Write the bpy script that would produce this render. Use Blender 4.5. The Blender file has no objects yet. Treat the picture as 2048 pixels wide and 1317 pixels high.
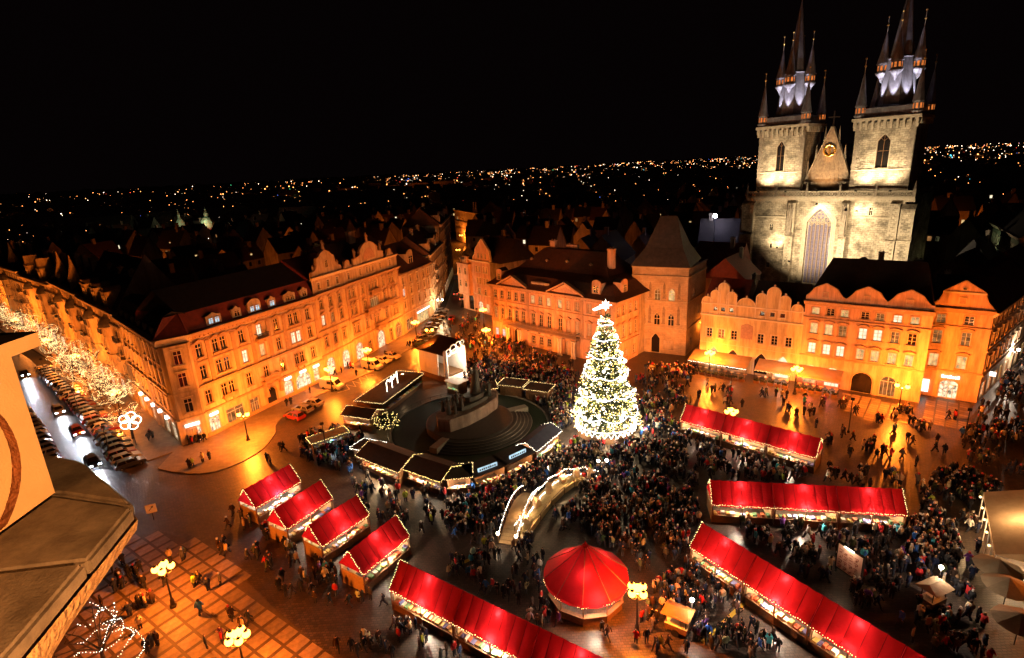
import bpy, bmesh, math, random
from mathutils import Vector, Matrix
R = math.radians
random.seed(7)
scn = bpy.context.scene
col = scn.collection
# ------------------------------------------------------------------ camera
PW, PH, FPX = 2048.0, 1317.0, 1100.0
PITCH, ROLL, EYE = R(16.27), 0.0509, 42.0
cam_d = bpy.data.cameras.new('camera'); cam = bpy.data.objects.new('camera', cam_d); col.objects.link(cam)
cam_d.sensor_width = 36.0; cam_d.lens = 36.0 * FPX / PW
cam_d.clip_start = 0.05; cam_d.clip_end = 40000
_s, _c = math.sin(PITCH), math.cos(PITCH)
_U, _F = Vector((0, _s, _c)), Vector((0, _c, -_s))
_R2 = math.cos(ROLL) * Vector((1, 0, 0)) - math.sin(ROLL) * _U
_U2 = math.sin(ROLL) * Vector((1, 0, 0)) + math.cos(ROLL) * _U
cam.matrix_world = Matrix(((_R2.x, _U2.x, -_F.x, 0), (_R2.y, _U2.y, -_F.y, 0), (_R2.z, _U2.z, -_F.z, EYE), (0, 0, 0, 1)))
scn.camera = cam
def G(u, v, z=0.0):
    """point of the place at height z that the survey of the photograph gives for pixel (u, v)"""
    d = (u - PW / 2) / FPX * _R2 - (v - PH / 2) / FPX * _U2 + _F
    t = (z - EYE) / d.z
    return Vector((0, 0, EYE)) + d * t
# ------------------------------------------------------------------ world: night sky
w = bpy.data.worlds.new('World'); scn.world = w; w.use_nodes = True
nt = w.node_tree; nt.nodes.clear()
o_ = nt.nodes.new('ShaderNodeOutputWorld'); b1 = nt.nodes.new('ShaderNodeBackground'); b2 = nt.nodes.new('ShaderNodeBackground')
sk = nt.nodes.new('ShaderNodeTexSky'); sk.sky_type = 'NISHITA'; sk.sun_disc = False; sk.sun_elevation = R(-9); sk.sun_rotation = R(200)
ad = nt.nodes.new('ShaderNodeAddShader')
b1.inputs['Strength'].default_value = 0.02
b2.inputs['Color'].default_value = (0.55, 0.28, 0.30, 1); b2.inputs['Strength'].default_value = 0.0026
nt.links.new(sk.outputs[0], b1.inputs['Color']); nt.links.new(b1.outputs[0], ad.inputs[0]); nt.links.new(b2.outputs[0], ad.inputs[1]); nt.links.new(ad.outputs[0], o_.inputs['Surface'])
vs = scn.view_settings; vs.view_transform = 'Standard'; vs.look = 'None'; vs.exposure = 0.0; vs.gamma = 1.0; vs.use_curve_mapping = False
cy = scn.cycles
cy.use_denoising = True
try: cy.denoiser = 'OPENIMAGEDENOISE'
except Exception: pass
cy.max_bounces = 5; cy.diffuse_bounces = 2; cy.glossy_bounces = 2; cy.transmission_bounces = 3; cy.transparent_max_bounces = 4
cy.sample_clamp_indirect = 3.0; cy.caustics_reflective = False; cy.caustics_refractive = False
SODIUM = (1.0, 0.205, 0.016); WARM = (1.0, 0.62, 0.30); WHITE = (1.0, 0.78, 0.54)

# ------------------------------------------------------------------ helpers
def tag(o, label=None, cat=None, group=None, kind=None):
    if label: o['label'] = label
    if cat: o['category'] = cat
    if group: o['group'] = group
    if kind: o['kind'] = kind
    return o
def empty(name, loc=(0, 0, 0), rz=0.0, label=None, cat=None, group=None):
    o = bpy.data.objects.new(name, None); col.objects.link(o); o.location = loc; o.rotation_euler = (0, 0, rz); o.empty_display_size = 0.3
    return tag(o, label, cat, group)
def link(name, mesh, parent=None, M=None, color=None):
    o = bpy.data.objects.new(name, mesh); col.objects.link(o)
    if parent is not None: o.parent = parent
    if M is not None: o.matrix_local = M
    if color: o.color = (*color, 1)
    return o
def copy_tree(o, parent=None):
    c = o.copy(); col.objects.link(c); c.parent = parent
    for ch in list(o.children): copy_tree(ch, c)
    return c
class MB:
    """collects polygons of one part"""
    def __init__(s): s.v = []; s.f = []; s.m = []; s.T = None
    def add(s, vs, fs, m=0):
        n = len(s.v)
        s.v += [tuple(s.T @ Vector(p)) for p in vs] if s.T is not None else [tuple(p) for p in vs]
        s.f += [tuple(i + n for i in f) for f in fs]; s.m += [m] * len(fs)
    def box(s, x0, y0, z0, x1, y1, z1, m=0):
        s.add([(x0, y0, z0), (x1, y0, z0), (x1, y1, z0), (x0, y1, z0), (x0, y0, z1), (x1, y0, z1), (x1, y1, z1), (x0, y1, z1)],
              [(0, 3, 2, 1), (4, 5, 6, 7), (0, 1, 5, 4), (1, 2, 6, 5), (2, 3, 7, 6), (3, 0, 4, 7)], m)
    def prism(s, pts, y0, y1, m=0):          # polygon in the xz plane pushed along y
        n = len(pts)
        s.add([(x, y0, z) for x, z in pts] + [(x, y1, z) for x, z in pts],
              [tuple(range(n)), tuple(range(2 * n - 1, n - 1, -1))] + [(i, i + n, (i + 1) % n + n, (i + 1) % n) for i in range(n)], m)
    def plate(s, pts, z0, z1, m=0):          # polygon in the xy plane pushed along z
        n = len(pts)
        s.add([(x, y, z0) for x, y in pts] + [(x, y, z1) for x, y in pts],
              [tuple(range(n - 1, -1, -1)), tuple(range(n, 2 * n))] + [(i, (i + 1) % n, (i + 1) % n + n, i + n) for i in range(n)], m)
    def lathe(s, prof, n=10, c=(0, 0, 0), m=0, a0=0.0):
        vs = []; fs = []
        for r, z in prof:
            vs += [(c[0] + r * math.cos(a0 + 2 * math.pi * k / n), c[1] + r * math.sin(a0 + 2 * math.pi * k / n), c[2] + z) for k in range(n)]
        for i in range(len(prof) - 1):
            fs += [(i * n + k, i * n + (k + 1) % n, (i + 1) * n + (k + 1) % n, (i + 1) * n + k) for k in range(n)]
        fs += [tuple(range(n - 1, -1, -1)), tuple(range((len(prof) - 1) * n, len(prof) * n))]
        s.add(vs, fs, m)
    def tube(s, pts, r, n=6, m=0):
        pts = [Vector(p) for p in pts]; rs = r if isinstance(r, (list, tuple)) else [r] * len(pts)
        vs = []; fs = []
        for i, p in enumerate(pts):
            d = (pts[min(i + 1, len(pts) - 1)] - pts[max(i - 1, 0)]).normalized()
            a = d.cross(Vector((0, 0, 1)) if abs(d.z) < .9 else Vector((1, 0, 0))).normalized(); b = d.cross(a)
            vs += [p + rs[i] * (math.cos(2 * math.pi * k / n) * a + math.sin(2 * math.pi * k / n) * b) for k in range(n)]
        for i in range(len(pts) - 1):
            fs += [(i * n + k, i * n + (k + 1) % n, (i + 1) * n + (k + 1) % n, (i + 1) * n + k) for k in range(n)]
        fs += [tuple(range(n - 1, -1, -1)), tuple(range((len(pts) - 1) * n, len(pts) * n))]
        s.add(vs, fs, m)
    def octa(s, p, r, m=0):
        x, y, z = p
        s.add([(x + r, y, z), (x - r, y, z), (x, y + r, z), (x, y - r, z), (x, y, z + r), (x, y, z - r)],
              [(0, 2, 4), (2, 1, 4), (1, 3, 4), (3, 0, 4), (2, 0, 5), (1, 2, 5), (3, 1, 5), (0, 3, 5)], m)
    def ball(s, p, r, n=8, m=0, sq=1.0):
        prof = [(max(1e-3, r * math.sin(math.pi * k / 6)), -r * sq * math.cos(math.pi * k / 6)) for k in range(7)]
        s.lathe(prof, n, p, m)
    def mesh(s, mats, smooth=False):
        me = bpy.data.meshes.new('mesh'); me.from_pydata(s.v, [], s.f)
        for m in (mats if isinstance(mats, (list, tuple)) else [mats]): me.materials.append(m)
        me.polygons.foreach_set('material_index', s.m)
        if smooth: me.polygons.foreach_set('use_smooth', [True] * len(s.f))
        me.update(); return me
    def build(s, name, mats, parent=None, M=None, smooth=False, color=None):
        return link(name, s.mesh(mats, smooth), parent, M, color)
TR = Matrix.Translation
def RZ(a): return Matrix.Rotation(a, 4, 'Z')

# ------------------------------------------------------------------ materials
MATS = {}
def nmat(name):
    m = bpy.data.materials.new(name); m.use_nodes = True; n = m.node_tree; n.nodes.clear()
    out = n.nodes.new('ShaderNodeOutputMaterial'); MATS[name] = m
    return m, n, out
def N(n, t, **kw):
    x = n.nodes.new(t)
    for k, v in kw.items():
        if k in x.inputs.keys(): x.inputs[k].default_value = v
        else: setattr(x, k, v)
    return x
def plaster(name, c, c2=None, rough=0.85, scale=1.2, bump=0.15, spec=0.25, fine=40.0, metal=0.0, usecolor=False):
    """colour that wanders between two tones, fine grain and a little relief"""
    m, n, out = nmat(name); L = n.links.new
    c2 = c2 or tuple(x * 0.78 for x in c)
    tc = N(n, 'ShaderNodeTexCoord'); ns = N(n, 'ShaderNodeTexNoise', Scale=scale, Detail=6.0, Roughness=0.65)
    nf = N(n, 'ShaderNodeTexNoise', Scale=fine, Detail=3.0)
    mx = N(n, 'ShaderNodeMix', data_type='RGBA'); rp = N(n, 'ShaderNodeValToRGB'); rp.color_ramp.elements[0].position = .35; rp.color_ramp.elements[1].position = .68
    p = N(n, 'ShaderNodeBsdfPrincipled'); p.inputs['Roughness'].default_value = rough; p.inputs['Specular IOR Level'].default_value = spec; p.inputs['Metallic'].default_value = metal
    L(tc.outputs['Object'], ns.inputs['Vector']); L(tc.outputs['Object'], nf.inputs['Vector']); L(ns.outputs['Fac'], rp.inputs['Fac']); L(rp.outputs['Color'], mx.inputs['Factor'])
    mx.inputs['A'].default_value = (*c2, 1); mx.inputs['B'].default_value = (*c, 1)
    last = mx.outputs['Result']
    if scale < 1.0 and bump:                      # walls: soot and damp that run down the render
        mp = N(n, 'ShaderNodeMapping'); mp.inputs['Scale'].default_value = (1.1, 1.1, .16); n2 = N(n, 'ShaderNodeTexNoise', Scale=1.0, Detail=5.0, Roughness=.7); r2 = N(n, 'ShaderNodeValToRGB'); r2.color_ramp.elements[0].position = .36; r2.color_ramp.elements[1].position = .60; r2.color_ramp.elements[0].color = (.58, .55, .52, 1)
        L(tc.outputs['Object'], mp.inputs['Vector']); L(mp.outputs[0], n2.inputs['Vector']); L(n2.outputs['Fac'], r2.inputs['Fac']); m2 = N(n, 'ShaderNodeMix', data_type='RGBA', blend_type='MULTIPLY'); m2.inputs['Factor'].default_value = 1; L(last, m2.inputs['A']); L(r2.outputs['Color'], m2.inputs['B']); last = m2.outputs['Result']
    if usecolor:
        oi = N(n, 'ShaderNodeObjectInfo'); mu = N(n, 'ShaderNodeMix', data_type='RGBA', blend_type='MULTIPLY'); mu.inputs['Factor'].default_value = 1
        L(last, mu.inputs['A']); L(oi.outputs['Color'], mu.inputs['B']); last = mu.outputs['Result']
    L(last, p.inputs['Base Color'])
    if bump:
        bp = N(n, 'ShaderNodeBump', Strength=bump, Distance=0.05); L(nf.outputs['Fac'], bp.inputs['Height']); L(bp.outputs[0], p.inputs['Normal'])
    L(p.outputs[0], out.inputs['Surface']); return m
def emit(name, c, s, sample=False, vary=0.0, scale=3.0):
    m, n, out = nmat(name); L = n.links.new
    e = N(n, 'ShaderNodeEmission'); e.inputs['Color'].default_value = (*c, 1); e.inputs['Strength'].default_value = s
    if vary:
        tc = N(n, 'ShaderNodeTexCoord'); ns = N(n, 'ShaderNodeTexNoise', Scale=scale, Detail=2.0); mr = N(n, 'ShaderNodeMapRange')
        oi = N(n, 'ShaderNodeObjectInfo'); av = N(n, 'ShaderNodeVectorMath', operation='ADD'); sc2 = N(n, 'ShaderNodeVectorMath', operation='SCALE'); sc2.inputs['Scale'].default_value = 37.0
        cx_ = N(n, 'ShaderNodeCombineXYZ'); L(oi.outputs['Random'], cx_.inputs[0]); L(oi.outputs['Random'], cx_.inputs[2]); L(cx_.outputs[0], sc2.inputs[0])
        L(tc.outputs['Object'], av.inputs[0]); L(sc2.outputs[0], av.inputs[1]); L(av.outputs[0], ns.inputs['Vector'])
        mr.inputs['From Min'].default_value = .3; mr.inputs['From Max'].default_value = .7; mr.inputs['To Min'].default_value = s * (1 - vary); mr.inputs['To Max'].default_value = s
        L(ns.outputs['Fac'], mr.inputs['Value']); L(mr.outputs[0], e.inputs['Strength'])
    L(e.outputs[0], out.inputs['Surface'])
    if not sample: m.cycles.emission_sampling = 'NONE'
    return m
def blocks(name, c, c2, cm, bw=0.9, bh=0.38, rough=0.9, axis='XZ', bump=0.5, mortar=0.02, spec=0.3, dirt=0.5, warp=.22):
    """stone or sett courses: brick pattern in object space"""
    m, n, out = nmat(name); L = n.links.new
    tc = N(n, 'ShaderNodeTexCoord'); sp = N(n, 'ShaderNodeSeparateXYZ'); cb = N(n, 'ShaderNodeCombineXYZ'); br = N(n, 'ShaderNodeTexBrick')
    L(tc.outputs['Object'], sp.inputs[0])
    if axis == 'XZ':
        a = N(n, 'ShaderNodeMath', operation='ADD'); L(sp.outputs[0], a.inputs[0]); L(sp.outputs[1], a.inputs[1]); L(a.outputs[0], cb.inputs[0]); L(sp.outputs[2], cb.inputs[1])
    else:
        L(sp.outputs[0], cb.inputs[0]); L(sp.outputs[1], cb.inputs[1])
    wb = N(n, 'ShaderNodeTexNoise', Scale=0.9, Detail=2.0); L(cb.outputs[0], wb.inputs['Vector'])
    sc = N(n, 'ShaderNodeVectorMath', operation='SCALE'); sc.inputs['Scale'].default_value = warp; L(wb.outputs['Color'], sc.inputs[0])
    av = N(n, 'ShaderNodeVectorMath', operation='ADD'); L(cb.outputs[0], av.inputs[0]); L(sc.outputs[0], av.inputs[1]); L(av.outputs[0], br.inputs['Vector'])
    br.inputs['Color1'].default_value = (*c, 1); br.inputs['Color2'].default_value = (*c2, 1); br.inputs['Mortar'].default_value = (*cm, 1)
    br.inputs['Scale'].default_value = 1.0; br.inputs['Mortar Size'].default_value = mortar; br.inputs['Brick Width'].default_value = bw; br.inputs['Row Height'].default_value = bh; br.inputs['Bias'].default_value = -0.15
    ns = N(n, 'ShaderNodeTexNoise', Scale=0.35, Detail=7.0, Roughness=.7); L(tc.outputs['Object'], ns.inputs['Vector'])
    rp = N(n, 'ShaderNodeValToRGB'); rp.color_ramp.elements[0].position = .38; rp.color_ramp.elements[1].position = .62; rp.color_ramp.elements[0].color = (1 - dirt, 1 - dirt, 1 - dirt, 1); L(ns.outputs['Fac'], rp.inputs['Fac'])
    mu = N(n, 'ShaderNodeMix', data_type='RGBA', blend_type='MULTIPLY'); mu.inputs['Factor'].default_value = 1; L(br.outputs['Color'], mu.inputs['A']); L(rp.outputs['Color'], mu.inputs['B'])
    p = N(n, 'ShaderNodeBsdfPrincipled'); p.inputs['Roughness'].default_value = rough; p.inputs['Specular IOR Level'].default_value = spec
    L(mu.outputs['Result'], p.inputs['Base Color'])
    bp = N(n, 'ShaderNodeBump', Strength=bump, Distance=0.05, invert=True); L(br.outputs['Fac'], bp.inputs['Height']); L(bp.outputs[0], p.inputs['Normal'])
    L(p.outputs[0], out.inputs['Surface']); return m
def fabric(name, c, trans=0.45, rough=0.8):
    m, n, out = nmat(name); L = n.links.new
    tc = N(n, 'ShaderNodeTexCoord'); ns = N(n, 'ShaderNodeTexNoise', Scale=.9, Detail=7.0, Roughness=.7); L(tc.outputs['Object'], ns.inputs['Vector'])
    wv = N(n, 'ShaderNodeTexNoise', Scale=3.5, Detail=3.0); L(tc.outputs['Object'], wv.inputs['Vector'])
    mx = N(n, 'ShaderNodeMix', data_type='RGBA'); mx.inputs['A'].default_value = (*[x * .38 for x in c], 1); mx.inputs['B'].default_value = (*c, 1); L(ns.outputs['Fac'], mx.inputs['Factor'])
    p = N(n, 'ShaderNodeBsdfPrincipled'); p.inputs['Roughness'].default_value = rough; p.inputs['Specular IOR Level'].default_value = .15; L(mx.outputs['Result'], p.inputs['Base Color'])
    bp = N(n, 'ShaderNodeBump', Strength=.7, Distance=.08); L(wv.outputs['Fac'], bp.inputs['Height']); L(bp.outputs[0], p.inputs['Normal'])
    t = N(n, 'ShaderNodeBsdfTranslucent'); L(mx.outputs['Result'], t.inputs['Color'])
    ms = N(n, 'ShaderNodeMixShader'); ms.inputs['Fac'].default_value = trans; L(p.outputs[0], ms.inputs[1]); L(t.outputs[0], ms.inputs[2]); L(ms.outputs[0], out.inputs['Surface']); return m
def attrmat(name, attr='col', rough=0.85):
    m, n, out = nmat(name); a = N(n, 'ShaderNodeAttribute', attribute_name=attr); p = N(n, 'ShaderNodeBsdfPrincipled'); p.inputs['Roughness'].default_value = rough; p.inputs['Specular IOR Level'].default_value = .2
    n.links.new(a.outputs['Color'], p.inputs['Base Color']); n.links.new(p.outputs[0], out.inputs['Surface']); return m

m_cream = plaster('cream_plaster', (.62, .50, .36), (.50, .39, .27), scale=.5)
m_ochre = plaster('ochre_plaster', (.60, .46, .30), (.46, .34, .22), scale=.6)
m_rose = plaster('rose_plaster', (.58, .40, .32), (.46, .30, .24), scale=.6)
m_grey = plaster('grey_plaster', (.46, .40, .34), (.34, .29, .25), scale=.5)
m_pale = plaster('pale_plaster', (.68, .60, .48), (.58, .50, .40), scale=.5)
m_yellow = plaster('yellow_plaster', (.66, .52, .30), (.58, .44, .25), scale=.5)
m_peach = plaster('peach_plaster', (.68, .43, .30), (.58, .36, .25), scale=.5)
m_green = plaster('green_plaster', (.40, .46, .34), (.33, .38, .28), scale=.5)
m_trim = plaster('stone_trim', (.66, .56, .43), (.54, .45, .34), scale=2.0)
m_trim2 = plaster('shaded_stucco', (.44, .30, .20), (.32, .21, .14), scale=2.0)  # darker trim, the shadow of hoods and surrounds put into its colour
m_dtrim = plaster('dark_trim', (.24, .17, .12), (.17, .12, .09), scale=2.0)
m_relief = plaster('relief_plaster', (.52, .33, .24), (.36, .22, .17), scale=3.0, bump=.5)
m_stone = blocks('sandstone_blocks', (.56, .48, .36), (.38, .31, .22), (.27, .22, .16), 1.05, .5, dirt=.72, mortar=.035, bump=.8, warp=.75)
m_sand2 = blocks('house_ashlar', (.50, .40, .29), (.42, .33, .24), (.33, .26, .19), .9, .42, dirt=.35, bump=.3)
m_quoin = plaster('dark_quoin_stone', (.30, .25, .19), (.16, .13, .10), scale=1.5, bump=.5)
m_quoin2 = plaster('pale_quoin_stone', (.44, .38, .29), (.32, .27, .20), scale=1.5, bump=.5)
m_roofred = plaster('red_roof_tiles', (.22, .045, .03), (.13, .03, .022), scale=1.5, bump=.4, rough=.7, fine=9)
m_roofbrown = plaster('brown_roof_tiles', (.11, .05, .034), (.065, .034, .026), scale=1.5, bump=.4, rough=.7, fine=9)
m_roofdark = plaster('dark_roof_tiles', (.05, .032, .026), (.028, .02, .018), scale=1.0, bump=.4, rough=.75, fine=9)
m_slate = plaster('slate', (.085, .08, .085), (.05, .048, .055), scale=1.2, bump=.4, rough=.6, fine=12)
m_copper = plaster('copper_sheet', (.10, .10, .09), (.06, .06, .055), scale=1.0, rough=.5)
m_frame = plaster('window_paint', (.62, .54, .42), (.54, .46, .35), bump=0)
m_framed = plaster('dark_window_paint', (.10, .07, .05), (.07, .05, .04), bump=0)
m_glass = plaster('dark_glass', (.018, .014, .012), (.010, .008, .008), rough=.12, bump=0, spec=.6)
m_lit = emit('lit_window_warm', (1, .66, .27), 1.15, vary=.6, scale=1.1)
m_lit2 = emit('lit_window_white', (1, .86, .58), 1.6, vary=.4, scale=1.3)
m_litdim = emit('lit_window_dim', (1, .45, .14), .42, vary=.7, scale=1.1)
m_litblue = emit('lit_window_cool', (.62, .86, 1), 1.2, vary=.5, scale=1.2)
m_shop = emit('shop_glow', (1, .76, .48), 1.9, vary=.88, scale=2.2)
m_sign = emit('lit_sign', (1, .93, .82), 3.0)
m_wood = plaster('brown_wood', (.20, .10, .045), (.12, .06, .03), scale=4, bump=.3, rough=.7)
m_wood2 = plaster('pale_wood', (.50, .33, .17), (.38, .24, .12), scale=4, bump=.3, rough=.7)
m_tar = plaster('hut_roof_felt', (.05, .028, .02), (.028, .018, .014), scale=2, bump=.3, rough=.8)
m_metal = plaster('dark_iron', (.04, .036, .034), (.028, .025, .024), scale=5, rough=.45, bump=0, metal=.5)
m_bronze = plaster('bronze', (.05, .052, .042), (.03, .032, .028), scale=3, rough=.5, bump=.3)
m_gold = plaster('gilding', (.85, .5, .14), (.7, .4, .1), rough=.3, bump=0, metal=.7)
m_red = fabric('red_canvas', (.56, .010, .016), .30)
m_tan = fabric('tan_canvas', (.52, .37, .22), .32)
m_white = plaster('white_panel', (.78, .74, .68), (.70, .66, .60), scale=2, rough=.6)
m_bulb = emit('bulb_warm', (1, .68, .27), 4.5)
m_bulbw = emit('bulb_white', (1, .90, .74), 8.0)
m_bulbg = emit('bulb_yellow', (1, .72, .22), 5.0)
m_globe = emit('lamp_globe', (1, .34, .045), 13.0)
m_globew = emit('lamp_globe_white', (1, .84, .60), 26.0)
m_bark = plaster('bark', (.10, .07, .045), (.06, .04, .03), scale=6, bump=.6)
m_needle = plaster('fir_needles', (.10, .115, .04), (.06, .08, .03), scale=6, rough=.7, bump=0)
m_hedge = plaster('hedge_leaves', (.022, .028, .012), (.012, .016, .008), scale=5, rough=.8, bump=.5)

# ------------------------------------------------------------------ lights
def add_light(name, kind, loc, power, color, parent=None, size=.25, target=None, angle=90, blend=.6):
    d = bpy.data.lights.new(name, kind); d.energy = power; d.color = color
    if kind in ('POINT', 'SPOT'): d.shadow_soft_size = size
    if kind == 'SPOT': d.spot_size = R(angle); d.spot_blend = blend
    o = bpy.data.objects.new(name, d); col.objects.link(o)
    if parent is not None: o.parent = parent
    o.location = loc
    if target is not None:
        base = Vector(loc) + (Vector(parent.location) if parent is not None else Vector((0, 0, 0)))
        o.rotation_euler = (Vector(target) - base).to_track_quat('-Z', 'Y').to_euler()
    return o
# ------------------------------------------------------------------ facades
_cache = {}
def arch_pts(x0, x1, zs, rise, kind, n=8):
    """points from the left springing over the top to the right springing"""
    if kind is None: return [(x0, zs), (x1, zs)]
    c, h = (x0 + x1) / 2, (x1 - x0) / 2; out = []
    for i in range(n + 1):
        t = i / n
        if kind == 'round': a = math.pi * (1 - t); out.append((c + h * math.cos(a), zs + rise * math.sin(a)))
        else:
            q = 1 - abs(2 * t - 1); out.append((x0 + (x1 - x0) * t, zs + rise * math.sin(q * R(68)) / math.sin(R(68))))
    return out
def opening(w, h, arch, rise):
    p = [(-w / 2, 0), (w / 2, 0)]
    return p + (list(reversed(arch_pts(-w / 2, w / 2, h - rise, rise, arch))) if arch else [(w / 2, h), (-w / 2, h)])
def ring(b, outer, inner, y, yo, yi, m=0):
    """flat frame between two outlines at depth y with edges going back to yo (outside) and yi (inside)"""
    n = len(outer)
    vs = [(x, y, z) for x, z in outer] + [(x, y, z) for x, z in inner] + [(x, yo, z) for x, z in outer] + [(x, yi, z) for x, z in inner]
    fs = []
    for i in range(n):
        j = (i + 1) % n
        fs += [(i, j, n + j, n + i), (2 * n + i, 2 * n + j, j, i), (n + i, n + j, 3 * n + j, 3 * n + i)]
    b.add(vs, fs, m)
def win_meshes(w, h, kind, arch, rise, sur, fm, sm, pane):
    key = (round(w, 2), round(h, 2), kind, arch, round(rise, 2), sur, fm.name, sm.name, pane.name)
    if key in _cache: return _cache[key]
    op = opening(w, h, arch, rise)
    fr = MB(); i_ = .08
    ring(fr, op, [(x * (1 - 2 * i_ / w), i_ + z * (1 - 2 * i_ / h)) for x, z in op], .12, .26, .21)
    if kind in ('casement', 'cross', 'gothic', 'shop'):
        fr.box(-.045, .13, .05, .045, .2, h - .05 - (0 if not arch else .02))
    if kind == 'casement': fr.box(-w / 2 + .04, .125, h * .68, w / 2 - .04, .2, h * .68 + .09)
    if kind == 'cross':
        for q in (.33, .66): fr.box(-w / 2 + .04, .125, h * q, w / 2 - .04, .2, h * q + .045)
    if kind == 'gothic':
        fr.box(-w / 2 + .04, .125, h * .5, w / 2 - .04, .2, h * .5 + .09)
        for sx in (-1, 1):
            fr.tube([(sx * w * .5, .15, h - rise), (sx * w * .25, .15, h - rise * .55), (0, .15, h - rise)], .05, 4)
    if kind == 'shop':
        fr.box(-w / 2 + .04, .125, h * .72, w / 2 - .04, .2, h * .72 + .08)
        for q in (-.25, .25): fr.box(w * q - .025, .135, .05, w * q + .025, .2, h * .72)
    fme = fr.mesh(fm)
    pb = MB(); pb.add([(x, .205, z) for x, z in op], [tuple(range(len(op)))]); pme = pb.mesh(pane)
    sme = None
    if sur:
        sb = MB(); o = .17
        ring(sb, [(x * (1 + 2 * o / w), z * (1 + o / h)) for x, z in op], op, -.07, .0, .0)
        sb.box(-w / 2 - .27, -.2, -.16, w / 2 + .27, .0, -.002)
        if sur in ('hood', 'wave', 'gable', 'arch') and h > 1.7: sb.box(-w / 2 - .05, -.06, -.75, w / 2 + .05, .0, -.2); sb.box(-w / 2 - .2, -.14, -.42, -w / 2 - .06, .0, -.16); sb.box(w / 2 + .06, -.14, -.42, w / 2 + .2, .0, -.16)
        if sur == 'hood': sb.box(-w / 2 - .3, -.34, h + .3, w / 2 + .3, 0, h + .46)
        if sur == 'gable': sb.prism([(-w / 2 - .35, h + .28), (w / 2 + .35, h + .28), (w / 2 + .35, h + .36), (0, h + .78), (-w / 2 - .35, h + .36)], -.36, 0)
        if sur == 'wave':
            pts = [(-w / 2 - .35 + (w + .7) * k / 10, h + .3 + .34 * math.sin(math.pi * k / 10) ** 2) for k in range(11)]
            sb.prism(pts + [(x, z + .17) for x, z in reversed(pts)], -.38, 0)
        if sur == 'arch':
            pts = [(-w / 2 - .3 + (w + .6) * k / 8, h + .28 + .28 * math.sin(math.pi * k / 8)) for k in range(9)]
            sb.prism(pts + [(x, z + .16) for x, z in reversed(pts)], -.34, 0)
        sme = sb.mesh(sm)
    _cache[key] = (fme, pme, sme); return _cache[key]
def profx(b, prof, x0, x1, m=0):
    n = len(prof)
    b.add([(x0, y, z) for y, z in prof] + [(x1, y, z) for y, z in prof], [tuple(range(n)), tuple(range(2 * n - 1, n - 1, -1))] + [(i, i + n, (i + 1) % n + n, (i + 1) % n) for i in range(n)], m)
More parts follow.
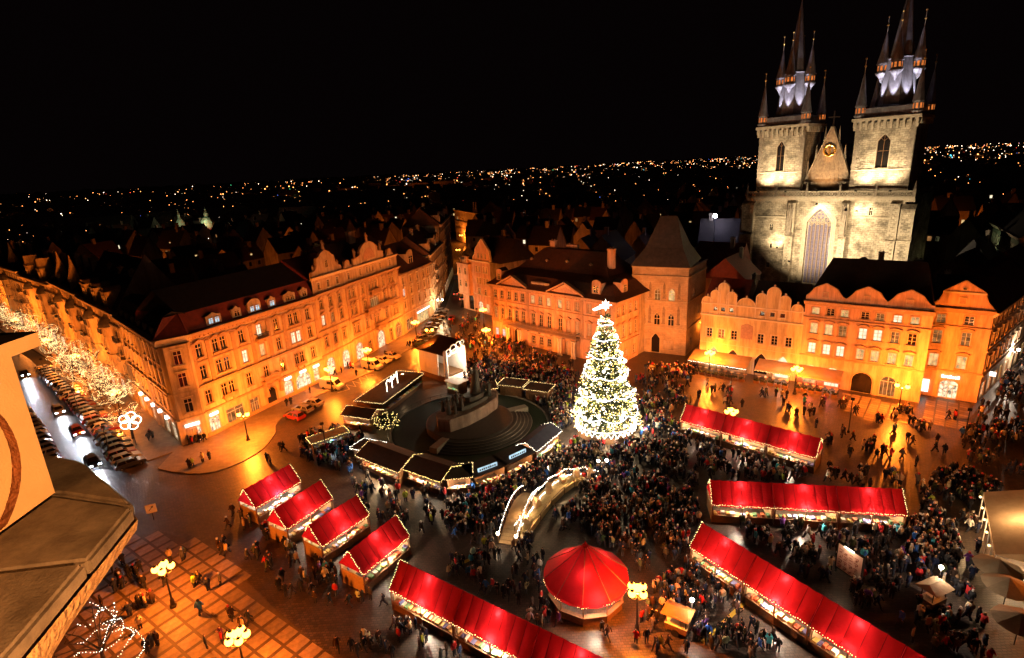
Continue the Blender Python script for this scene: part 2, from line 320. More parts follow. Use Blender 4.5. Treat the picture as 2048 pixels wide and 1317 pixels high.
class Fac:
    """one front of a building: x along it, y into it, z up"""
    def __init__(s, parent, P0, P1, H, mat, z0=0.0, sur='plain', trim=None, frame=None):
        s.p = parent; s.H = H; s.mat = mat; s.z0 = z0; s.holes = []; s.sur = sur; s.trim = trim or m_trim; s.fm = frame or m_frame
        d = Vector((P1[0] - P0[0], P1[1] - P0[1])); s.L = d.length; s.ang = math.atan2(d.y, d.x)
        s.M = TR(Vector((P0[0], P0[1], 0)) - Vector(parent.location)) @ RZ(s.ang)
    def W(s, x, y, z):
        return s.p.matrix_basis @ (s.M @ Vector((x, y, z))) if False else Vector(s.p.location) + (s.M @ Vector((x, y, z)))
    def put(s, name, me, x=0, y=0, z=0): return link(name, me, s.p, s.M @ TR((x, y, z)))
    def win(s, xc, zc, w, h, kind='casement', pane=None, sur='-', arch=None, rise=None, applied=False, fm=None, name='window'):
        rise = (w / 2 if arch == 'round' else (w * .6 if arch else 0)) if rise is None else rise
        sur = s.sur if sur == '-' else sur; pane = pane or m_glass
        z0 = zc - h / 2
        if not applied: s.holes.append((xc - w / 2, xc + w / 2, z0, z0 + h, arch, rise))
        f_, p_, s_ = win_meshes(w, h, kind, arch, rise, sur, fm or s.fm, s.trim, pane)
        o = s.put(name, f_, xc, -.34 if applied else 0, z0)
        link('pane', p_, o)
        if s_ and not applied: link('surround', s_, o)
        return o
    def row(s, xs, zc, w, h, lit=None, **kw):
        for i, x in enumerate(xs): s.win(x, zc, w, h, pane=(lit or {}).get(i), **kw)
    def finish(s, depth=.3):
        b = MB(); hs = s.holes
        xs = sorted({0.0, s.L} | {round(v, 4) for h in hs for v in h[:2] if 0 < v < s.L}); zs = sorted({s.z0, s.H} | {round(v, 4) for h in hs for v in h[2:4] if s.z0 < v < s.H})
        for i in range(len(xs) - 1):
            for j in range(len(zs) - 1):
                cx_, cz = (xs[i] + xs[i + 1]) / 2, (zs[j] + zs[j + 1]) / 2
                if any(h[0] < cx_ < h[1] and h[2] < cz < h[3] for h in hs): continue
                b.add([(xs[i], 0, zs[j]), (xs[i + 1], 0, zs[j]), (xs[i + 1], 0, zs[j + 1]), (xs[i], 0, zs[j + 1])], [(0, 1, 2, 3)])
        for x0, x1, z0, z1, arch, rise in hs:
            z0 = max(z0, s.z0)
            ap = arch_pts(x0, x1, z1 - rise, rise, arch)
            if arch:
                n = len(ap); k = n // 2
                b.add([(x0, 0, z1)] + [(x, 0, z) for x, z in ap[:k + 1]], [(0, i + 2, i + 1) for i in range(k)])
                b.add([(x1, 0, z1)] + [(x, 0, z) for x, z in ap[k:]], [(0, i + 2, i + 1) for i in range(n - k - 1)])
            bd = [(x0, z0)] + ap + [(x1, z0)]
            n = len(bd)
            b.add([(x, 0, z) for x, z in bd] + [(x, depth, z) for x, z in bd], [(i, (i + 1) % n, (i + 1) % n + n, i + n) for i in range(n)])
        b.add([(0, 0, s.H), (s.L, 0, s.H), (s.L, depth, s.H), (0, depth, s.H)], [(0, 1, 2, 3)])
        return b.build('wall', s.mat, s.p, s.M)
    def band(s, z, h=.4, pr=.3, x0=-.1, x1=None, mat=None, name='string_course'):
        b = MB(); profx(b, [(.05, z), (-pr * .45, z), (-pr * .55, z + h * .45), (-pr, z + h * .55), (-pr, z + h), (.05, z + h)], x0, (s.L + .1) if x1 is None else x1)
        return b.build(name, mat or s.trim, s.p, s.M)
    def cornice(s, z, h=.9, pr=.8, x0=-.2, x1=None, mat=None):
        b = MB(); x1 = s.L + .2 if x1 is None else x1
        profx(b, [(.1, z), (-pr * .3, z), (-pr * .35, z + h * .3), (-pr * .6, z + h * .4), (-pr * .65, z + h * .65), (-pr, z + h * .7), (-pr, z + h), (.1, z + h)], x0, x1)
        k = x0 + .4
        while k < x1 - .2: b.box(k, -pr * .58, z + h * .12, k + .22, -pr * .34, z + h * .4); k += .8
        return b.build('cornice', mat or s.trim, s.p, s.M)
    def pilaster(s, x, z0, z1, w=.7, pr=.14, mat=None):
        b = MB(); b.box(x - w / 2, -pr, z0, x + w / 2, -.002, z1); b.box(x - w / 2 - .1, -pr - .08, z1 - .45, x + w / 2 + .1, -.003, z1 - .1); b.box(x - w / 2 - .08, -pr - .06, z0, x + w / 2 + .08, -.003, z0 + .35)
        return b.build('pilaster', mat or s.trim, s.p, s.M)
    def balcony(s, x0, x1, z, pr=1.1, h=.95, mat=None, iron=False):
        b = MB(); b.box(x0, -pr, z - .3, x1, .0, z)
        k = x0 + .4
        while k < x1: b.box(k - .15, -pr * .7, z - .85, k + .15, 0, z - .3); k += max(1.6, (x1 - x0 - .8) / 6)
        o = b.build('balcony', mat or s.trim, s.p, s.M)
        b = MB(); b.box(x0, -pr, z + h - .12, x1, -pr + .14, z + h)
        for xx in (x0, x1 - .14): b.box(xx, -pr + .14, z + h - .12, xx + .14, 0, z + h)
        k = x0 + .05
        while k < x1: b.box(k, -pr + .02, z, k + (.06 if iron else .14), -pr + .12, z + h - .12); k += .3 if not iron else .2
        b.build('railing', m_metal if iron else (mat or s.trim), o); return o
    def roof(s, x0, x1, y0, y1, z0, zr, h0=0, h1=0, mat=None, yr=None, over=.0, name='roof'):
        yr = (y0 + y1) / 2 if yr is None else yr; b = MB()
        b.add([(x0, y0, z0), (x1, y0, z0), (x1, y1, z0), (x0, y1, z0), (x0 + h0, yr, zr), (x1 - h1, yr, zr)], [(0, 1, 5, 4), (1, 2, 5), (2, 3, 4, 5), (3, 0, 4), (3, 2, 1, 0)])
        return b.build(name, mat or m_roofdark, s.p, s.M)
    def mansard(s, x0, x1, depth, z0, z1, inset, zr, mat1, mat2, hip0=True, hip1=True):
        a0, a1 = (inset if hip0 else 0), (inset if hip1 else 0)
        b = MB(); b.add([(x0, 0, z0), (x1, 0, z0), (x1, depth, z0), (x0, depth, z0), (x0 + a0, inset, z1), (x1 - a1, inset, z1), (x1 - a1, depth - inset, z1), (x0 + a0, depth - inset, z1)],
                        [(0, 1, 5, 4), (1, 2, 6, 5), (2, 3, 7, 6), (3, 0, 4, 7)])
        ym = depth / 2; h = depth * .3
        b.add([(x0 + a0, inset, z1), (x1 - a1, inset, z1), (x1 - a1, depth - inset, z1), (x0 + a0, depth - inset, z1), (x0 + a0 + (h if hip0 else 0), ym, zr), (x1 - a1 - (h if hip1 else 0), ym, zr)], [(0, 1, 5, 4), (1, 2, 5), (2, 3, 4, 5), (3, 0, 4)], 1)
        return b.build('roof', [mat1, mat2], s.p, s.M)
    def dormer(s, x, y, z, w, h, pane=None, top='gable', n=1, mat=None, deep=2.2):
        b = MB(); r = h * .32
        if top == 'gable': pts = [(-w / 2, 0), (w / 2, 0), (w / 2, h), (w * .3, h + .08), (0, h + r), (-w * .3, h + .08), (-w / 2, h)]
        elif top == 'round': pts = [(-w / 2, 0), (w / 2, 0)] + [(w / 2 * math.cos(math.pi * k / 8), h + w * .32 * math.sin(math.pi * k / 8)) for k in range(9)]
        else: pts = [(-w / 2, 0), (w / 2, 0), (w / 2, h), (-w / 2, h)]
        b.prism(pts, 0, .35); b.box(-w / 2 + .05, .35, 0, w / 2 - .05, deep, h - .05)
        o = b.build('dormer', mat or s.mat, s.p, s.M @ TR((x, y, z)))
        rb = MB(); rb.add([(-w / 2 - .15, .3, h), (w / 2 + .15, .3, h), (w / 2 + .15, deep + .4, h), (-w / 2 - .15, deep + .4, h), (0, .3, h + r * .9), (0, deep + .4, h + r * .9)], [(0, 4, 5, 3), (1, 2, 5, 4), (0, 1, 4), (2, 3, 5)])
        rb.build('dormer_roof', m_roofdark, o)
        ww = (w - .5) / n - .25
        f_, p_, s_ = win_meshes(ww, h * .62, 'casement', None, 0, None, s.fm, s.trim, pane or m_glass)
        for k in range(n):
            q = TR(((k - (n - 1) / 2) * (ww + .25), -.24, h * .18)); link('window', f_, o, q); link('pane', p_, o, q)
        return o
    def chimney(s, x, y, z, w=1.1, d=.8, h=2.2, mat=None):
        b = MB(); b.box(x - w / 2, y - d / 2, z, x + w / 2, y + d / 2, z + h); b.box(x - w / 2 - .12, y - d / 2 - .12, z + h, x + w / 2 + .12, y + d / 2 + .12, z + h + .2)
        for k in (-.25, .25): b.box(x + w * k - .12, y - .12, z + h + .2, x + w * k + .12, y + .12, z + h + .55)
        return b.build('chimney', mat or m_ochre, s.p, s.M)
    def gable(s, pts, y0=-.05, y1=.45, mat=None, name='gable'):
        b = MB(); b.prism(pts, y0, y1); o = b.build(name, mat or s.mat, s.p, s.M)
        return o
    def coping(s, par, pts, y0=-.18, y1=.5, t=.2, mat=None):
        """moulding that follows the top outline of a gable"""
        b = MB()
        for (xa, za), (xb, zb) in zip(pts[:-1], pts[1:]):
            d = Vector((xb - xa, zb - za)); 
            if d.length < 1e-4: continue
            nrm = Vector((-d.y, d.x)).normalized() * t
            b.prism([(xa, za), (xb, zb), (xb + nrm.x, zb + nrm.y), (xa + nrm.x, za + nrm.y)], y0, y1)
        return b.build('coping', mat or s.trim, par)
    def statue(s, x, y, z, h=2.0, mat=None):
        b = MB(); figure(b, h, (x, y, z)); return b.build('statue', mat or s.trim, s.p, s.M, smooth=True)
def figure(b, h, at, m=0, arm=1):
    x, y, z = at; k = h / 1.8; T0 = b.T; b.T = (T0 or Matrix()) @ TR((x, y, z)) @ Matrix.Scale(k, 4)
    b.lathe([(.30, 0), (.26, .45), (.22, .9), (.25, 1.25), (.21, 1.42), (.08, 1.5), (.07, 1.54)], 8, (0, 0, 0), m)
    b.ball((0, 0, 1.66), .13, 8, m, 1.15)
    b.tube([(.22, 0, 1.38), (.36, -.08, 1.12), (.30, -.25, .95)], [.075, .06, .045], 6, m)
    b.tube([(-.22, 0, 1.38), (-.40, -.05, 1.35 + .1 * arm), (-.46, -.12, 1.2 + .45 * arm)], [.075, .06, .045], 6, m); b.T = T0
def body(parent, pts, z1, mat, z0=0.0):
    b = MB(); l = parent.location; b.plate([(p[0] - l.x, p[1] - l.y) for p in pts], z0, z1); return b.build('back_wall', mat, parent)
def inward(P0, P1, d):
    v = Vector((P1[0] - P0[0], P1[1] - P0[1])).normalized(); return Vector((-v.y, v.x)) * d
def quadbody(par, P0, P1, d0, d1, z, mat):
    i0, i1 = inward(P0, P1, d0), inward(P0, P1, d1); P0, P1 = Vector(P0), Vector(P1)
    e = (P1 - P0).normalized() * .02
    body(par, [P0 + i0 + e, P1 + i0 - e, P1 + i1 - e, P0 + i1 + e], z, mat)
FOOT = []       # footprints (polygons) that later scattering keeps clear of
def foot(P0, P1, d): 
    i1 = inward(P0, P1, d); P0, P1 = Vector(P0[:2]), Vector(P1[:2]); FOOT.append([P0, P1, P1 + i1, P0 + i1])

# ------------------------------------------------------------------ north row
A0, A1 = (-53.1, 86.7), (-40.9, 112.3); S1 = (-56.3, 84.0); S0 = (-75.2, 102.7)
tA = empty('corner_palace', (*A0, 0), 0, 'long ornate corner palace with red mansard roof, dormers and a rounded corner oriel', 'building')
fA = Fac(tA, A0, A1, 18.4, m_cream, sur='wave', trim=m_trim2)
colA = [1.5, 4.6, 6.1, 9.9, 13.8, 17.8, 21.5, 22.9, 26.0]
fA.row(colA, 15.3, 1.15, 2.3, {4: m_lit2}, sur='wave'); fA.row(colA, 11.5, 1.15, 2.3, {3: m_lit2, 4: m_lit, 6: m_lit2, 7: m_lit2}, sur='plain'); fA.row(colA, 7.0, 1.15, 2.4, {}, sur='plain')
fA.win(1.6, 1.9, 2.0, 2.6, 'shop', m_shop, sur=None); fA.win(5.8, 2.0, 3.6, 2.6, 'shop', m_litdim, sur=None); fA.win(10.0, 1.7, 2.0, 3.0, 'shop', m_litdim, sur='plain')
fA.win(14.1, 1.9, 2.3, 3.8, 'plain', m_glass, sur='plain', arch='round', name='door'); fA.win(18.3, 1.9, 2.2, 3.6, 'shop', m_shop, sur=None, arch='round'); fA.win(22.3, 1.9, 4.0, 3.7, 'shop', m_shop, sur=None, arch='round', rise=1.4); fA.win(26.0, 1.8, 1.5, 3.4, 'shop', m_shop, sur=None)
fA.finish(); fA.cornice(17.5, 1.2, 1.0); fA.band(4.4, .4, .3); fA.band(9.0, .5, .45); fA.band(16.8, .25, .15); fA.band(13.3, .2, .18); fA.band(.0, .8, .12); fA.band(3.2, .12, .1, 12.9, 13.0)
for x in (.35, 3.1, 8.1, 11.9, 15.8, 19.7, 24.5, 28.0): fA.pilaster(x, 9.5, 16.8, .7)
fA.balcony(12.2, 16.0, 5.6, 1.2); fA.balcony(12.6, 15.2, 13.9, .9, iron=True); fA.balcony(4.0, 6.8, 5.7, .5, .5); fA.balcony(21.0, 23.6, 5.7, .5, .5)
for x in (12.4, 15.8): fA.statue(x, -.9, 2.6, 2.6, m_relief)
for x, z in ((1.6, 3.75), (18.3, 4.0), (22.3, 4.05), (26.0, 3.9)):
    b = MB(); b.box(x - .8, -.25, z - .2, x + .8, -.05, z + .25); b.build('sign', m_sign, tA, fA.M)
fA.mansard(0.3, 28.4, 14, 18.7, 21.8, 1.5, 25.5, m_roofred, m_roofdark, False, False)
for x, t, n, p in ((5.3, 'gable', 2, m_litblue), (9.9, 'gable', 1, None), (13.8, 'round', 2, m_litblue), (17.8, 'gable', 1, m_litblue), (22.2, 'gable', 2, None), (26.0, 'gable', 1, None)):
    fA.dormer(x, .1, 18.75, 2.9 if n == 2 else 1.9, 1.7, p, t, n, m_cream)
quadbody(tA, A0, A1, .31, 13.8, 18.4, m_grey); foot(A0, A1, 14)
# rounded corner oriel and chamfer
fc = Fac(tA, S1, A0, 18.4, m_cream, sur='plain')
fc.win(fc.L / 2, 1.7, 2.4, 3.4, 'shop', m_shop, sur=None, arch='round'); fc.finish(); fc.cornice(17.5, 1.2, 1.0, -.5, fc.L + .5); fc.band(4.4, .4, .5, -.3, fc.L + .3)
b = MB(); b.prism([(fc.L / 2 - 1.1, 3.0), (fc.L / 2 + 1.1, 3.0), (fc.L / 2 + 1.1, 3.5), (fc.L / 2 - 1.1, 3.5)], -.25, -.06); b.build('sign', m_sign, tA, fc.M)
ob = MB(); W_ = fc.L
oring = [(-.2, .0), (.35, -.9), (W_ - .35, -.9), (W_ + .2, .0)]
ob.plate(oring, 5.0, 16.6); ob.plate([(x * 1.0, y * 1.15) for x, y in oring], 4.6, 5.0); ob.plate([(x, y * 1.2) for x, y in oring], 9.0, 9.4); ob.plate([(x, y * 1.2) for x, y in oring], 16.6, 17.4)
ob.build('oriel', m_cream, tA, fc.M)
for zc in (7.0, 11.5, 15.3):
    fc.sur = None; o = fc.win(W_ / 2, zc, 1.25, 2.4, applied=True); o.location = fc.M @ Vector((W_ / 2, -.9 - .24, zc - 1.2))
    b = MB(); b.box(W_ / 2 - .9, -1.15, zc - 1.4, W_ / 2 + .9, -.89, zc - 1.22); b.box(W_ / 2 - .9, -1.15, zc + 1.4, W_ / 2 + .9, -.89, zc + 1.55); b.build('sill', m_trim, tA, fc.M)
_dS = (Vector(S1) - Vector(S0)).normalized(); _dA = (Vector(A1) - Vector(A0)).normalized(); _l = Vector(A0)
_e = [Vector(S1) - _dS * 1.6 - inward(S0, S1, .5), Vector(S1) - inward(S0, S1, .7) + _dS * .3, Vector(A0) - inward(A0, A1, .7) - _dA * .3, Vector(A0) + _dA * .4 - inward(A0, A1, .3)]
_t = [Vector(S1) - _dS * 1.6 + inward(S0, S1, 1.5), Vector(S1) - _dS * .6 + inward(S0, S1, 1.6), Vector(A0) + _dA * .2 + inward(A0, A1, 1.8), Vector(A0) + _dA * .4 + inward(A0, A1, 1.5)]
b = MB(); b.add([(*(p - _l), 18.72) for p in _e] + [(*(p - _l), 21.8) for p in _t] + [(*(p - _l), 18.6) for p in _e], [(0, 1, 5, 4), (1, 2, 6, 5), (2, 3, 7, 6), (4, 5, 6, 7), (8, 9, 1, 0), (9, 10, 2, 1), (10, 11, 3, 2)]); b.build('corner_roof', m_roofred, tA)
# the palace's side along the avenue
fS = Fac(tA, S0, S1, 18.4, m_cream, sur='plain')
xs = [1.7 + 2.85 * k for k in range(9)]
for zc, h in ((7.0, 2.4), (11.5, 2.3), (15.3, 2.2)): fS.row(xs, zc, 1.15, h, {2: m_lit} if zc > 15 else {6: m_litdim}, sur='hood' if zc < 10 else 'wave')
for k, x in enumerate([2.6 + 4.2 * k for k in range(6)]): fS.win(x, 1.9, 2.6, 3.2, 'shop', m_shop if k != 1 else m_litdim, sur=None)
for k in range(5):
    b = MB(); b.box(5.4 + 4.2 * k, -.7, 3.9, 5.9 + 4.2 * k, -.1, 4.5); b.build('sign', m_sign, tA, fS.M)
fS.finish(); fS.cornice(17.5, 1.2, 1.0); fS.band(4.4, .4, .3); fS.band(9.0, .5, .45)
for x in (.4, 3.1, 5.9, 8.8, 11.7, 14.5, 17.4, 20.2, 23.1, 26.1): fS.pilaster(x, 9.5, 17.2, .6)
body(tA, [Vector(S0) + inward(S0, S1, .31), Vector(S1) + inward(S0, S1, .31), Vector(A0) + inward(A0, A1, .34), Vector(A0) + inward(A0, A1, 11), Vector(S0) + inward(S0, S1, 12)], 18.35, m_grey); foot(S0, S1, 12)
fS.mansard(0, 25.2, 6.5, 18.7, 21.8, 1.5, 22.4, m_roofdark, m_roofdark, False, False)
b = MB(); l_ = Vector(A0); b.plate([tuple(Vector(p) - l_) for p in (Vector(S0) + inward(S0, S1, 5), Vector(S1) + inward(S0, S1, 4) + Vector((-1, 1)), Vector(A0) + inward(A0, A1, 3), Vector(A1) + inward(A0, A1, 12), Vector(A1) + inward(A0, A1, 26), Vector(S0) + inward(S0, S1, 20))], 20.9, 21.3); b.build('flat_roof', m_roofdark, tA)
for k in range(6): fS.dormer(2.4 + 4.1 * k, .2, 18.75, 1.5, 1.3, None, 'flat', 1, m_cream, 1.6)

B0, B1 = A1, (-37.2, 122.3)
tB = empty('gabled_house', (*B0, 0), 0, 'narrow three-bay house with curved stepped gable topped by a statue', 'building')
fB = Fac(tB, B0, B1, 18.6, m_ochre, sur='arch', trim=m_trim2)
cB = [2.0, 5.1, 8.3]
fB.row(cB, 16.2, 1.1, 2.0, sur='wave'); fB.row(cB, 12.7, 1.1, 2.2, {0: m_lit2, 1: m_litdim}, sur='wave'); fB.row(cB, 7.9, 1.1, 2.2, sur='hood')
for x in (2.4, 7.9): fB.win(x, 2.2, 2.7, 4.0, 'shop', m_shop, sur=None, arch='round')
fB.finish(); fB.cornice(17.9, .9, .8); fB.band(5.0, .35, .25); fB.band(10.4, .3, .25)
b = MB(); b.box(.0, -.05, .0, 10.6, -.03, 4.9); 
fB2 = Fac(tB, B0, B1, 21.8, m_ochre, z0=18.8, sur='plain'); fB2.row(cB, 20.2, .9, 1.5, sur='plain'); fB2.finish(); fB2.cornice(21.6, .7, .6)
gp = [(.3, 22.2), (.5, 23.2), (1.6, 23.5), (2.3, 24.4), (2.5, 25.8), (3.2, 26.0), (3.9, 26.7), (5.3, 27.2), (6.6, 26.7), (7.3, 26.0), (8.0, 25.8), (8.2, 24.4), (8.9, 23.5), (10.0, 23.2), (10.3, 22.2)]
o = fB.gable(gp); fB.coping(o, gp); fB.win(5.3, 24.4, .9, 1.6, applied=True)
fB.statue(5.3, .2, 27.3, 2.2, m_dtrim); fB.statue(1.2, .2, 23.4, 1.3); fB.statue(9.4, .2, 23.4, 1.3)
quadbody(tB, B0, B1, .31, 13, 18.6, m_grey); foot(B0, B1, 13); fB.roof(.05, 10.6, .46, 13, 21.8, 26, mat=m_roofred); fB.chimney(-.5, 7, 21.5, 2.6, 1.0, 2.6, m_rose); fB.chimney(9.5, 9, 24, 1.2, .8, 2.2)
b = MB(); b.add([(-.25, 0, 18.6), (-.25, 13, 18.6), (-.25, 6.5, 24.5), (.05, 0, 18.6), (.05, 13, 18.6), (.05, 6.5, 24.5)], [(0, 2, 1), (3, 4, 5), (0, 3, 5, 2), (1, 2, 5, 4)]); b.build('fire_wall', m_rose, tB, fB.M)

C0, C1 = B1, (-29.3, 143.8)
tC = empty('insurance_palace', (*C0, 0), 0, 'richly ornamented wide palace with large arched central gable and statues on its roofline', 'building')
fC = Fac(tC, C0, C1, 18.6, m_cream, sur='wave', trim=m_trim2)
fC.row([1.5, 2.9], 16.2, .95, 2.0); fC.row([6.6], 16.2, .9, 2.0); fC.row([9.5, 10.8, 12.1], 16.4, .85, 2.3, sur='arch'); fC.row([15.5], 16.2, .9, 2.0); fC.row([18.5, 20.0], 16.2, .95, 2.0)
fC.row([1.6, 3.0, 6.6], 12.3, .95, 2.2); fC.win(10.8, 12.4, 3.6, 2.8, 'shop', m_litdim, sur='plain'); fC.row([15.5, 19.0, 20.6], 12.3, .95, 2.2)
fC.row([1.7, 3.1, 6.8, 10.3, 11.7, 15.5, 19.3, 20.7], 7.9, 1.0, 2.3, sur='hood')
fC.win(2.5, 2.2, 2.9, 4.1, 'shop', m_shop, sur='plain', arch='round'); fC.win(7, 1.9, 1.4, 2.8, 'shop', m_glass, sur='plain'); fC.win(11.9, 2.3, 3.2, 4.4, 'shop', m_shop, sur='plain', arch='round', name='door'); fC.win(16.6, 1.9, 1.5, 3.4, 'shop', m_glass, sur='plain'); fC.win(20.4, 2.2, 2.9, 4.0, 'shop', m_litdim, sur='plain', arch='round')
fC.finish(); fC.cornice(18.0, .9, .9); fC.band(5.2, .4, .3); fC.band(10.2, .35, .3); fC.band(14.2, .2, .2)
for x in (.35, 4.8, 8.2, 13.6, 17.2, 22.6): fC.pilaster(x, 10.6, 17.9, .6)
fC.balcony(6.0, 17.6, 10.6, 1.3); fC.balcony(8.8, 12.8, 14.4, 1.0); fC.balcony(9.8, 14.2, 5.9, 1.1)
fC2 = Fac(tC, C0, C1, 21.8, m_cream, z0=18.9, sur='plain'); fC2.row([1.8, 6.4, 9.2, 10.4, 11.6, 15, 19.5], 20.3, .85, 1.5); fC2.finish(); fC2.band(21.6, .5, .5)
gp = [(4.2, 22.0), (4.3, 23.6), (6.2, 23.9), (7.0, 24.2)] + [(10.7 + 3.6 * math.cos(math.pi * (1 - k / 10)), 24.2 + 2.6 * math.sin(math.pi * k / 10)) for k in range(11)] + [(14.4, 24.2), (15.2, 23.9), (16.9, 23.6), (17.0, 22.0)]
o = fC.gable(gp); fC.coping(o, gp[1:-1])
b = MB(); b.prism([(10.7 + 2.4 * math.cos(math.pi * k / 10), 22.9 + 2.6 * math.sin(math.pi * k / 10)) for k in range(11)], -.12, -.06); b.build('mosaic', m_relief, o)
for x in (1.8, 19.7):
    gp = [(x - 1.5, 22.05), (x - 1.4, 22.5), (x - .9, 22.7), (x - .6, 23.6), (x, 23.9), (x + .6, 23.6), (x + .9, 22.7), (x + 1.4, 22.5), (x + 1.5, 22.05)]; o = fC.gable(gp); fC.coping(o, gp)
fC.statue(10.7, .2, 26.9, 2.2); fC.statue(5.2, .2, 23.8, 2.3, m_dtrim); fC.statue(16.0, .2, 23.8, 2.3, m_dtrim); fC.statue(14.6, .2, 24.2, 1.6)
quadbody(tC, C0, C1, .31, 14, 21.8, m_grey); foot(C0, C1, 14); fC.roof(0, 22.9, .46, 14, 21.9, 27, 0, 0, m_roofbrown); fC.chimney(13.5, 6.5, 25.5, 2.6, .9, 3.4); fC.chimney(3.5, 9, 24, 1.2, .8, 3)
b = MB(); b.T = fC.M @ TR((6.9, -.2, 8.6)); b.add([(0, -1.3, 0), (0, -.1, 4.6), (.02, -.1, 4.6), (.02, -1.3, 0), (0, -.9, .1), (.02, -.9, .1)], [(0, 1, 2, 3), (0, 4, 1), (3, 2, 5)]); b.add([(0, -.1, 4.6), (.0, -1.6, -.3), (1.1, -1.0, -.4), (.4, -.1, 4.4)], [(0, 1, 2, 3)]); b.build('banner', m_rose, tC)

D0, D1 = C1, (-23.4, 161.9)
tD = empty('plain_house', (*D0, 0), 0, 'plain four-storey house with heavy dark eaves at the street corner', 'building')
fD = Fac(tD, D0, D1, 16.7, m_ochre, sur='plain')
cD = [2.2, 6.4, 10.6, 14.4, 17.4]
fD.row(cD, 14.3, 1.2, 1.7, sur='hood'); fD.row(cD, 11.2, 1.2, 2.0, {0: m_litblue}, sur='gable'); fD.row(cD, 7.8, 1.2, 2.0, sur='hood')
fD.win(4, 2.0, 4.2, 3.2, 'shop', m_litdim, sur=None); fD.win(12, 2.0, 7.5, 3.0, 'shop', m_lit, sur=None)
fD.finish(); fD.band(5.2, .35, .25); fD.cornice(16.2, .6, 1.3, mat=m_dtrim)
b = MB(); b.box(8.2, -.3, 3.75, 16.2, -.08, 4.1); b.build('sign', m_sign, tD, fD.M)
quadbody(tD, D0, D1, .31, 13, 16.7, m_grey); foot(D0, D1, 13); fD.roof(-.1, 18.8, -.9, 13.5, 16.85, 23.5, 0, 5, m_roofbrown); o = fD.dormer(8.6, .6, 17.3, 3.2, 3.6, None, 'round', 1, m_ochre, 3.5); fD.chimney(4, 7, 22, 1.4, .9, 2.6); fD.chimney(15, 9, 19, 1.2, .8, 3.5)

# lane going away: left side
for (P0, P1, H, mt, nm, lb, nf) in (((-23.4, 161.9), (-22.9, 190.5), 18.5, m_ochre, 'lane_house', 'dim orange house with gabled attic on the far lane, left of the traffic', 4), ((-22.9, 190.6), (-23.6, 232.0), 24.5, m_grey, 'tall_lane_house', 'tall dim grey-brown apartment house where the lane narrows', 6)):
    t = empty(nm, (*P0, 0), 0, lb, 'building'); f = Fac(t, P0, P1, H, mt, sur='hood')
    n = int(f.L / 3.4)
    for k in range(nf - 1): f.row([1.7 + 3.4 * i for i in range(n)], 6.0 + k * (H - 6.5) / (nf - 1.0), 1.2, 2.0, {3: m_litdim} if k % 2 else {})
    for i in range(int(f.L / 5)): f.win(2.5 + 5 * i, 1.9, 3.2, 3.0, 'shop', m_shop if i < 4 else m_lit, sur=None)
    f.finish(); f.cornice(H - .6, .9, .9); f.band(4.2, .35, .25); quadbody(t, P0, P1, .31, 13, H, m_grey); foot(P0, P1, 13); f.roof(0, f.L, -.4, 13, H + .2, H + 6, 0, 0, m_roofbrown)
    for x in (4, f.L / 2 + 3, f.L - 5): f.dormer(x, .3, H + .3, 3.0, 3.0, None, 'round', 1, mt, 3)
    for x in (8, f.L - 9): f.chimney(x, 6, H + 4, 1.3, .9, 3)
    for z in (9.6, 12.6): f.balcony(9, 12, z, .9, iron=True)

# houses right of the lane
E0, E1 = (-14.9, 170.6), (-5.6, 159.1)
tE = empty('corner_gable_house', (*E0, 0), 0, 'orange house with pointed curved gable and arcade beside the lane', 'building')
fE = Fac(tE, E0, E1, 16.0, m_peach, sur='plain'); LE = fE.L
fE.row([8.2, 9.6, 11.8, 13.2], 13.5, .8, 1.8); fE.row([8.4, 9.8, 11.8, 13.2], 10.0, .8, 1.8); fE.row([8.9], 6.8, 1.4, 1.8, {0: m_litdim}); fE.win(12, 6.6, 1.2, 1.8)
fE.win(4.3, 2.7, 2.8, 5.0, 'plain', m_glass, sur='plain', arch='round', name='arcade'); fE.win(9.2, 2.0, 2.2, 3.2, 'shop', m_shop, sur=None, arch='round'); fE.win(12.6, 1.9, 1.6, 2.6, 'shop', m_lit, sur=None)
fE.finish(); fE.cornice(15.6, .6, .5); fE.band(5.6, .3, .2)
gp = [(6.8, 16.2), (7.0, 17.2), (7.8, 17.8), (8.2, 19.2), (8.3, 19.5), (11.6, 22.6), (14.6, 19.5), (14.8, 19.2), (15.0, 17.8), (15.3, 16.2)]; o = fE.gable(gp); fE.coping(o, gp)
for x in (9.6, 11.4, 13.2): fE.win(x, 17.6, .7, 1.5, applied=True)
ob = MB(); ob.plate([(-.8, .3), (-.5, -1.1), (5.3, -1.1), (5.7, .0), (5.7, .3)], 5.4, 14.4); ob.plate([(-1, .3), (-.7, -1.3), (5.5, -1.3), (5.9, .3)], 14.4, 14.8); ob.plate([(-1, .3), (-.7, -1.3), (5.5, -1.3), (5.9, .3)], 5.0, 5.4); ob.build('oriel', m_peach, tE, fE.M)
for x in (.8, 3.8):
    for zc in (8.5, 12.4):
        o = fE.win(x, zc, 1.0, 2.0, applied=True); o.location = fE.M @ Vector((x, -1.34, zc - 1.0))
b = MB(); b.lathe([(3.1, 0), (3.0, .6), (2.2, 1.8), (.9, 3.0), (.2, 4.4)], 10, (2.4, 1.8, 16.0)); b.lathe([(2.7, 0), (2.7, 1.4)], 10, (2.4, 1.8, 14.6)); b.build('turret_roof', m_slate, tE, fE.M)
fE.dormer(3.4, -.9, 14.8, 2.6, 2.2, None, 'flat', 2, m_peach, 2)
quadbody(tE, E0, E1, .31, 14, 16, m_grey); foot(E0, E1, 14); fE.roof(0, LE + 5, .4, 14, 16, 22.3, 4, 0, m_roofdark); fE.chimney(13, 9, 19, 1.2, .8, 3.2)
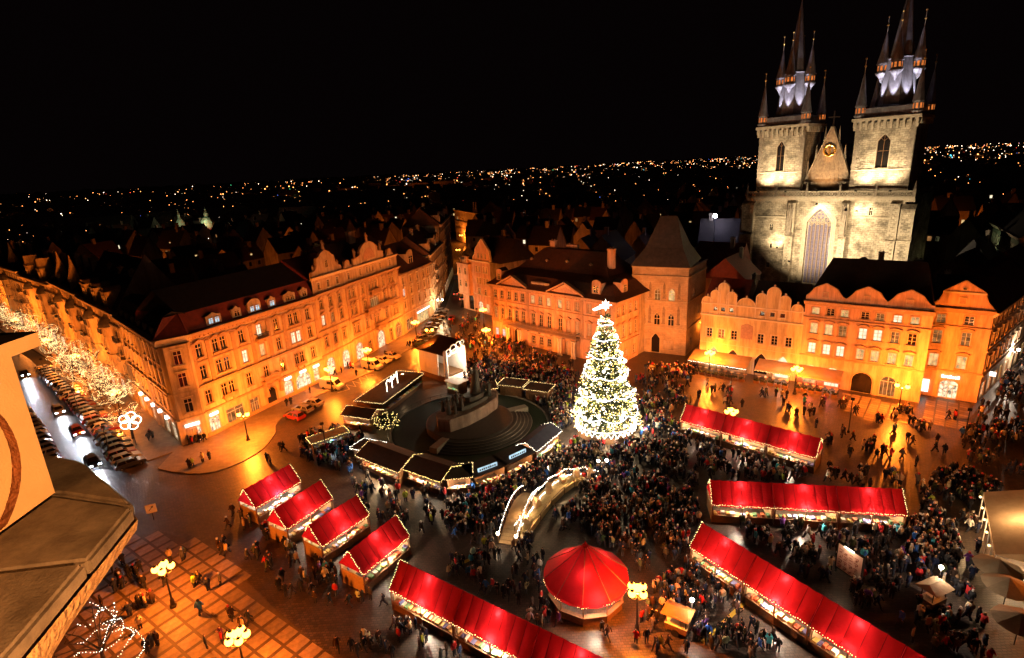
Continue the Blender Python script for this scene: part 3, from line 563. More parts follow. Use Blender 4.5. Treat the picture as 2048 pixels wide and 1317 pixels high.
P0, P1 = G(913, 480)[:2], G(962, 497)[:2]
t = empty('far_lane_palace', (P0[0], P0[1], 0), 0, 'pale streetlit facade closing the far end of the lane', 'building'); f = Fac(t, P0, P1, 19, m_pale, sur='plain')
for z in (6, 10, 14): f.row([2 + 3.4 * i for i in range(int(f.L / 3.4))], z, 1.4, 2.0, {1: m_lit, 2: m_litdim} if z == 14 else {7: m_litdim}, sur=None)
f.finish(); f.cornice(18.2, .9, 1.0); f.band(8, .3, .3); f.band(12, .3, .3); quadbody(t, P0, P1, .31, 16, 19, m_grey); foot(P0, P1, 16); f.roof(0, f.L, 0, 16, 19.1, 25, 2, 2)
for x in (f.L - 9, f.L - 5): f.gable([(x - 1.6, 19), (x - 1.4, 21), (x - .4, 22), (x, 25), (x + .4, 22), (x + 1.4, 21), (x + 1.6, 19)])

# ------------------------------------------------------------------ east side
K0, K1, K2 = (-4.9, 137.2), (21.8, 111.1), (28.2, 117.7)
tK = empty('rococo_palace', (*K0, 0), 0, 'rococo palace with two triangular pediments, long balcony and big dark hipped roof', 'building')
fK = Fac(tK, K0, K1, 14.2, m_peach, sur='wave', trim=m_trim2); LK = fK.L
cK = [1.6, 3.9, 6.4, 8.7, 10.9, 14.2, 16.6, 19.1, 22.4, 24.8, 27.3, 30.6, 33.2, 35.6]
fK.row(cK, 11.9, 1.15, 2.0, {5: m_lit, 6: m_litdim, 7: m_lit, 8: m_lit, 9: m_lit2, 10: m_litdim}, kind='cross', sur='plain'); fK.row(cK, 7.0, 1.15, 2.9, {0: m_litdim, 12: m_litdim}, kind='cross', sur='wave')
fK.row([1.5, 3.9, 31, 33.4, 35.6], 1.9, 1.1, 1.9, {0: m_litblue, 1: m_litblue}, kind='cross', sur='plain'); fK.row([14.0, 16.5, 19.0], 1.9, 1.2, 2.0, kind='cross', sur='hood')
for x in (8.6, 25.0): fK.win(x, 1.9, 2.2, 3.8, 'plain', m_glass, sur='plain', arch='round', name='door')
fK.finish(); fK.cornice(13.5, .9, .9); fK.band(4.6, .3, .2, 0, 5.0); fK.band(4.6, .3, .2, 28.4, LK); fK.band(10.1, .25, .25)
for x in (.4, 5.1, 12.6, 21.0, 28.6, LK - .4): fK.pilaster(x, 5.1, 13.4, .7, mat=m_relief if x in (5.1, 21.0) else None)
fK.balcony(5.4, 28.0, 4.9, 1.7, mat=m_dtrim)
for xc in (8.6, 25.0):
    for dx in (-2.3, -1.6, 1.6, 2.3):
        b = MB(); b.lathe([(.36, 0), (.36, .25), (.27, .35), (.24, 3.7), (.36, 3.95), (.36, 4.1)], 10, (xc + dx, -1.2, 0)); b.build('column', m_trim, tK, fK.M, smooth=False)
for xa, xc, xb in ((3.3, 7.9, 12.5), (19.4, 24.3, 29.2)):
    o = fK.gable([(xa, 14.4), (xb, 14.4), (xc, 16.7)], -.3, .3); fK.coping(o, [(xb + .3, 14.4), (xc, 16.9), (xa - .3, 14.4)], -.8, .4, -.35)
    b = MB(); b.prism([(xa + 1.6, 14.6), (xb - 1.6, 14.6), (xc, 16.1)], -.38, -.31); b.build('relief', m_relief, o)
    b = MB(); b.add([(xa - .3, -.7, 14.45), (xb + .3, -.7, 14.45), (xc, -.7, 17.0), (xa + 1, 5.5, 14.6), (xb - 1, 5.5, 14.6), (xc, 5.5, 17.0)], [(0, 2, 5, 3), (1, 4, 5, 2)]); b.build('pediment_roof', m_roofbrown, tK, fK.M)
b = MB(); d_ = 22.0
lv = [(-.9, 14.4, 0), (.4, 15.2, 0), (2.4, 17.0, 0), (5.2, 18.2, 0), (9.9, 22.6, 0)]
vs = []
for ins, z, _ in lv: vs += [(ins, ins, z), (LK - ins, ins, z), (LK - ins, d_ - ins, z), (ins, d_ - ins, z)]
fs = []
for i in range(len(lv) - 1): fs += [(4 * i + k, 4 * i + (k + 1) % 4, 4 * i + 4 + (k + 1) % 4, 4 * i + 4 + k) for k in range(4)]
b.add(vs, fs + [(16, 17, 18, 19)]); b.build('roof', m_roofbrown, tK, fK.M)
fK.dormer(2.7, .5, 15.0, 1.7, 2.6, None, 'round', 1, m_peach, 2.2); fK.dormer(32.1, .5, 15.0, 2.2, 2.6, None, 'round', 1, m_peach, 2.2); fK.dormer(15.9, .8, 14.8, 5.5, 1.2, None, 'flat', 4, m_grey, 2)
for x, y, z, p in ((13, 7, 19.4, None), (19, 7.2, 19.6, m_lit), (8, 7, 19.5, None), (26, 7, 19.4, None)): fK.dormer(x, y, z, .9, .8, p, 'gable', 1, m_dtrim, 1.4)
fK.chimney(12, 11, 22, 1.6, .9, 2.2, m_peach); fK.chimney(17.5, 11.5, 22, 3.4, .8, 1.4, m_rose); fK.chimney(31, 8, 19.5, 1.4, 1.1, 4.2, m_peach)
fk2 = Fac(tK, K1, K2, 14.2, m_peach, sur='wave', trim=m_trim2)
fk2.row([.9, 3.1, 5.7, 8.0], 11.9, 1.05, 2.0, kind='cross', sur='plain'); fk2.row([1.0, 3.1, 5.7, 8.0], 7.2, 1.05, 2.8, {}, kind='cross'); fk2.row([1.2, 4.2, 7.4], 2.0, 1.1, 1.9, kind='cross', sur='plain'); fk2.finish(); fk2.cornice(13.5, .9, .9); fk2.band(4.6, .35, .3)
o = fk2.dormer(4.6, .7, 15.0, 2.2, 2.6, None, 'round', 1, m_peach, 2.2)
i22 = inward(K0, K1, 21.6); body(tK, [Vector(K0) + inward(K0, K1, .31) + Vector((.1, 0)), Vector(K1) + inward(K0, K1, .35) - Vector((.35, 0)), Vector(K1) + i22 - Vector((.35, 0)), Vector(K0) + i22], 14.2, m_grey); foot(K0, K1, 22)

SB0, SB1, SB2 = (27.6, 121.5), (38.3, 115.6), (45.6, 125.4)
tS = empty('stone_tower_house', (*SB0, 0), 0, 'gothic stone tower house with pointed windows and tall dark tent roof', 'building')
fT = Fac(tS, SB0, SB1, 19.7, m_sand2, sur='plain', trim=m_quoin2)
fT.row([2.5, 5.7, 8.8], 13.7, 1.35, 2.8, {0: m_litdim, 2: m_lit, 1: m_litdim}, kind='gothic', arch='pointed'); fT.row([2.5, 5.7, 8.8], 8.0, 1.35, 2.9, kind='gothic', arch='pointed', fm=m_frame)
fT.win(5.5, 2.3, 2.0, 4.6, 'plain', m_glass, arch='pointed', name='door')
for x in (2.3, 8.4): fT.win(x, 1.9, .7, .9, 'plain', sur='plain')
fT.finish(); fT.band(6.0, .25, .18); fT.band(12.1, .25, .18); fT.band(17.6, .3, .3); fT.band(19.5, .3, .35)
for x in (.8, 4.1, 7.2, 10.4):
    b = MB(); b.prism([(x - .25, 13.0), (x + .25, 13.0), (x + .25, 15.6), (x, 16.5), (x - .25, 15.6)], -.1, -.003); b.box(x - .35, -.3, 12.8, x + .35, -.003, 13.0); b.build('niche', m_quoin, tS, fT.M)
    b = MB(); b.prism([(x - .3, 7.2), (x + .3, 7.2), (x + .3, 10.2), (x, 11.2), (x - .3, 10.2)], -.1, -.003); b.box(x - .4, -.35, 7.0, x + .4, -.003, 7.2); b.build('niche', m_quoin, tS, fT.M)
for x in (2.3, 8.4):
    b = MB(); b.box(x - 1.2, -.06, 1.0, x + 1.2, -.004, 3.1); ob = b.build('wall_panel', m_grey, tS, fT.M); ob.hide_render = False
f2 = Fac(tS, SB1, SB2, 19.7, m_sand2, sur='plain', trim=m_quoin2); f2.win(4, 14, 1.0, 1.8, 'gothic', arch='pointed'); f2.win(8, 9, .8, 1.4); f2.win(3, 2.6, .6, 1.6); f2.win(10, 3, .6, 1.2); f2.finish(); f2.band(6.0, .25, .18); f2.band(12.1, .25, .18); f2.band(17.6, .3, .3); f2.band(19.5, .3, .35)
b = MB(); b.add([(-.4, -.4, 19.9), (12.6, -.4, 19.9), (12.6, 12.6, 19.9), (-.4, 12.6, 19.9), (2.2, 2.4, 23.6), (10.4, 2.4, 23.6), (10.4, 10.2, 23.6), (2.2, 10.2, 23.6), (4.6, 6.0, 30.2), (8.2, 6.0, 30.2)],
                [(0, 1, 5, 4), (1, 2, 6, 5), (2, 3, 7, 6), (3, 0, 4, 7), (4, 5, 9, 8), (5, 6, 9), (6, 7, 8, 9), (7, 4, 8)]); b.build('roof', m_slate, tS, fT.M)
quadbody(tS, SB0, SB1, .31, 12, 19.6, m_grey); foot(SB0, SB1, 12.3)

F0, F1 = (39.2, 109.3), (54.25, 97.85)
tF = empty('school_house', (*F0, 0), 0, 'yellow gothic school house with rows of round stepped gables above an arcade', 'building')
fF = Fac(tF, F0, F1, 13.9, m_yellow, sur='plain')
fF.row([1.8, 4.2, 6.7, 11.7, 14.2, 16.7], 7.6, 1.15, 1.9, {1: m_litdim}, kind='cross', sur='plain'); fF.row([2.8, 4.3, 5.9, 11.7, 13.5, 15.3], 12.7, .8, .8, kind='plain', sur='plain', fm=m_framed)
for x, p in ((2.9, m_lit), (6.7, None), (12.1, None), (16.0, m_lit2)): fF.win(x, 2.4, 2.6, 4.4, 'plain', p, sur='plain', arch='pointed', rise=1.6, name='arcade')
fF.finish(); fF.band(11.2, .35, .3); fF.band(13.6, .3, .2); fF.band(5.4, .12, .06)
o = MB(); o.prism([(8.0, 7.2), (10.2, 7.2), (10.2, 9.8), (9.1, 10.3), (8.0, 9.8)], -.14, -.004); o.build('relief', m_relief, tF, fF.M)
for i, (x, zt, r) in enumerate(((1.1, 15.1, .95), (2.7, 16.5, .9), (4.25, 18.1, 1.0), (5.85, 16.4, .9), (8.6, 15.4, 1.7), (11.4, 16.6, .95), (13.5, 18.0, 1.15), (15.5, 16.5, .95), (17.7, 15.1, .95))):
    pts = [(x - r, 13.9)] + [(x + r * math.cos(math.pi * (1 - k / 10)), zt - r + r * math.sin(math.pi * k / 10)) for k in range(11)] + [(x + r, 13.9)]
    o = fF.gable(pts, -.06 - .004 * i, .4 + .004 * i); fF.coping(o, pts[1:-1], -.16, .42, .12)
    b = MB(); b.ball((x, .15, zt + .35), .22, 8); b.lathe([(.1, 0), (.06, .3)], 6, (x, .15, zt + .1)); b.build('finial', m_trim, tF, fF.M)
    if r < 1.6:
        for sx in (-1, 1):
            b = MB(); b.box(x + sx * (r + .02) - .09, -.14, 11.6, x + sx * (r + .02) + .09, -.065, zt - r); b.build('lesene', m_trim, tF, fF.M)
quadbody(tF, F0, F1, .31, 11, 13.8, m_grey); foot(F0, F1, 11.3); fF.roof(.1, 8.3, .5, 11, 13.9, 18.0, mat=m_roofred); fF.roof(9.3, fF.L, .5, 11, 13.9, 18.0, mat=m_roofdark)
G0, G1 = F1, (69.1, 86.1)
tG = empty('three_gable_house', (*G0, 0), 0, 'broad orange arcaded house with three curved gables and many lit windows', 'building')
fG = Fac(tG, G0, G1, 16.0, m_peach, sur='arch', trim=m_trim2); LG = fG.L
cG = [1.8, 4.2, 6.4, 9.5, 11.7, 14.2, 16.6]
fG.row(cG, 14.3, 1.25, 1.3, {0: m_lit, 2: m_lit, 4: m_litdim, 5: m_lit2, 6: m_lit}, sur='plain', kind='cross'); fG.row(cG, 11.0, 1.25, 2.0, {0: m_lit, 1: m_lit, 2: m_litdim, 3: m_lit2, 4: m_lit2, 5: m_litdim}, kind='cross'); fG.row(cG, 7.2, 1.25, 2.0, {k: (m_lit2 if k < 3 else m_lit) for k in range(7)}, kind='cross')
for x, w_, p in ((1.9, 2.2, m_lit), (5.6, 2.4, m_lit2), (14.2, 2.4, m_litdim)): fG.win(x, 2.0, w_, 3.7, 'shop', p, sur=None, arch='round', name='arcade')
fG.win(10.3, 1.9, 3.3, 3.9, 'plain', m_glass, sur='plain', arch='round', name='passage')
fG.finish(); fG.band(5.5, .3, .2); fG.band(12.9, .25, .25); fG.cornice(15.4, .8, .7)
b = MB(); b.box(0, .0, 16.2, LG, .4, 17.1); b.build('attic_wall', m_peach, tG, fG.M)
for i, x in enumerate((3.1, 9.5, 15.5)):
    pts = [(x - 2.9, 17.05), (x - 2.6, 17.3), (x - 2.1, 17.9), (x - 1.8, 18.4), (x - 1.75, 18.5), (x, 19.4), (x + 1.75, 18.5), (x + 1.8, 18.4), (x + 2.1, 17.9), (x + 2.6, 17.3), (x + 2.9, 17.05), (x + 2.9, 16.25), (x - 2.9, 16.25)]
    o = fG.gable(list(reversed(pts)), -.05, .42); fG.coping(o, pts[:11], -.2, .45, .16); fG.win(x, 17.4, 1.0, 1.0, 'plain', m_relief, applied=True)
quadbody(tG, G0, G1, .31, 16, 16.0, m_grey); foot(G0, G1, 16); fG.roof(0, LG, .5, 17, 16.3, 22.8, 2.5, 2, m_roofdark); fG.chimney(15.5, 12, 19, 1.2, 1.0, 3.5, m_ochre)
b = MB(); b.box(10.5, 14.5, 17.5, 17.5, 15.2, 19.4); b.build('fire_wall', m_ochre, tG, fG.M)
H0, H1, H2 = (71.6, 89.6), (78.0, 84.9), (100.5, 102.3)
tH = empty('pediment_house', (*H0, 0), 0, 'narrow orange corner house with triangular pediment and white-lit shop door', 'building')
fH = Fac(tH, H0, H1, 15.6, m_peach, sur='arch', trim=m_trim2); LH = fH.L
fH.row([1.3, 5.0], 14.1, 1.3, 1.5, {0: m_litdim}, kind='cross', sur='plain'); fH.row([1.2, 5.0], 10.9, 1.3, 2.3, {0: m_litdim, 1: m_litdim}, kind='cross'); fH.row([1.2, 5.0], 6.7, 1.35, 2.3, {0: m_lit, 1: m_lit}, kind='cross')
fH.win(3.9, 1.7, 2.6, 3.3, 'shop', m_shop, sur='plain', arch='round', rise=.7, name='door')
b = MB(); b.box(.1, -.15, .7, 1.2, -.02, 3.0); b.build('poster', emit('poster_light', (1, .95, .8), 2.6, vary=.5, scale=2.5), tH, fH.M)
b = MB(); 
for k in range(7): b.box(2.7 + .36 * k, -.2, 3.75, 2.98 + .36 * k, -.06, 4.15 + .12 * (k % 3 == 0))
b.build('sign', m_sign, tH, fH.M)
fH.finish(); fH.band(4.9, .3, .2); fH.band(12.8, .25, .25); fH.cornice(15.3, .8, .6)
pts = [(-.2, 16.1), (.1, 16.6), (.7, 17.3), (1.1, 18.4), (1.15, 18.9), (3.7, 20.7), (6.4, 18.9), (6.45, 18.4), (6.9, 17.3), (7.5, 16.6), (7.8, 16.1)]
o = fH.gable(list(reversed(pts)), -.05, .42); fH.coping(o, pts, -.2, .45, .16); b = MB(); b.box(.9, -.25, 18.6, 6.6, -.06, 18.9); b.build('string_course', m_trim, tH, fH.M); fH.win(3.7, 17.4, 1.0, 1.2, 'plain', m_relief, applied=True); fH.win(3.7, 19.4, .6, .4, 'plain', applied=True)
f2 = Fac(tH, H1, H2, 15.6, m_ochre, sur='hood')
for z in (6.8, 10.9, 14.0): f2.row([2 + 3.2 * k for k in range(8)], z, 1.2, 2.0 if z < 12 else 1.4, {3: m_litdim} if z < 8 else {}, sur='hood')
for k in range(7): f2.win(2.4 + 3.9 * k, 1.8, 2.4, 2.8, 'shop', m_shop if k in (0, 1, 2, 4) else m_lit, sur=None)
f2.finish(); f2.cornice(15.0, .8, .7); f2.band(4.6, .3, .25); f2.band(9.0, .25, .2)
b = MB(); b.box(5, -.9, 3.6, 5.3, -.1, 4.3); b.build('sign', m_sign, tH, f2.M)
quadbody(tH, H0, H1, .31, 15, 15.6, m_grey); quadbody(tH, H1, H2, .31, 9, 15.6, m_grey); foot(H0, H1, 16); foot(H1, H2, 9); fH.roof(0, LH, .5, 16, 16, 20.2, 0, 0, m_roofdark); f2.roof(-.3, f2.L, -.5, 9, 15.8, 20.4, 3, 0, m_roofbrown)
b = MB(); b.box(-3.2, 2.2, 0, .1, 2.6, 15.5); b.build('wall', m_peach, tH, fH.M)
# ------------------------------------------------------------------ avenue row (left)
_line = [(0.0, Vector(S1)), (26.6, Vector(S0))]
for s_, a_ in ((61.4, 137.6), (300.0, 141.0)): _line.append((_line[-1][0] + s_, _line[-1][1] + Vector((math.cos(R(a_)), math.sin(R(a_)))) * s_))
def AV(s_, q):
    """point s metres up the avenue along its house line and q metres out into the street"""
    for (s0, p0), (s1, p1) in zip(_line[:-1], _line[1:]):
        if s_ <= s1 or s1 == _line[-1][0]:
            d_ = (p1 - p0).normalized(); p = p0 + d_ * (s_ - s0) + Vector((-d_.y, d_.x)) * q; return (p.x, p.y)
def along(s_): return AV(s_, 0)
_row = ((26.8, 57, 19.0, m_cream, 'avenue_house', 'tall avenue house with curved balconies and a bare triangular fire wall', 1), (57, 87.9, 19.5, m_ochre, 'avenue_house', 'avenue house with two domed oriels standing beyond the bare fire wall', 2), (88.1, 122, 18.5, m_cream, 'avenue_house', 'avenue house with pointed attic gables behind the garlanded trees', 3), (122, 165, 19.5, m_pale, 'avenue_house', 'pale avenue house with long straight cornice beyond the pointed gables', 4), (165, 212, 19.0, m_ochre, 'avenue_house', 'ochre avenue house near the left picture edge, second farthest of the row', 2), (212, 275, 19.5, m_cream, 'avenue_house', 'farthest avenue house, cut by the left picture edge', 4))
for sa, sb, H, mt, nm, lb, k_ in _row:
    P0, P1 = along(sb), along(sa + .1); t = empty(nm, (*P0, 0), 0, lb, 'building', 'houses along the garlanded avenue'); f = Fac(t, P0, P1, H, mt, sur='plain'); L_ = f.L
    n = int(L_ / 3.1)
    for zi, zc in enumerate((6.8, 10.6, 14.2, 17.2)): f.row([1.6 + 3.1 * i for i in range(n)], zc, 1.15, 2.1 if zi < 3 else 1.3, {(3 * zi + k_) % n: m_litdim}, sur=('hood', 'wave', 'arch', None)[zi])
    for i in range(int(L_ / 4.4)): f.win(2.4 + 4.4 * i, 1.9, 3.0, 3.1, 'shop', m_shop if (i + k_) % 2 else m_lit, sur=None)
    f.finish(); f.cornice(H - .9, 1.0, 1.0); f.band(4.4, .4, .3); f.band(8.6, .3, .3); f.band(15.8, .3, .35)
    for x in (1.0, L_ * .25, L_ * .5, L_ * .75, L_ - 1.0):
        f.pilaster(x, 8.9, 15.7, .6)
    for xo in ((L_ * .3, L_ * .72) if k_ != 4 else (L_ * .5,)):                      # oriels with little domes and curved balconies
        b = MB(); o_r = [(xo - 1.9, 0), (xo - 1.4, -1.2), (xo + 1.4, -1.2), (xo + 1.9, 0)]; b.plate(o_r, 5.4, 15.0); b.plate([(xo + (x - xo) * 1.12, y * 1.15) for x, y in o_r], 5.0, 5.4); b.plate([(xo + (x - xo) * 1.12, y * 1.15) for x, y in o_r], 9.4, 9.75); b.plate([(xo + (x - xo) * 1.12, y * 1.15) for x, y in o_r], 15.0, 15.4)
        ob = b.build('oriel', mt, t, f.M)
        b = MB(); b.lathe([(1.75, 0), (1.7, .6), (1.2, 1.5), (.5, 2.1), (.15, 2.9)], 10, (xo, -.15, 15.4)); b.build('oriel_dome', m_slate, ob)
        for zc in (7.2, 12.2):
            q = f.win(xo, zc, 1.5, 2.4, applied=True); q.location = f.M @ Vector((xo, -1.44, zc - 1.2))
    for x in (L_ * .12, L_ * .52, L_ * .9): f.balcony(x - 1.5, x + 1.5, 9.4, 1.0, iron=(k_ % 2 == 0)); f.balcony(x - 1.5, x + 1.5, 13.0, .9, iron=True)
    quadbody(t, P0, P1, .31, 13, H, m_grey); foot(P0, P1, 13)
    f.roof(0, L_, .6, 13, H + .1, H + (9.5 if k_ == 1 else 6.0), 0, 0, m_roofdark)
    if k_ == 1:
        b = MB(); b.add([(L_, .2, H - .6), (L_, 13.4, H - .6), (L_, 6.8, H + 10.4), (L_ + .3, .2, H - .6), (L_ + .3, 13.4, H - .6), (L_ + .3, 6.8, H + 10.4), (L_, .2, H + .8), (L_ + .3, .2, H + .8)], [(0, 1, 2, 6), (3, 7, 5, 4), (6, 2, 5, 7), (1, 4, 5, 2), (0, 6, 7, 3)]); b.build('fire_wall', m_rose, t, f.M)
    if k_ in (1, 3):
        for x in ((L_ * .2, L_ * .48, L_ * .75) if k_ == 1 else (L_ * .3, L_ * .7)):
            b = MB(); b.prism([(x - 1.7, H), (x + 1.7, H), (x + 1.7, H + 3.6), (x + .8, H + 4.2), (x, H + (6.2 if k_ == 3 else 4.4)), (x - .8, H + 4.2), (x - 1.7, H + 3.6)], .1, 3.2); b.box(x - 1.9, -.1, H + 3.3, x + 1.9, 3.4, H + 3.55); o = b.build('attic_gable', mt, t, f.M)
            q = f.win(x, H + 1.7, 1.3, 1.8, applied=True); q.location = f.M @ Vector((x, -.16, H + .8))
    for x in (L_ * .35, L_ * .62, L_ * .88): f.chimney(x, 5, H + 3, 1.3, .9, 4.2, m_ochre)
    if k_ in (2, 4):
        for x in (L_ * .25, L_ * .7): b = MB(); b.lathe([(1.3, 0), (1.2, 1.6), (1.5, 1.8), (1.1, 3.2), (.5, 5.4), (.08, 8.0)], 8, (x, 1.6, H)); b.build('spirelet', m_ochre if k_ == 2 else m_slate, t, f.M)

# ------------------------------------------------------------------ street on the right
for (P0, P1, H, mt, nm, lb) in (((101, 102.8), (138, 132), 16, m_grey, 'side_street_house', 'dim shopfront house lining the busy side street at the far right'),):
    t = empty(nm, (*P0, 0), 0, lb, 'building'); f = Fac(t, P0, P1, H, mt, sur='hood')
    for z in (6.6, 10.4, 13.6): f.row([2 + 3.3 * i for i in range(int(f.L / 3.4))], z, 1.2, 1.9)
    for i in range(10): f.win(2.4 + 4.2 * i, 1.8, 2.6, 2.9, 'shop', m_shop if i % 3 else m_lit, sur=None)
    f.finish(); f.cornice(H - .6, .8, .7); f.band(4.4, .3, .25); quadbody(t, P0, P1, .31, 11, H, m_grey); foot(P0, P1, 11); f.roof(0, f.L, -.4, 11, H + .2, H + 5.5, 0, 0, m_roofbrown); f.dormer(8, .8, H + .5, 1.6, 1.8, None, 'gable', 1, mt); f.chimney(14, 5, H + 4, 1.2, .8, 2.5)
P0, P1 = G(1988, 447, 20)[:2], G(2075, 494, 20)[:2]
tN = empty('green_facade_house', (P0[0], P0[1], 0), 0, 'pale green floodlit house with a row of tall windows under a round-holed frieze, right edge', 'building'); f = Fac(tN, P0, P1, 20, m_green, sur='hood')
n = int(f.L / 2.3)
for z in (5, 9.0, 16.4): f.row([1.4 + 2.3 * i for i in range(n)], z, 1.0, 2.6, sur='plain')
f.row([1.4 + 2.3 * i for i in range(n)], 12.6, .8, .8, kind='plain', arch='round', rise=.4, sur='plain')
f.finish(); f.cornice(19.2, 1.0, 1.0); f.band(14.2, .4, .4); f.band(11.3, .3, .3); quadbody(tN, P0, P1, .31, 14, 20, m_grey); foot(P0, P1, 14); f.roof(0, f.L, -.3, 14, 20.2, 26.5, 4, 0, m_slate)
FN = f
# small roofs crowded between the front row and the church
def small_house(name, x, y, w, d, h, rh, ang, mat, roofm, label, hip=False, lit=None):
    t = empty(name, (x, y, 0), 0, label, 'building'); c_, s_ = math.cos(ang), math.sin(ang)
    P0 = (x - c_ * w / 2 + s_ * d / 2, y - s_ * w / 2 - c_ * d / 2); P1 = (x + c_ * w / 2 + s_ * d / 2, y + s_ * w / 2 - c_ * d / 2)
    f = Fac(t, P0, P1, h, mat, sur=None); n = max(1, int(w / 3.2))
    for z in range(int(h / 3.6)): f.row([w * (i + .5) / n for i in range(n)], h - 2.0 - 3.4 * z, 1.1, 1.6, lit or {})
    f.finish(); quadbody(t, P0, P1, .31, d, h, mat); hp = w * .5 - .1 if hip else 0; f.roof(-.2, w + .2, -.3, d + .3, h, h + rh, hp, hp, roofm)
    if not hip:
        b = MB(); b.prism([(0, h), (w, h), (w, h + .1), (0, h + .1)], 0, .1); 
    FOOT.append([Vector(P0), Vector(P1), Vector(P1) + inward(P0, P1, d), Vector(P0) + inward(P0, P1, d)]); f.chimney(w * .75, d * .4, h + rh * .4, 1.0, .7, rh * .6 + 1.2, m_grey); return f
EA = R(-40)
small_house('courtyard_house', 76.5, 117, 13, 13, 14, 6, EA, m_grey, m_slate, 'grey courtyard house with slate pyramid roof in front of the church', True)
small_house('courtyard_house', 50.4, 113.5, 7, 6, 13.4, 3.2, R(50), m_pale, m_roofred, 'little pale house peeping between round gables below the church')
small_house('courtyard_house', 58.5, 113.0, 8, 6, 12, 3.0, EA + .1, m_pale, m_roofbrown, 'low brown-roofed house behind the school house gables')
small_house('courtyard_house', 54, 131, 11, 10, 14.5, 5, R(50), m_rose, m_roofred, 'steep red-roofed house squeezed behind the stone tower house')
small_house('courtyard_house', 57, 146, 12, 10, 15, 5.5, EA, m_rose, m_roofred, 'red-roofed house with gable left of the church')
small_house('courtyard_house', 88, 113.5, 14, 9, 11.5, 4.5, EA, m_grey, m_roofbrown, 'long brown-roofed house behind the pediment house')
small_house('courtyard_house', 105, 124, 13, 9, 13.5, 5.5, R(38), m_ochre, m_roofbrown, 'ochre house with steep roof right of the church')
small_house('courtyard_house', 120, 139, 11, 9, 12.5, 7, R(38), m_grey, m_slate, 'steep slate-roofed house below the green facade')

# ------------------------------------------------------------------ church
T0, T1 = (68.54, 157.19), (93.4, 130.5)
tT = empty('gothic_church', (*T0, 0), 0, 'floodlit gothic church front with two tall spired towers and a pointed gable between', 'church')
fT = Fac(tT, T0, T1, 31.0, m_stone, sur=None, trim=m_quoin2); MT = fT.M
fT.win(18.4, 18.2, 5.9, 20.0, 'plain', m_glass, arch='pointed', rise=3.6, name='great_window')
fT.win(6.3, 23.1, 1.0, 2.2, 'gothic', arch='pointed', sur='plain'); fT.win(6.6, 17.9, .7, 1.5, 'plain', arch='pointed', sur='plain'); fT.win(29.7, 27.8, .8, 2.2, 'gothic', arch='pointed', sur='plain'); fT.win(6.2, 12.5, 1.0, 1.6, 'plain', sur='plain')
fT.finish(1.2)
# the great window: glazing set deep in its reveal, bars and tracery
gw = [o for o in tT.children if o.name.startswith('great_window')][0]; gw.location = MT @ Vector((18.4, .85, 8.2))
lead = plaster('church_glass', (.17, .15, .22), (.09, .08, .12), rough=.12, scale=3.5, bump=.35, spec=.9, fine=2.0)
for ch in gw.children:
    if ch.name.startswith('pane'): ch.data = ch.data.copy(); ch.data.materials[0] = lead
for k in range(5):
    b = MB(); x = -1.96 + .98 * k; b.box(x - .13, -.06, .1, x + .13, .16, 16.4); b.build('mullion', m_dtrim, gw)
b = MB()
for k in range(15): b.box(-2.9, .05, .8 + k * 1.08, 2.9, .1, .85 + k * 1.08)
b.build('glazing_bars', m_dtrim, gw)
for (x, z, r) in ((0, 18.0, 1.05), (-1.6, 17.0, .8), (1.6, 17.0, .8), (-.65, 16.3, .55), (.65, 16.3, .55), (-2.2, 16.0, .5), (2.2, 16.0, .5)):
    b = MB(); b.tube([(x + r * math.cos(2 * math.pi * k / 14), .02, z + r * math.sin(2 * math.pi * k / 14)) for k in range(15)], .09, 4)
    for a in range(4): b.tube([(x + r * .5 * math.cos(R(90 * a + 45)) + r * .45 * math.cos(2 * math.pi * k / 8), .04, z + r * .5 * math.sin(R(90 * a + 45)) + r * .45 * math.sin(2 * math.pi * k / 8)) for k in range(9)], .05, 4)
    b.build('tracery', m_quoin2, gw)
b = MB(); op = opening(5.9, 20.0, 'pointed', 3.6)
for k, (o_, y_) in enumerate(((.0, -.12), (.35, -.06), (.7, -.03))): ring(b, [(x * (1 + 2 * (o_ + .3) / 5.9), z * (1 + (o_ + .3) / 20)) for x, z in op], [(x * (1 + 2 * o_ / 5.9), z * (1 + o_ / 20)) for x, z in op], y_, .0, .0)
b.build('window_moulding', m_quoin2, tT, MT @ TR((18.4, 0, 8.2)))
def quoins(par, M, x, y, z0, z1, sx, seed=1, w0=.75, mat=None, d=.09):
    rr = random.Random(seed); b = MB(); z = z0; k = 0
    while z < z1 - .2:
        h = rr.uniform(.38, .56); ww = (w0 + .45 * (k % 2)) * rr.uniform(.85, 1.15); e = rr.uniform(.02, .05)
        b.box(x, y - d - e, z + .02, x + sx * ww, y + .02, min(z1, z + h) - .02) if sx > 0 else b.box(x - ww, y - d - e, z + .02, x, y + .02, min(z1, z + h) - .02); z += h; k += 1
    return b.build('quoins', mat or m_quoin2, par, M)
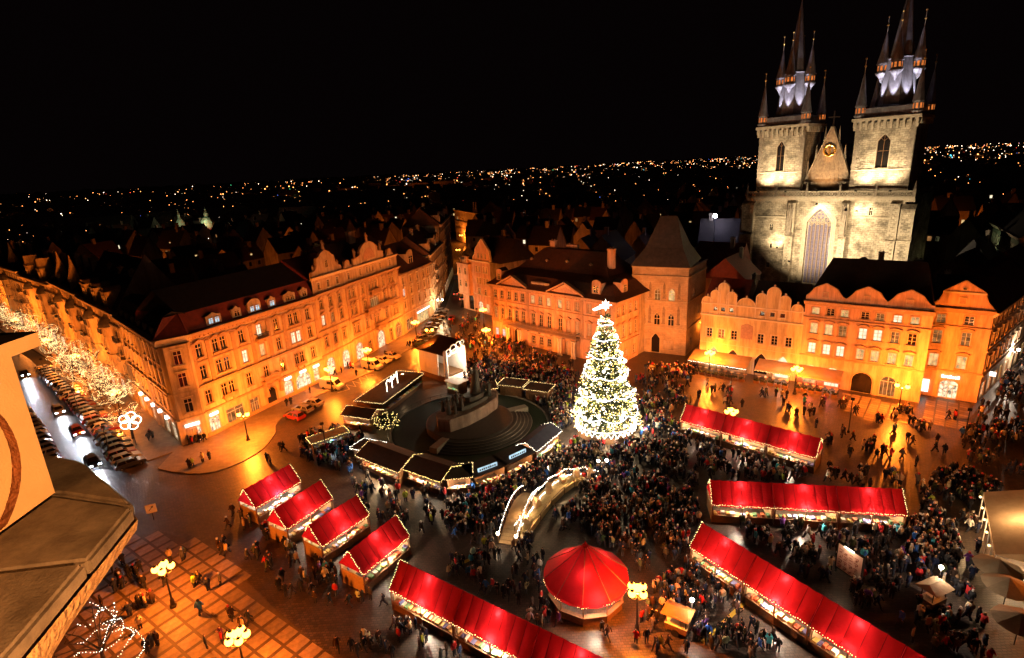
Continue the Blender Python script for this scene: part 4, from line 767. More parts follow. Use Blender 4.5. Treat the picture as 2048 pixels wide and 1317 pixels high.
# buttresses
for i, (xa, xb, pr, zt) in enumerate(((-1.6, 1.7, 1.9, 29.2), (10.6, 12.6, 1.6, 29.6), (23.6, 25.2, 1.6, 29.6), (34.0, 35.9, 2.0, 29.6), (36.0, 38.8, 1.2, 28.4))):
    b = MB()
    for (za, zb, f_) in ((0, 12, 1.0), (12, 21, .82), (21, zt, .64)):
        b.box(xa, -pr * f_, za, xb, -.004, zb)
        b.add([(xa - .1, -pr * f_ - .12, zb), (xb + .1, -pr * f_ - .12, zb), (xb + .1, -.004, zb + 1.0), (xa - .1, -.004, zb + 1.0), (xa - .1, -.004, zb - .2), (xb + .1, -.004, zb - .2), (xa - .1, -pr * f_ - .12, zb - .15), (xb + .1, -pr * f_ - .12, zb - .15)], [(0, 1, 2, 3), (6, 7, 1, 0), (6, 0, 3, 4), (7, 5, 2, 1), (4, 5, 7, 6)])
    o = b.build('buttress', m_stone, tT, MT)
    for (za, zb, f_) in ((0, 11.8, 1.0), (13, 20.8, .82), (22, zt - .2, .64)):
        quoins(o, None, xa, -pr * f_, za, zb, 1, i * 7 + 1, .45); quoins(o, None, xb, -pr * f_, za, zb, -1, i * 7 + 2, .45)
    if i in (1, 2):                                                            # canopied pinnacle against the pier
        xc = (xa + xb) / 2; b = MB(); b.box(xc - .55, -2.0, 21.8, xc + .55, -1.1, 25.5); b.box(xc - .75, -2.2, 21.4, xc + .75, -1.0, 21.8)
        for q in (-.5, .5): b.lathe([(.22, 0), (.2, 2.2), (.3, 2.3), (.03, 4.0)], 6, (xc + q, -1.9, 25.2))
        b.lathe([(.5, 0), (.4, 1.5), (.5, 1.7), (.04, 4.6)], 6, (xc, -1.6, 25.2)); b.build('pinnacle', m_quoin, tT, MT)
fT.band(25.6, .35, .25, -.9, 10.5); fT.band(26.0, .35, .25, 25.3, 38.4); fT.band(16.6, .3, .22, -.9, 10.5); fT.cornice(30.0, 1.2, .9, -.9, 38.4, mat=m_quoin2)
# pierced balustrade
b = MB(); b.box(-.9, -.85, 31.2, 38.4, -.5, 31.4); b.box(-.9, -.85, 32.35, 38.4, -.5, 32.6)
for k in range(53):
    x = -.8 + k * .74; b.box(x - .05, -.78, 31.4, x + .05, -.6, 32.35); 
    for sx in (1, -1): b.prism([(x + (.05 if sx > 0 else .69), 31.4), (x + (.17 if sx > 0 else .57), 31.4), (x + (.69 if sx > 0 else .05), 32.35), (x + (.57 if sx > 0 else .17), 32.35)], -.74, -.64)
b.build('balustrade', m_quoin2, tT, MT)
for k in range(6):
    x = -.6 + k * 7.75; b = MB(); b.box(x - .3, -.95, 31.2, x + .3, -.4, 33.0); b.lathe([(.3, 0), (.24, .5), (.05, 1.8)], 6, (x, -.68, 33.0)); b.build('pier', m_quoin, tT, MT)
b = MB(); b.box(0, 1.2, 0, 36.5, 30, 30.8); b.build('nave_wall', m_stone, tT, MT)
b = MB(); b.add([(4, 10, 30.8), (32.5, 10, 30.8), (32.5, 52, 30.8), (4, 52, 30.8), (18.3, 10, 44), (18.3, 52, 44)], [(0, 4, 5, 3), (1, 2, 5, 4), (0, 1, 4), (2, 3, 5)]); b.build('nave_roof', m_roofdark, tT, MT); b = MB(); b.box(4, 30, 0, 32.5, 52, 30.8); b.build('nave_wall', m_stone, tT, MT)
# gable between the towers
gp = [(12.7, 32.0), (12.7, 34.2), (13.6, 35.8), (18.5, 48.0), (23.4, 35.8), (24.2, 34.2), (24.2, 32.0)]
og = fT.gable(list(reversed(gp)), 2.2, 3.0, m_quoin, 'gable'); fT.coping(og, gp[1:-1], 1.9, 3.2, .3, m_quoin)
for z, xs_ in ((34.4, [14.2 + .95 * k for k in range(10)]), (37.4, [15.4 + 1.04 * k for k in range(7)]), (40.0, [16.4, 17.3, 19.7, 20.6])):
    for x in xs_:
        b = MB(); b.prism([(x - .3, z), (x + .3, z), (x + .3, z + 1.6), (x, z + 2.3), (x - .3, z + 1.6)], 2.1, 2.17); b.build('blind_panel', m_quoin, og)
b = MB(); b.tube([(18.4 + 1.3 * math.cos(2 * math.pi * k / 18), 1.95, 42.4 + 1.3 * math.sin(2 * math.pi * k / 18)) for k in range(19)], .22, 6); b.build('roundel_ring', m_gold, og)
b = MB(); figure(b, 1.9, (18.4, 2.0, 41.5)); b.lathe([(1.15, 0), (1.15, .1)], 16, (0, 0, 0)); b.T = None; b.build('gilded_figure', m_gold, og)
b = MB(); b.box(18.35, 2.4, 48, 18.65, 2.7, 51.8); b.box(17.2, 2.45, 50.2, 19.8, 2.65, 50.5); b.build('cross', m_metal, og)
for x, z in ((13.4, 35.6), (15.2, 39.5), (16.9, 43.8), (20.1, 43.8), (21.8, 39.5), (23.6, 35.6)):
    b = MB(); b.lathe([(.32, -1.2), (.32, 1.0), (.42, 1.1), (.3, 1.5), (.04, 4.4)], 6, (x, 2.6, z)); b.build('pinnacle', m_quoin, og)
# towers
m_spire = plaster('spire_slate', (.24, .23, .25), (.14, .135, .155), scale=.9, bump=.5, rough=.5, fine=8)
m_ember = emit('lantern_window', (1, .26, .05), 1.0, vary=.6, scale=1.5)
def turret(par, x, y, z, r, hb, hc, spike):
    b = MB(); b.lathe([(.1, -r * 1.9), (r * .55, -r * .9), (r * 1.25, -.1), (r * 1.25, .15), (r, .2), (r, hb), (r * 1.22, hb + .05), (r * 1.22, hb + .3)], 8, (x, y, z), 0, R(22.5)); o = b.build('turret', m_spire, par, MT)
    b = MB(); b.lathe([(r * 1.15, hb + .3), (r * .7, hb + hc * .4), (r * .3, hb + hc * .8), (.06, hb + hc)], 8, (x, y, z), 0, R(22.5)); b.build('cone_roof', m_spire, o)
    b = MB(); b.lathe([(.07, hb + hc - .3), (.05, hb + hc + spike)], 5, (x, y, z)); b.build('spike', m_quoin2, o)
    b = MB(); b.ball((x, y, z + hb + hc + spike * .45), .24, 8); b.ball((x, y, z + hb + hc + spike), .2, 8); b.build('gilded_ball', m_gold, o)
    b = MB()
    for k in range(8):
        T_ = TR((x, y, z)) @ RZ(R(45 * k)); b.T = T_; q = r * .925
        b.add([(q + .02, -.2 * r, hb * .3), (q + .02, .2 * r, hb * .3), (q + .02, .2 * r, hb * .85), (q + .02, -.2 * r, hb * .85)], [(0, 1, 2, 3)])
    b.T = None; b.build('lit_window', m_ember, o); return o
for ti, (xa, xb, wx, ww) in enumerate(((1.3, 12.8, 7.1, 2.0), (24.3, 36.4, 30.5, 2.6))):
    cx_, dd = (xa + xb) / 2, xb - xa; yc = .3 + dd / 2
    Pm = MT @ Vector((xa, .3, 0)) + Vector(tT.location); Pn = MT @ Vector((xb, .3, 0)) + Vector(tT.location)
    ft = Fac(tT, Pm, Pn, 48.2, m_stone, z0=31.0, sur=None, trim=m_quoin2); ft.win(wx - xa, 41.6, ww, 7.6, 'gothic', m_glass, arch='pointed', rise=1.5, sur='plain', fm=m_wood, name='belfry_window'); ft.finish(.6)
    b = MB(); b.box(xa + .02, .9, 31, xb - .02, .3 + dd, 48.2); b.build('tower_wall', m_stone, tT, MT)
    ft.band(37.2, .35, .2); quoins(tT, ft.M, 0, 0, 31.2, 48.0, 1, 30 + ti, .9, m_quoin); quoins(tT, ft.M, dd, 0, 31.2, 48.0, -1, 40 + ti, .9, m_quoin)
    # side wall quoins and machicolated cornice
    for sx in (0, 1):
        b = MB(); rr = random.Random(60 + ti + sx); z = 31.2
        while z < 47.8:
            h = rr.uniform(.38, .56); w_ = rr.uniform(.6, 1.2); x = xb + .06 if sx else xa - .06; b.box(x - .05, .3, z, x + .05, .3 + w_, z + h - .04); z += h
        b.build('quoins', m_quoin, tT, MT)
    b = MB(); b.box(xa - .9, -.6, 48.6, xb + .9, .3 + dd + .9, 49.3)
    k = xa - .5
    while k < xb + .5: b.box(k, -.5, 47.3, k + .5, .3, 48.6); b.prism([(k, 46.6), (k + .5, 46.6), (k + .5, 47.3), (k, 47.3)], -.15, .3); k += 1.25
    k = .6
    while k < dd:
        for x in (xa - .8, xb): b.box(x, k, 47.3, x + .8, k + .5, 48.6)
        k += 1.25
    b.build('machicolation', m_quoin2, tT, MT)
    b = MB(); b.lathe([(dd * .72, 0), (dd * .72, .5), (dd * .68, .55), (dd * .66, 1.9)], 4, (cx_, yc, 49.3), 0, R(45)); b.lathe([(dd * .71, 0), (dd * .71, .25)], 4, (cx_, yc, 51.2), 0, R(45)); b.build('gallery', m_spire, tT, MT)
    b = MB()
    b.lathe([(4.9, 0), (4.2, .6), (3.7, 3.0), (2.9, 8.0), (2.55, 10.6), (2.7, 10.9), (2.3, 11.2), (1.5, 17.0), (.8, 22.0), (.3, 26.0), (.1, 28.0)], 8, (cx_, yc, 51.4), 0, R(22.5)); o = b.build('spire', m_spire, tT, MT)
    b = MB()
    for k in range(8):
        a = R(22.5 + 45 * k); b.tube([(cx_ + r_ * math.cos(a), yc + r_ * math.sin(a), 51.4 + z_) for r_, z_ in ((4.25, .6), (3.72, 3.0), (2.92, 8.0), (2.57, 10.6))], .07, 4); b.tube([(cx_ + r_ * math.cos(a), yc + r_ * math.sin(a), 51.4 + z_) for r_, z_ in ((2.32, 11.2), (1.52, 17.0), (.82, 22.0), (.32, 26.0))], .06, 4)
    b.build('spire_rib', m_copper, o)
    b = MB(); b.lathe([(.12, 79.0), (.07, 82.5)], 6, (cx_, yc, 0)); b.ball((cx_, yc, 80.4), .35); b.build('finial', m_quoin2, o)
    for a in range(4): turret(tT, cx_ + 3.6 * math.cos(R(90 * a)), yc + 3.6 * math.sin(R(90 * a)), 59.4, 1.15, 1.9, 7.0, 3.2)
    for sx in (-1, 1):
        for sy in (-1, 1): turret(tT, cx_ + sx * dd * .47, yc + sy * dd * .47, 49.9, 1.05, 2.0, 7.6, 3.0)
foot(T0, T1, 54)
# ------------------------------------------------------------------ ground
m_earth = plaster('dark_ground', (.028, .024, .022), (.018, .016, .015), scale=.02, bump=0)
m_cob = blocks('cobbles', (.105, .07, .052), (.048, .034, .027), (.03, .024, .02), .42, .30, rough=.40, axis='XY', bump=.8, mortar=.03, spec=.5, dirt=.35)
m_asph = plaster('wet_asphalt', (.055, .05, .047), (.035, .032, .03), scale=.5, rough=.36, bump=.3, spec=.5, fine=30)
m_slab = plaster('light_paving', (.34, .25, .20), (.20, .15, .12), scale=1.6, rough=.55, bump=.5, fine=14, usecolor=True)
_pr = random.Random(77)
def tone(): v = _pr.uniform(.62, 1.12); return (v, v * _pr.uniform(.95, 1.02), v * _pr.uniform(.9, 1.0))
m_setts = plaster('dark_setts', (.10, .07, .055), (.07, .05, .04), scale=2, rough=.55, bump=.4, fine=12)
m_pave = blocks('footway_slabs', (.24, .20, .165), (.19, .155, .13), (.10, .085, .07), .6, .6, rough=.5, axis='XY', bump=.3, mortar=.012, spec=.4, dirt=.3)
m_kerb = plaster('kerb_stone', (.28, .23, .19), (.20, .165, .14), scale=3, rough=.6)
m_paint = plaster('road_paint', (.55, .50, .44), (.42, .38, .33), scale=4, rough=.6, bump=0)
gr = MB(); gr.lathe([(30000, -.03), (30000, -.02)], 48, (0, 0, 0)); tag(gr.build('ground', m_earth), kind='structure')
sq = MB(); sq.add([(-75, 5, 0), (120, 5, 0), (150, 140, 0), (60, 170, 0), (-10, 175, 0), (-60, 140, 0), (-75, 60, 0)], [(0, 1, 2, 3, 4, 5, 6)]); square = tag(sq.build('square_paving', m_cob), kind='structure')
def strip(name, mat, pts, z=.004, kind='structure'):
    b = MB(); b.add([(p[0], p[1], z) for p in pts], [tuple(range(len(pts)))]); return tag(b.build(name, mat), kind=kind)
av = Vector((math.cos(R(137)), math.sin(R(137)))); an = Vector((-av.y, av.x))   # avenue direction (away) and its left
base = Vector(S1)
strip('road', m_asph, [AV(-6, 8.5), AV(-16, 26), AV(-18, 34), AV(26, 34), AV(88, 34), AV(380, 34), AV(380, 8.5), AV(88, 8.5), AV(26, 8.5)], .004)
dl = [(-21, 150), (-15.5, 150), (-16, 168), (-17, 200), (-20, 320), (-25, 320), (-21.5, 200), (-21, 168)]
strip('lane_road', m_asph, dl, .004)
fr = [G(560, 850)[:2], G(700, 790)[:2], G(830, 730)[:2], G(905, 690)[:2], (-15.5, 150), (-21, 150), G(842, 686)[:2], G(743, 747)[:2], G(647, 788)[:2], G(571, 828)[:2], G(552, 862)[:2]]
strip('front_road', m_asph, fr, .006)
# raised footways with kerbs
def footway(name, pts):
    b = MB(); b.plate([(p[0], p[1]) for p in pts], 0.0, .13); o = tag(b.build(name, m_pave), kind='structure')
    k = MB()
    for i in range(len(pts)):
        a, c = Vector(pts[i][:2]), Vector(pts[(i + 1) % len(pts)][:2]); d_ = (c - a)
        if d_.length < .05: continue
        n_ = Vector((d_.y, -d_.x)).normalized() * .14
        k.add([(*a, 0), (*c, 0), (*(c + n_), 0), (*(a + n_), 0), (*a, .135), (*c, .135), (*(c + n_), .135), (*(a + n_), .135)], [(4, 7, 6, 5), (0, 1, 5, 4), (1, 2, 6, 5), (2, 3, 7, 6), (3, 0, 4, 7)])
    k.build('kerb', m_kerb, o); return o
kb = [G(u, v)[:2] for u, v in ((318, 938), (345, 944), (372, 947), (400, 948), (430, 944), (458, 935), (485, 924), (508, 911), (528, 896), (542, 880), (550, 866), (549, 853), (571, 826), (647, 786), (743, 745), (842, 684), (872, 655))]
footway('footway', [AV(-1.5, 1.7)] + kb + [(-23.0, 161.5), (-29.0, 143.9), (-36.9, 122.4), (-40.6, 112.2), (-52.8, 86.6)])
footway('footway', [AV(-1.2, .2), AV(26.6, .2), AV(88, .2), AV(300, .2), AV(300, 5.4), AV(88, 5.4), AV(26.6, 5.4), AV(-1.2, 5.4)])
# zig-zag lines on the road
zz = [(675, 786), (699, 779), (692, 770), (712, 774), (705, 763), (724, 768), (718, 755), (737, 760), (729, 747), (747, 750)]
mk = MB()
for (a, c) in zip(zz[:-1], zz[1:]):
    a, c = G(*a)[:2], G(*c)[:2]; a, c = Vector(a), Vector(c); n_ = Vector(((c - a).y, -(c - a).x)).normalized() * .07; mk.add([(*(a - n_), .012), (*(c - n_), .012), (*(c + n_), .012), (*(a + n_), .012)], [(0, 1, 2, 3)])
tag(mk.build('road_marking', m_paint), kind='structure')
# light stone panels of the square's pattern, each a slab of its own
def inpoly(p, poly):
    c = False; n = len(poly)
    for i in range(n):
        a, b_ = poly[i], poly[(i + 1) % n]
        if (a[1] > p[1]) != (b_[1] > p[1]) and p[0] < (b_[0] - a[0]) * (p[1] - a[1]) / (b_[1] - a[1]) + a[0]: c = not c
    return c
e1, e2 = Vector((.545, .838)), Vector((.81, -.586)); st = 1.885
pb = MB(); pb.box(-.80, -.74, 0, .80, .74, .018); pmesh = pb.mesh(m_slab); nb = MB(); nb.box(-.13, -.13, 0, .13, .13, .016); nmesh = nb.mesh(m_slab)
Mp = Matrix(((e1.x, e2.x, 0, 0), (e1.y, e2.y, 0, 0), (0, 0, 1, 0), (0, 0, 0, 1)))
field = [G(u, v)[:2] for u, v in ((150, 1130), (250, 1075), (330, 1065), (440, 1105), (520, 1190), (628, 1285), (660, 1345), (120, 1345), (100, 1250))]
strip('dark_field', m_setts, field, .004)
org = Vector((-41.79, 50.6))
for i in range(-12, 16):
    for j in range(-8, 18):
        c_ = org + e1 * (i + .5) * st + e2 * (j + .5) * st
        if inpoly(c_, field): link('paving_panel', pmesh, square, TR((c_.x, c_.y, .002)) @ Mp, tone())
for q in (((1693, 788), (1757, 800), (1748, 846), (1688, 822)), ((1770, 803), (1812, 812), (1806, 846), (1762, 836)), ((1850, 800), (1945, 808), (1932, 862), (1842, 848))):
    poly = [G(*p)[:2] for p in q]
    for i in range(-40, 41):
        for j in range(-40, 41):
            c_ = Vector((70, 80)) + Vector((.77, -.64)) * i * 1.5 + Vector((.64, .77)) * j * .95
            if inpoly(c_, poly): link('paving_panel', pmesh, square, TR((c_.x, c_.y, .002)) @ RZ(R(-39.7)) @ Matrix.Diagonal((.80, .54, 1, 1)), tone())

# ------------------------------------------------------------------ lamps
def lamp_meshes():
    post = MB(); post.lathe([(.34, 0), (.34, .25), (.24, .35), (.20, .9), (.13, 1.05), (.10, 1.2), (.075, 4.3), (.12, 4.35), (.12, 4.5)], 10); pm = post.mesh(m_metal)
    gl = MB(); gl.ball((0, 0, 0), .36, 12); gm = gl.mesh(m_globe, True)
    arm = MB(); arm.tube([(0, 0, 4.2), (.35, 0, 4.05), (.65, 0, 4.25), (.7, 0, 4.6)], .035, 6); arm.lathe([(.14, 0), (.10, .1)], 8, (.7, 0, 4.6)); am = arm.mesh(m_metal)
    cap = MB(); cap.lathe([(.12, 0), (.2, .05), (.05, .2), (.02, .35)], 8, (.7, 0, 5.12)); cm = cap.mesh(m_metal)
    return pm, am, gm, cm
PM, AM, GM, CM = lamp_meshes()
gwb = MB(); gwb.ball((0, 0, 0), .27, 12); GMW = gwb.mesh(m_globew, True)
def street_lamp(p, label, heads=4, power=2500, color=SODIUM, group='street lamps of the square', rot=0.0, white=False, k=1.0):
    t = empty('street_lamp', (p[0], p[1], 0), rot, label, 'street lamp', group); t.scale = (k, k, k)
    link('post', PM, t)
    for h in range(heads):
        a = link('arm', AM, t, RZ(2 * math.pi * h / heads)); link('globe', GMW if white else GM, a, TR((.7, 0, 4.87))); link('cap', CM, a)
    if heads > 2: link('globe', GMW if white else GM, t, TR((0, 0, 5.1)))
    add_light('lamp_light', 'POINT', (0, 0, 4.6 if heads < 3 else 4.55), power, color, t, .3); return t
_lamps = (((486, 829), 'twin-headed street lamp on the rounded pavement before the corner palace', 2, 11000, 0), ((658, 738), 'street lamp before the three-bay house, beside the white van', 4, 7500, 0), ((733, 700), 'street lamp before the insurance palace, beside the parked cars', 4, 7500, 0), ((830, 645), 'street lamp at the corner of the plain house', 4, 7500, 0),
    ((966, 620), 'farther of two street lamps before the corner gable house', 4, 5200, 0), ((972, 660), 'nearer of two street lamps left of the rococo palace', 4, 9000, 0), ((1594, 738), 'tall street lamp between school house and three-gable house', 4, 9000, 0), ((1805, 772), 'twin street lamp before the lit arcade near the pediment house', 2, 9000, 2.4), ((1420, 706), 'street lamp at the left arch of the yellow school house', 4, 10000, 0),
    ((1463, 823), 'street lamp rising in front of the red roofs nearest the arcades', 4, 5200, 0), ((326, 1135), 'candelabra lamp on the chequered paving, farther of the two', 4, 5600, .4), ((474, 1272), 'candelabra lamp on the chequered paving, nearest to the picture bottom', 5, 5600, .3), ((1275, 1180), 'four-armed candelabra lamp right of the round red pavilion', 4, 5000, .6))
for (px, lb, h_, pw, rt) in _lamps:
    z_ = 4.9; street_lamp(G(px[0], px[1], z_), lb, h_, pw * 2.0, rot=rt)
for i, (u, v) in enumerate(((92, 680), (150, 712), (230, 785), (30, 640))):
    street_lamp(G(u, v, 4.9), ('second', 'third', 'nearest', 'farthest')[i] + ' street lamp glowing among the garlanded avenue trees' if i else 'street lamp glowing among far garlanded avenue trees', 4, 5200, group='street lamps of the avenue')
for i, (u, v, pw) in enumerate(((880, 600, 3800), (884, 560, 3000), (916, 500, 5000), (938, 480, 7000), (922, 471, 9000))):
    street_lamp(G(u, v, 4.9), ('white street lamp by the parked cars at the mouth of the lane', 'white street lamp half way up the lane', 'street lamp deep in the lane', 'right street lamp under the far lane palace', 'left street lamp under the far lane palace')[i], 2, pw, WARM if i < 2 else SODIUM, group='street lamps of the lane', white=i < 2)
for i, (u, v, pw) in enumerate(((2030, 700, 3000), (2044, 640, 4500))): street_lamp(G(u, v, 4.9), ('nearer', 'farther')[i] + ' white street lamp in the side street', 2, pw, (1, .75, .55), group='street lamps of the side street', white=True)
# wall lantern on the stone tower house
p = Fac(tS, SB1, SB2, 1, m_sand2); b = MB(); b.box(-.05, -.5, 5.4, .05, 0, 5.5); b.lathe([(.1, 0), (.2, .45), (.05, .6)], 6, (0, -.5, 4.8)); b.build('wall_lantern', m_globe, tS, p.M @ TR((9.0, -.05, 0))); q = p.W(9.0, -1.0, 5.0); add_light('lantern_light', 'POINT', tuple(q - Vector(tS.location)), 900, SODIUM, tS, .2)
# floodlights inferred from the lit fronts; the slim masts themselves are added
def mast(p, targets, label, h=8.0, k=.88):
    t = empty('added_flood_mast', (p[0], p[1], 0), 0, label, 'floodlight', 'added floodlight masts of the square')
    b = MB(); b.lathe([(.2, 0), (.2, .3), (.09, .4), (.06, h)], 8); b.build('pole', m_metal, t)
    for (tg, pw, ang) in targets:
        d_ = (Vector(tg) - Vector((p[0], p[1], h))).normalized(); M_ = TR(Vector((0, 0, h + .1)) + Vector((d_.x, d_.y, 0)) * .25) @ d_.to_track_quat('-Z', 'Y').to_matrix().to_4x4()
        b = MB(); b.box(-.25, -.2, 0, .25, .2, .22); b.build('lamp_housing', m_metal, t, M_)
        add_light('flood', 'SPOT', Vector((0, 0, h + .1)) + Vector((d_.x, d_.y, 0)) * .25 + d_ * .08, pw * k, SODIUM, t, .2, tg, ang, .8)
mast((-30.5, 79), (((-49, 94, 10), 21000, 95), ((-42, 109, 11), 24000, 90)), 'added floodlight mast by the road opposite the corner palace', 5)
mast((-17, 111), (((-37, 121, 12), 24000, 100), ((-29, 142, 11), 26000, 90)), 'added floodlight mast beside the stage', 6.8)
mast((-9, 140), (((-24, 158, 8), 9000, 100), ((-9, 163, 10), 9500, 100)), 'added floodlight mast at the mouth of the lane', 7)
mast((-4.5, 108), (((4, 128, 8), 32000, 95), ((16, 116.5, 8), 32000, 95)), 'added floodlight mast before the rococo palace', 5.5)
mast((24.5, 96), (((33, 118.5, 9), 29000, 95), ((24, 114, 9), 20000, 80)), 'added floodlight mast before the stone tower house', 5.5)
mast((37.5, 88.5), (((46, 104, 8), 17000, 110),), 'added floodlight mast before the yellow school house', 5.5, .36)
mast((51.5, 77), (((61.5, 92, 9), 21000, 110),), 'added floodlight mast before the three-gable house', 5.5, .56)
mast((65, 71.5), (((74.6, 87.5, 9), 19000, 75),), 'added floodlight mast before the pediment house', 5.5, 1.6)
for i, (s_, tz) in enumerate(((12, 10), (38, 11), (70, 11), (105, 11), (150, 11), (200, 11), (250, 11))):
    P_ = AV(s_ - 6, 9.0); T_ = AV(s_ + 4, 0); T2 = AV(s_ + 22, 0)
    mast(P_, (((*T_, tz), 9000, 110), ((*T2, tz), 16000, 90)) + ((((*AV(5, 0), 9), 6000, 90),) if i == 0 else ()), ('first', 'second', 'third', 'fourth', 'fifth', 'sixth', 'seventh')[i] + ' added floodlight mast along the avenue, counted from the square', 5, 1.7)
_fw = AV(27.0, -6.5)
# church floodlights, fixed to the roofs in front, the gallery and the spire feet
def flood(par, loc, tgt, pw, colr, ang=70, size=.2):
    L_ = Vector(par.location); loc, tgt = Vector(loc), Vector(tgt); d_ = (tgt - loc).normalized()
    b = MB(); b.box(-.25, -.2, 0, .25, .2, .25); b.build('floodlight', m_metal, par, TR(loc - L_) @ d_.to_track_quat('-Z', 'Y').to_matrix().to_4x4())
    add_light('flood', 'SPOT', tuple(loc - L_ + d_ * .1), pw, colr, par, size, tuple(tgt), ang, .7)
TW = lambda x, y, z: fT_ch.W(x, y, z)
fT_ch = Fac(tT, T0, T1, 31, m_stone)
CHW = (1.0, .76, .46)
for x, tx, pw in ((2, 4, 30000), (18, 18, 46000), (34, 31, 31000)): flood(tT, TW(x, -17, 17), TW(tx, 0, 22), pw, CHW, 90)
for xc in (7.05, 30.4):
    flood(tT, TW(xc - 3.5, -3.4, 32.8), TW(xc - 1.5, .3, 42), 9500, CHW, 110); flood(tT, TW(xc + 3.5, -3.4, 32.8), TW(xc + 1.5, .3, 42), 9500, CHW, 110); flood(tT, TW(xc, -22, 30), TW(xc, .3, 44), 24000, CHW, 45)
flood(tT, TW(18.4, -4, 33), TW(18.4, 2.2, 42.4), 9000, (1, .42, .10), 24)
flood(tT, TW(18.4, -5, 33.5), TW(18.4, 2.2, 39), 7000, (1, .50, .19), 80)
flood(tT, TW(18.4, -3.2, 29.5), TW(18.4, 0, 26), 4200, CHW, 120); flood(tT, TW(9.5, -3, 18.0), TW(8.0, 0, 20.5), 3200, CHW, 120); flood(tT, TW(27.5, -3, 28.0), TW(28.0, 0, 27.5), 2400, CHW, 120)
SPV = (.88, .84, 1.0)
for cx_, dd in ((7.05, 11.5), (30.35, 12.1)):
    yc = .3 + dd / 2
    for a in range(8):
        if a in (1, 2, 3): continue
        aa = R(45 * a); flood(tT, TW(cx_ + 4.9 * math.cos(aa), yc + 4.9 * math.sin(aa), 51.7), TW(cx_ + 2.6 * math.cos(aa), yc + 2.6 * math.sin(aa), 60), 14000, SPV, 34, .06)
_p0 = AV(11, -9.5); flood(tA, (_p0[0], _p0[1], 23.5), (_fw[0], _fw[1], 24), 3500, SODIUM, 80)  # roof floodlight added to brighten the avenue fire wall
# green house at the right edge, floodlit from an added mast
P_ = FN.W(FN.L * .6, -16, 5); t = empty('added_flood_mast', (P_.x, P_.y, 0), 0, 'added greenish floodlight mast facing the pale green house', 'floodlight'); b = MB(); b.lathe([(.15, 0), (.06, 6)], 8); b.build('pole', m_metal, t); add_light('flood', 'SPOT', (0, 0, 6), 9000, (.9, 1, .55), t, .2, tuple(FN.W(FN.L * .5, 0, 13)), 100, .8)
# ------------------------------------------------------------------ red-roofed market stalls
def bulbs(b, pts, step=.24, r=.055, sag=.0, seed=0):
    """bulbs strung along a polyline"""
    rr = random.Random(seed)
    for a, c in zip(pts[:-1], pts[1:]):
        a, c = Vector(a), Vector(c); n = max(1, int((c - a).length / step))
        for k in range(n):
            t = (k + .5) / n; p = a.lerp(c, t); p.z -= sag * 4 * t * (1 - t); b.octa((p.x + rr.uniform(-.05, .05), p.y + rr.uniform(-.05, .05), p.z + rr.uniform(-.07, .07)), r * rr.uniform(.75, 1.2))
_goods = [plaster('goods_%d' % i, c, None, .6, 5, .2) for i, c in enumerate(((.5, .12, .05), (.55, .40, .12), (.12, .25, .12), (.6, .55, .45), (.15, .16, .35), (.35, .18, .08)))]
_panel = {}
m_seam = plaster('seam_webbing', (.12, .006, .008), (.07, .005, .006), bump=0)
def roof_panel(w, hw, zr, ze, side):
    key = (round(w, 2), hw, zr, ze, side)
    if key in _panel: return _panel[key]
    b = MB(); nx, ny = 4, 6; vs = []
    for j in range(ny + 1):
        for i in range(nx + 1):
            u, v = i / nx, j / ny; s_ = .09 * math.sin(math.pi * u) * (.4 + v) + .07 * math.sin(math.pi * v) + .025 * math.sin(9 * v + 5 * u); vs.append((u * w, side * (hw * v), zr + (ze - zr) * v - s_))
    vs += [(u / nx * w, side * hw * 1.0, ze - .28) for u in range(nx + 1)]
    fs = []
    for j in range(ny + 1):
        for i in range(nx):
            q = (j * (nx + 1) + i, j * (nx + 1) + i + 1, (j + 1) * (nx + 1) + i + 1, (j + 1) * (nx + 1) + i); fs.append(q if side < 0 else tuple(reversed(q)))
    b.add(vs, fs); _panel[key] = b.mesh(m_red, True); return _panel[key]
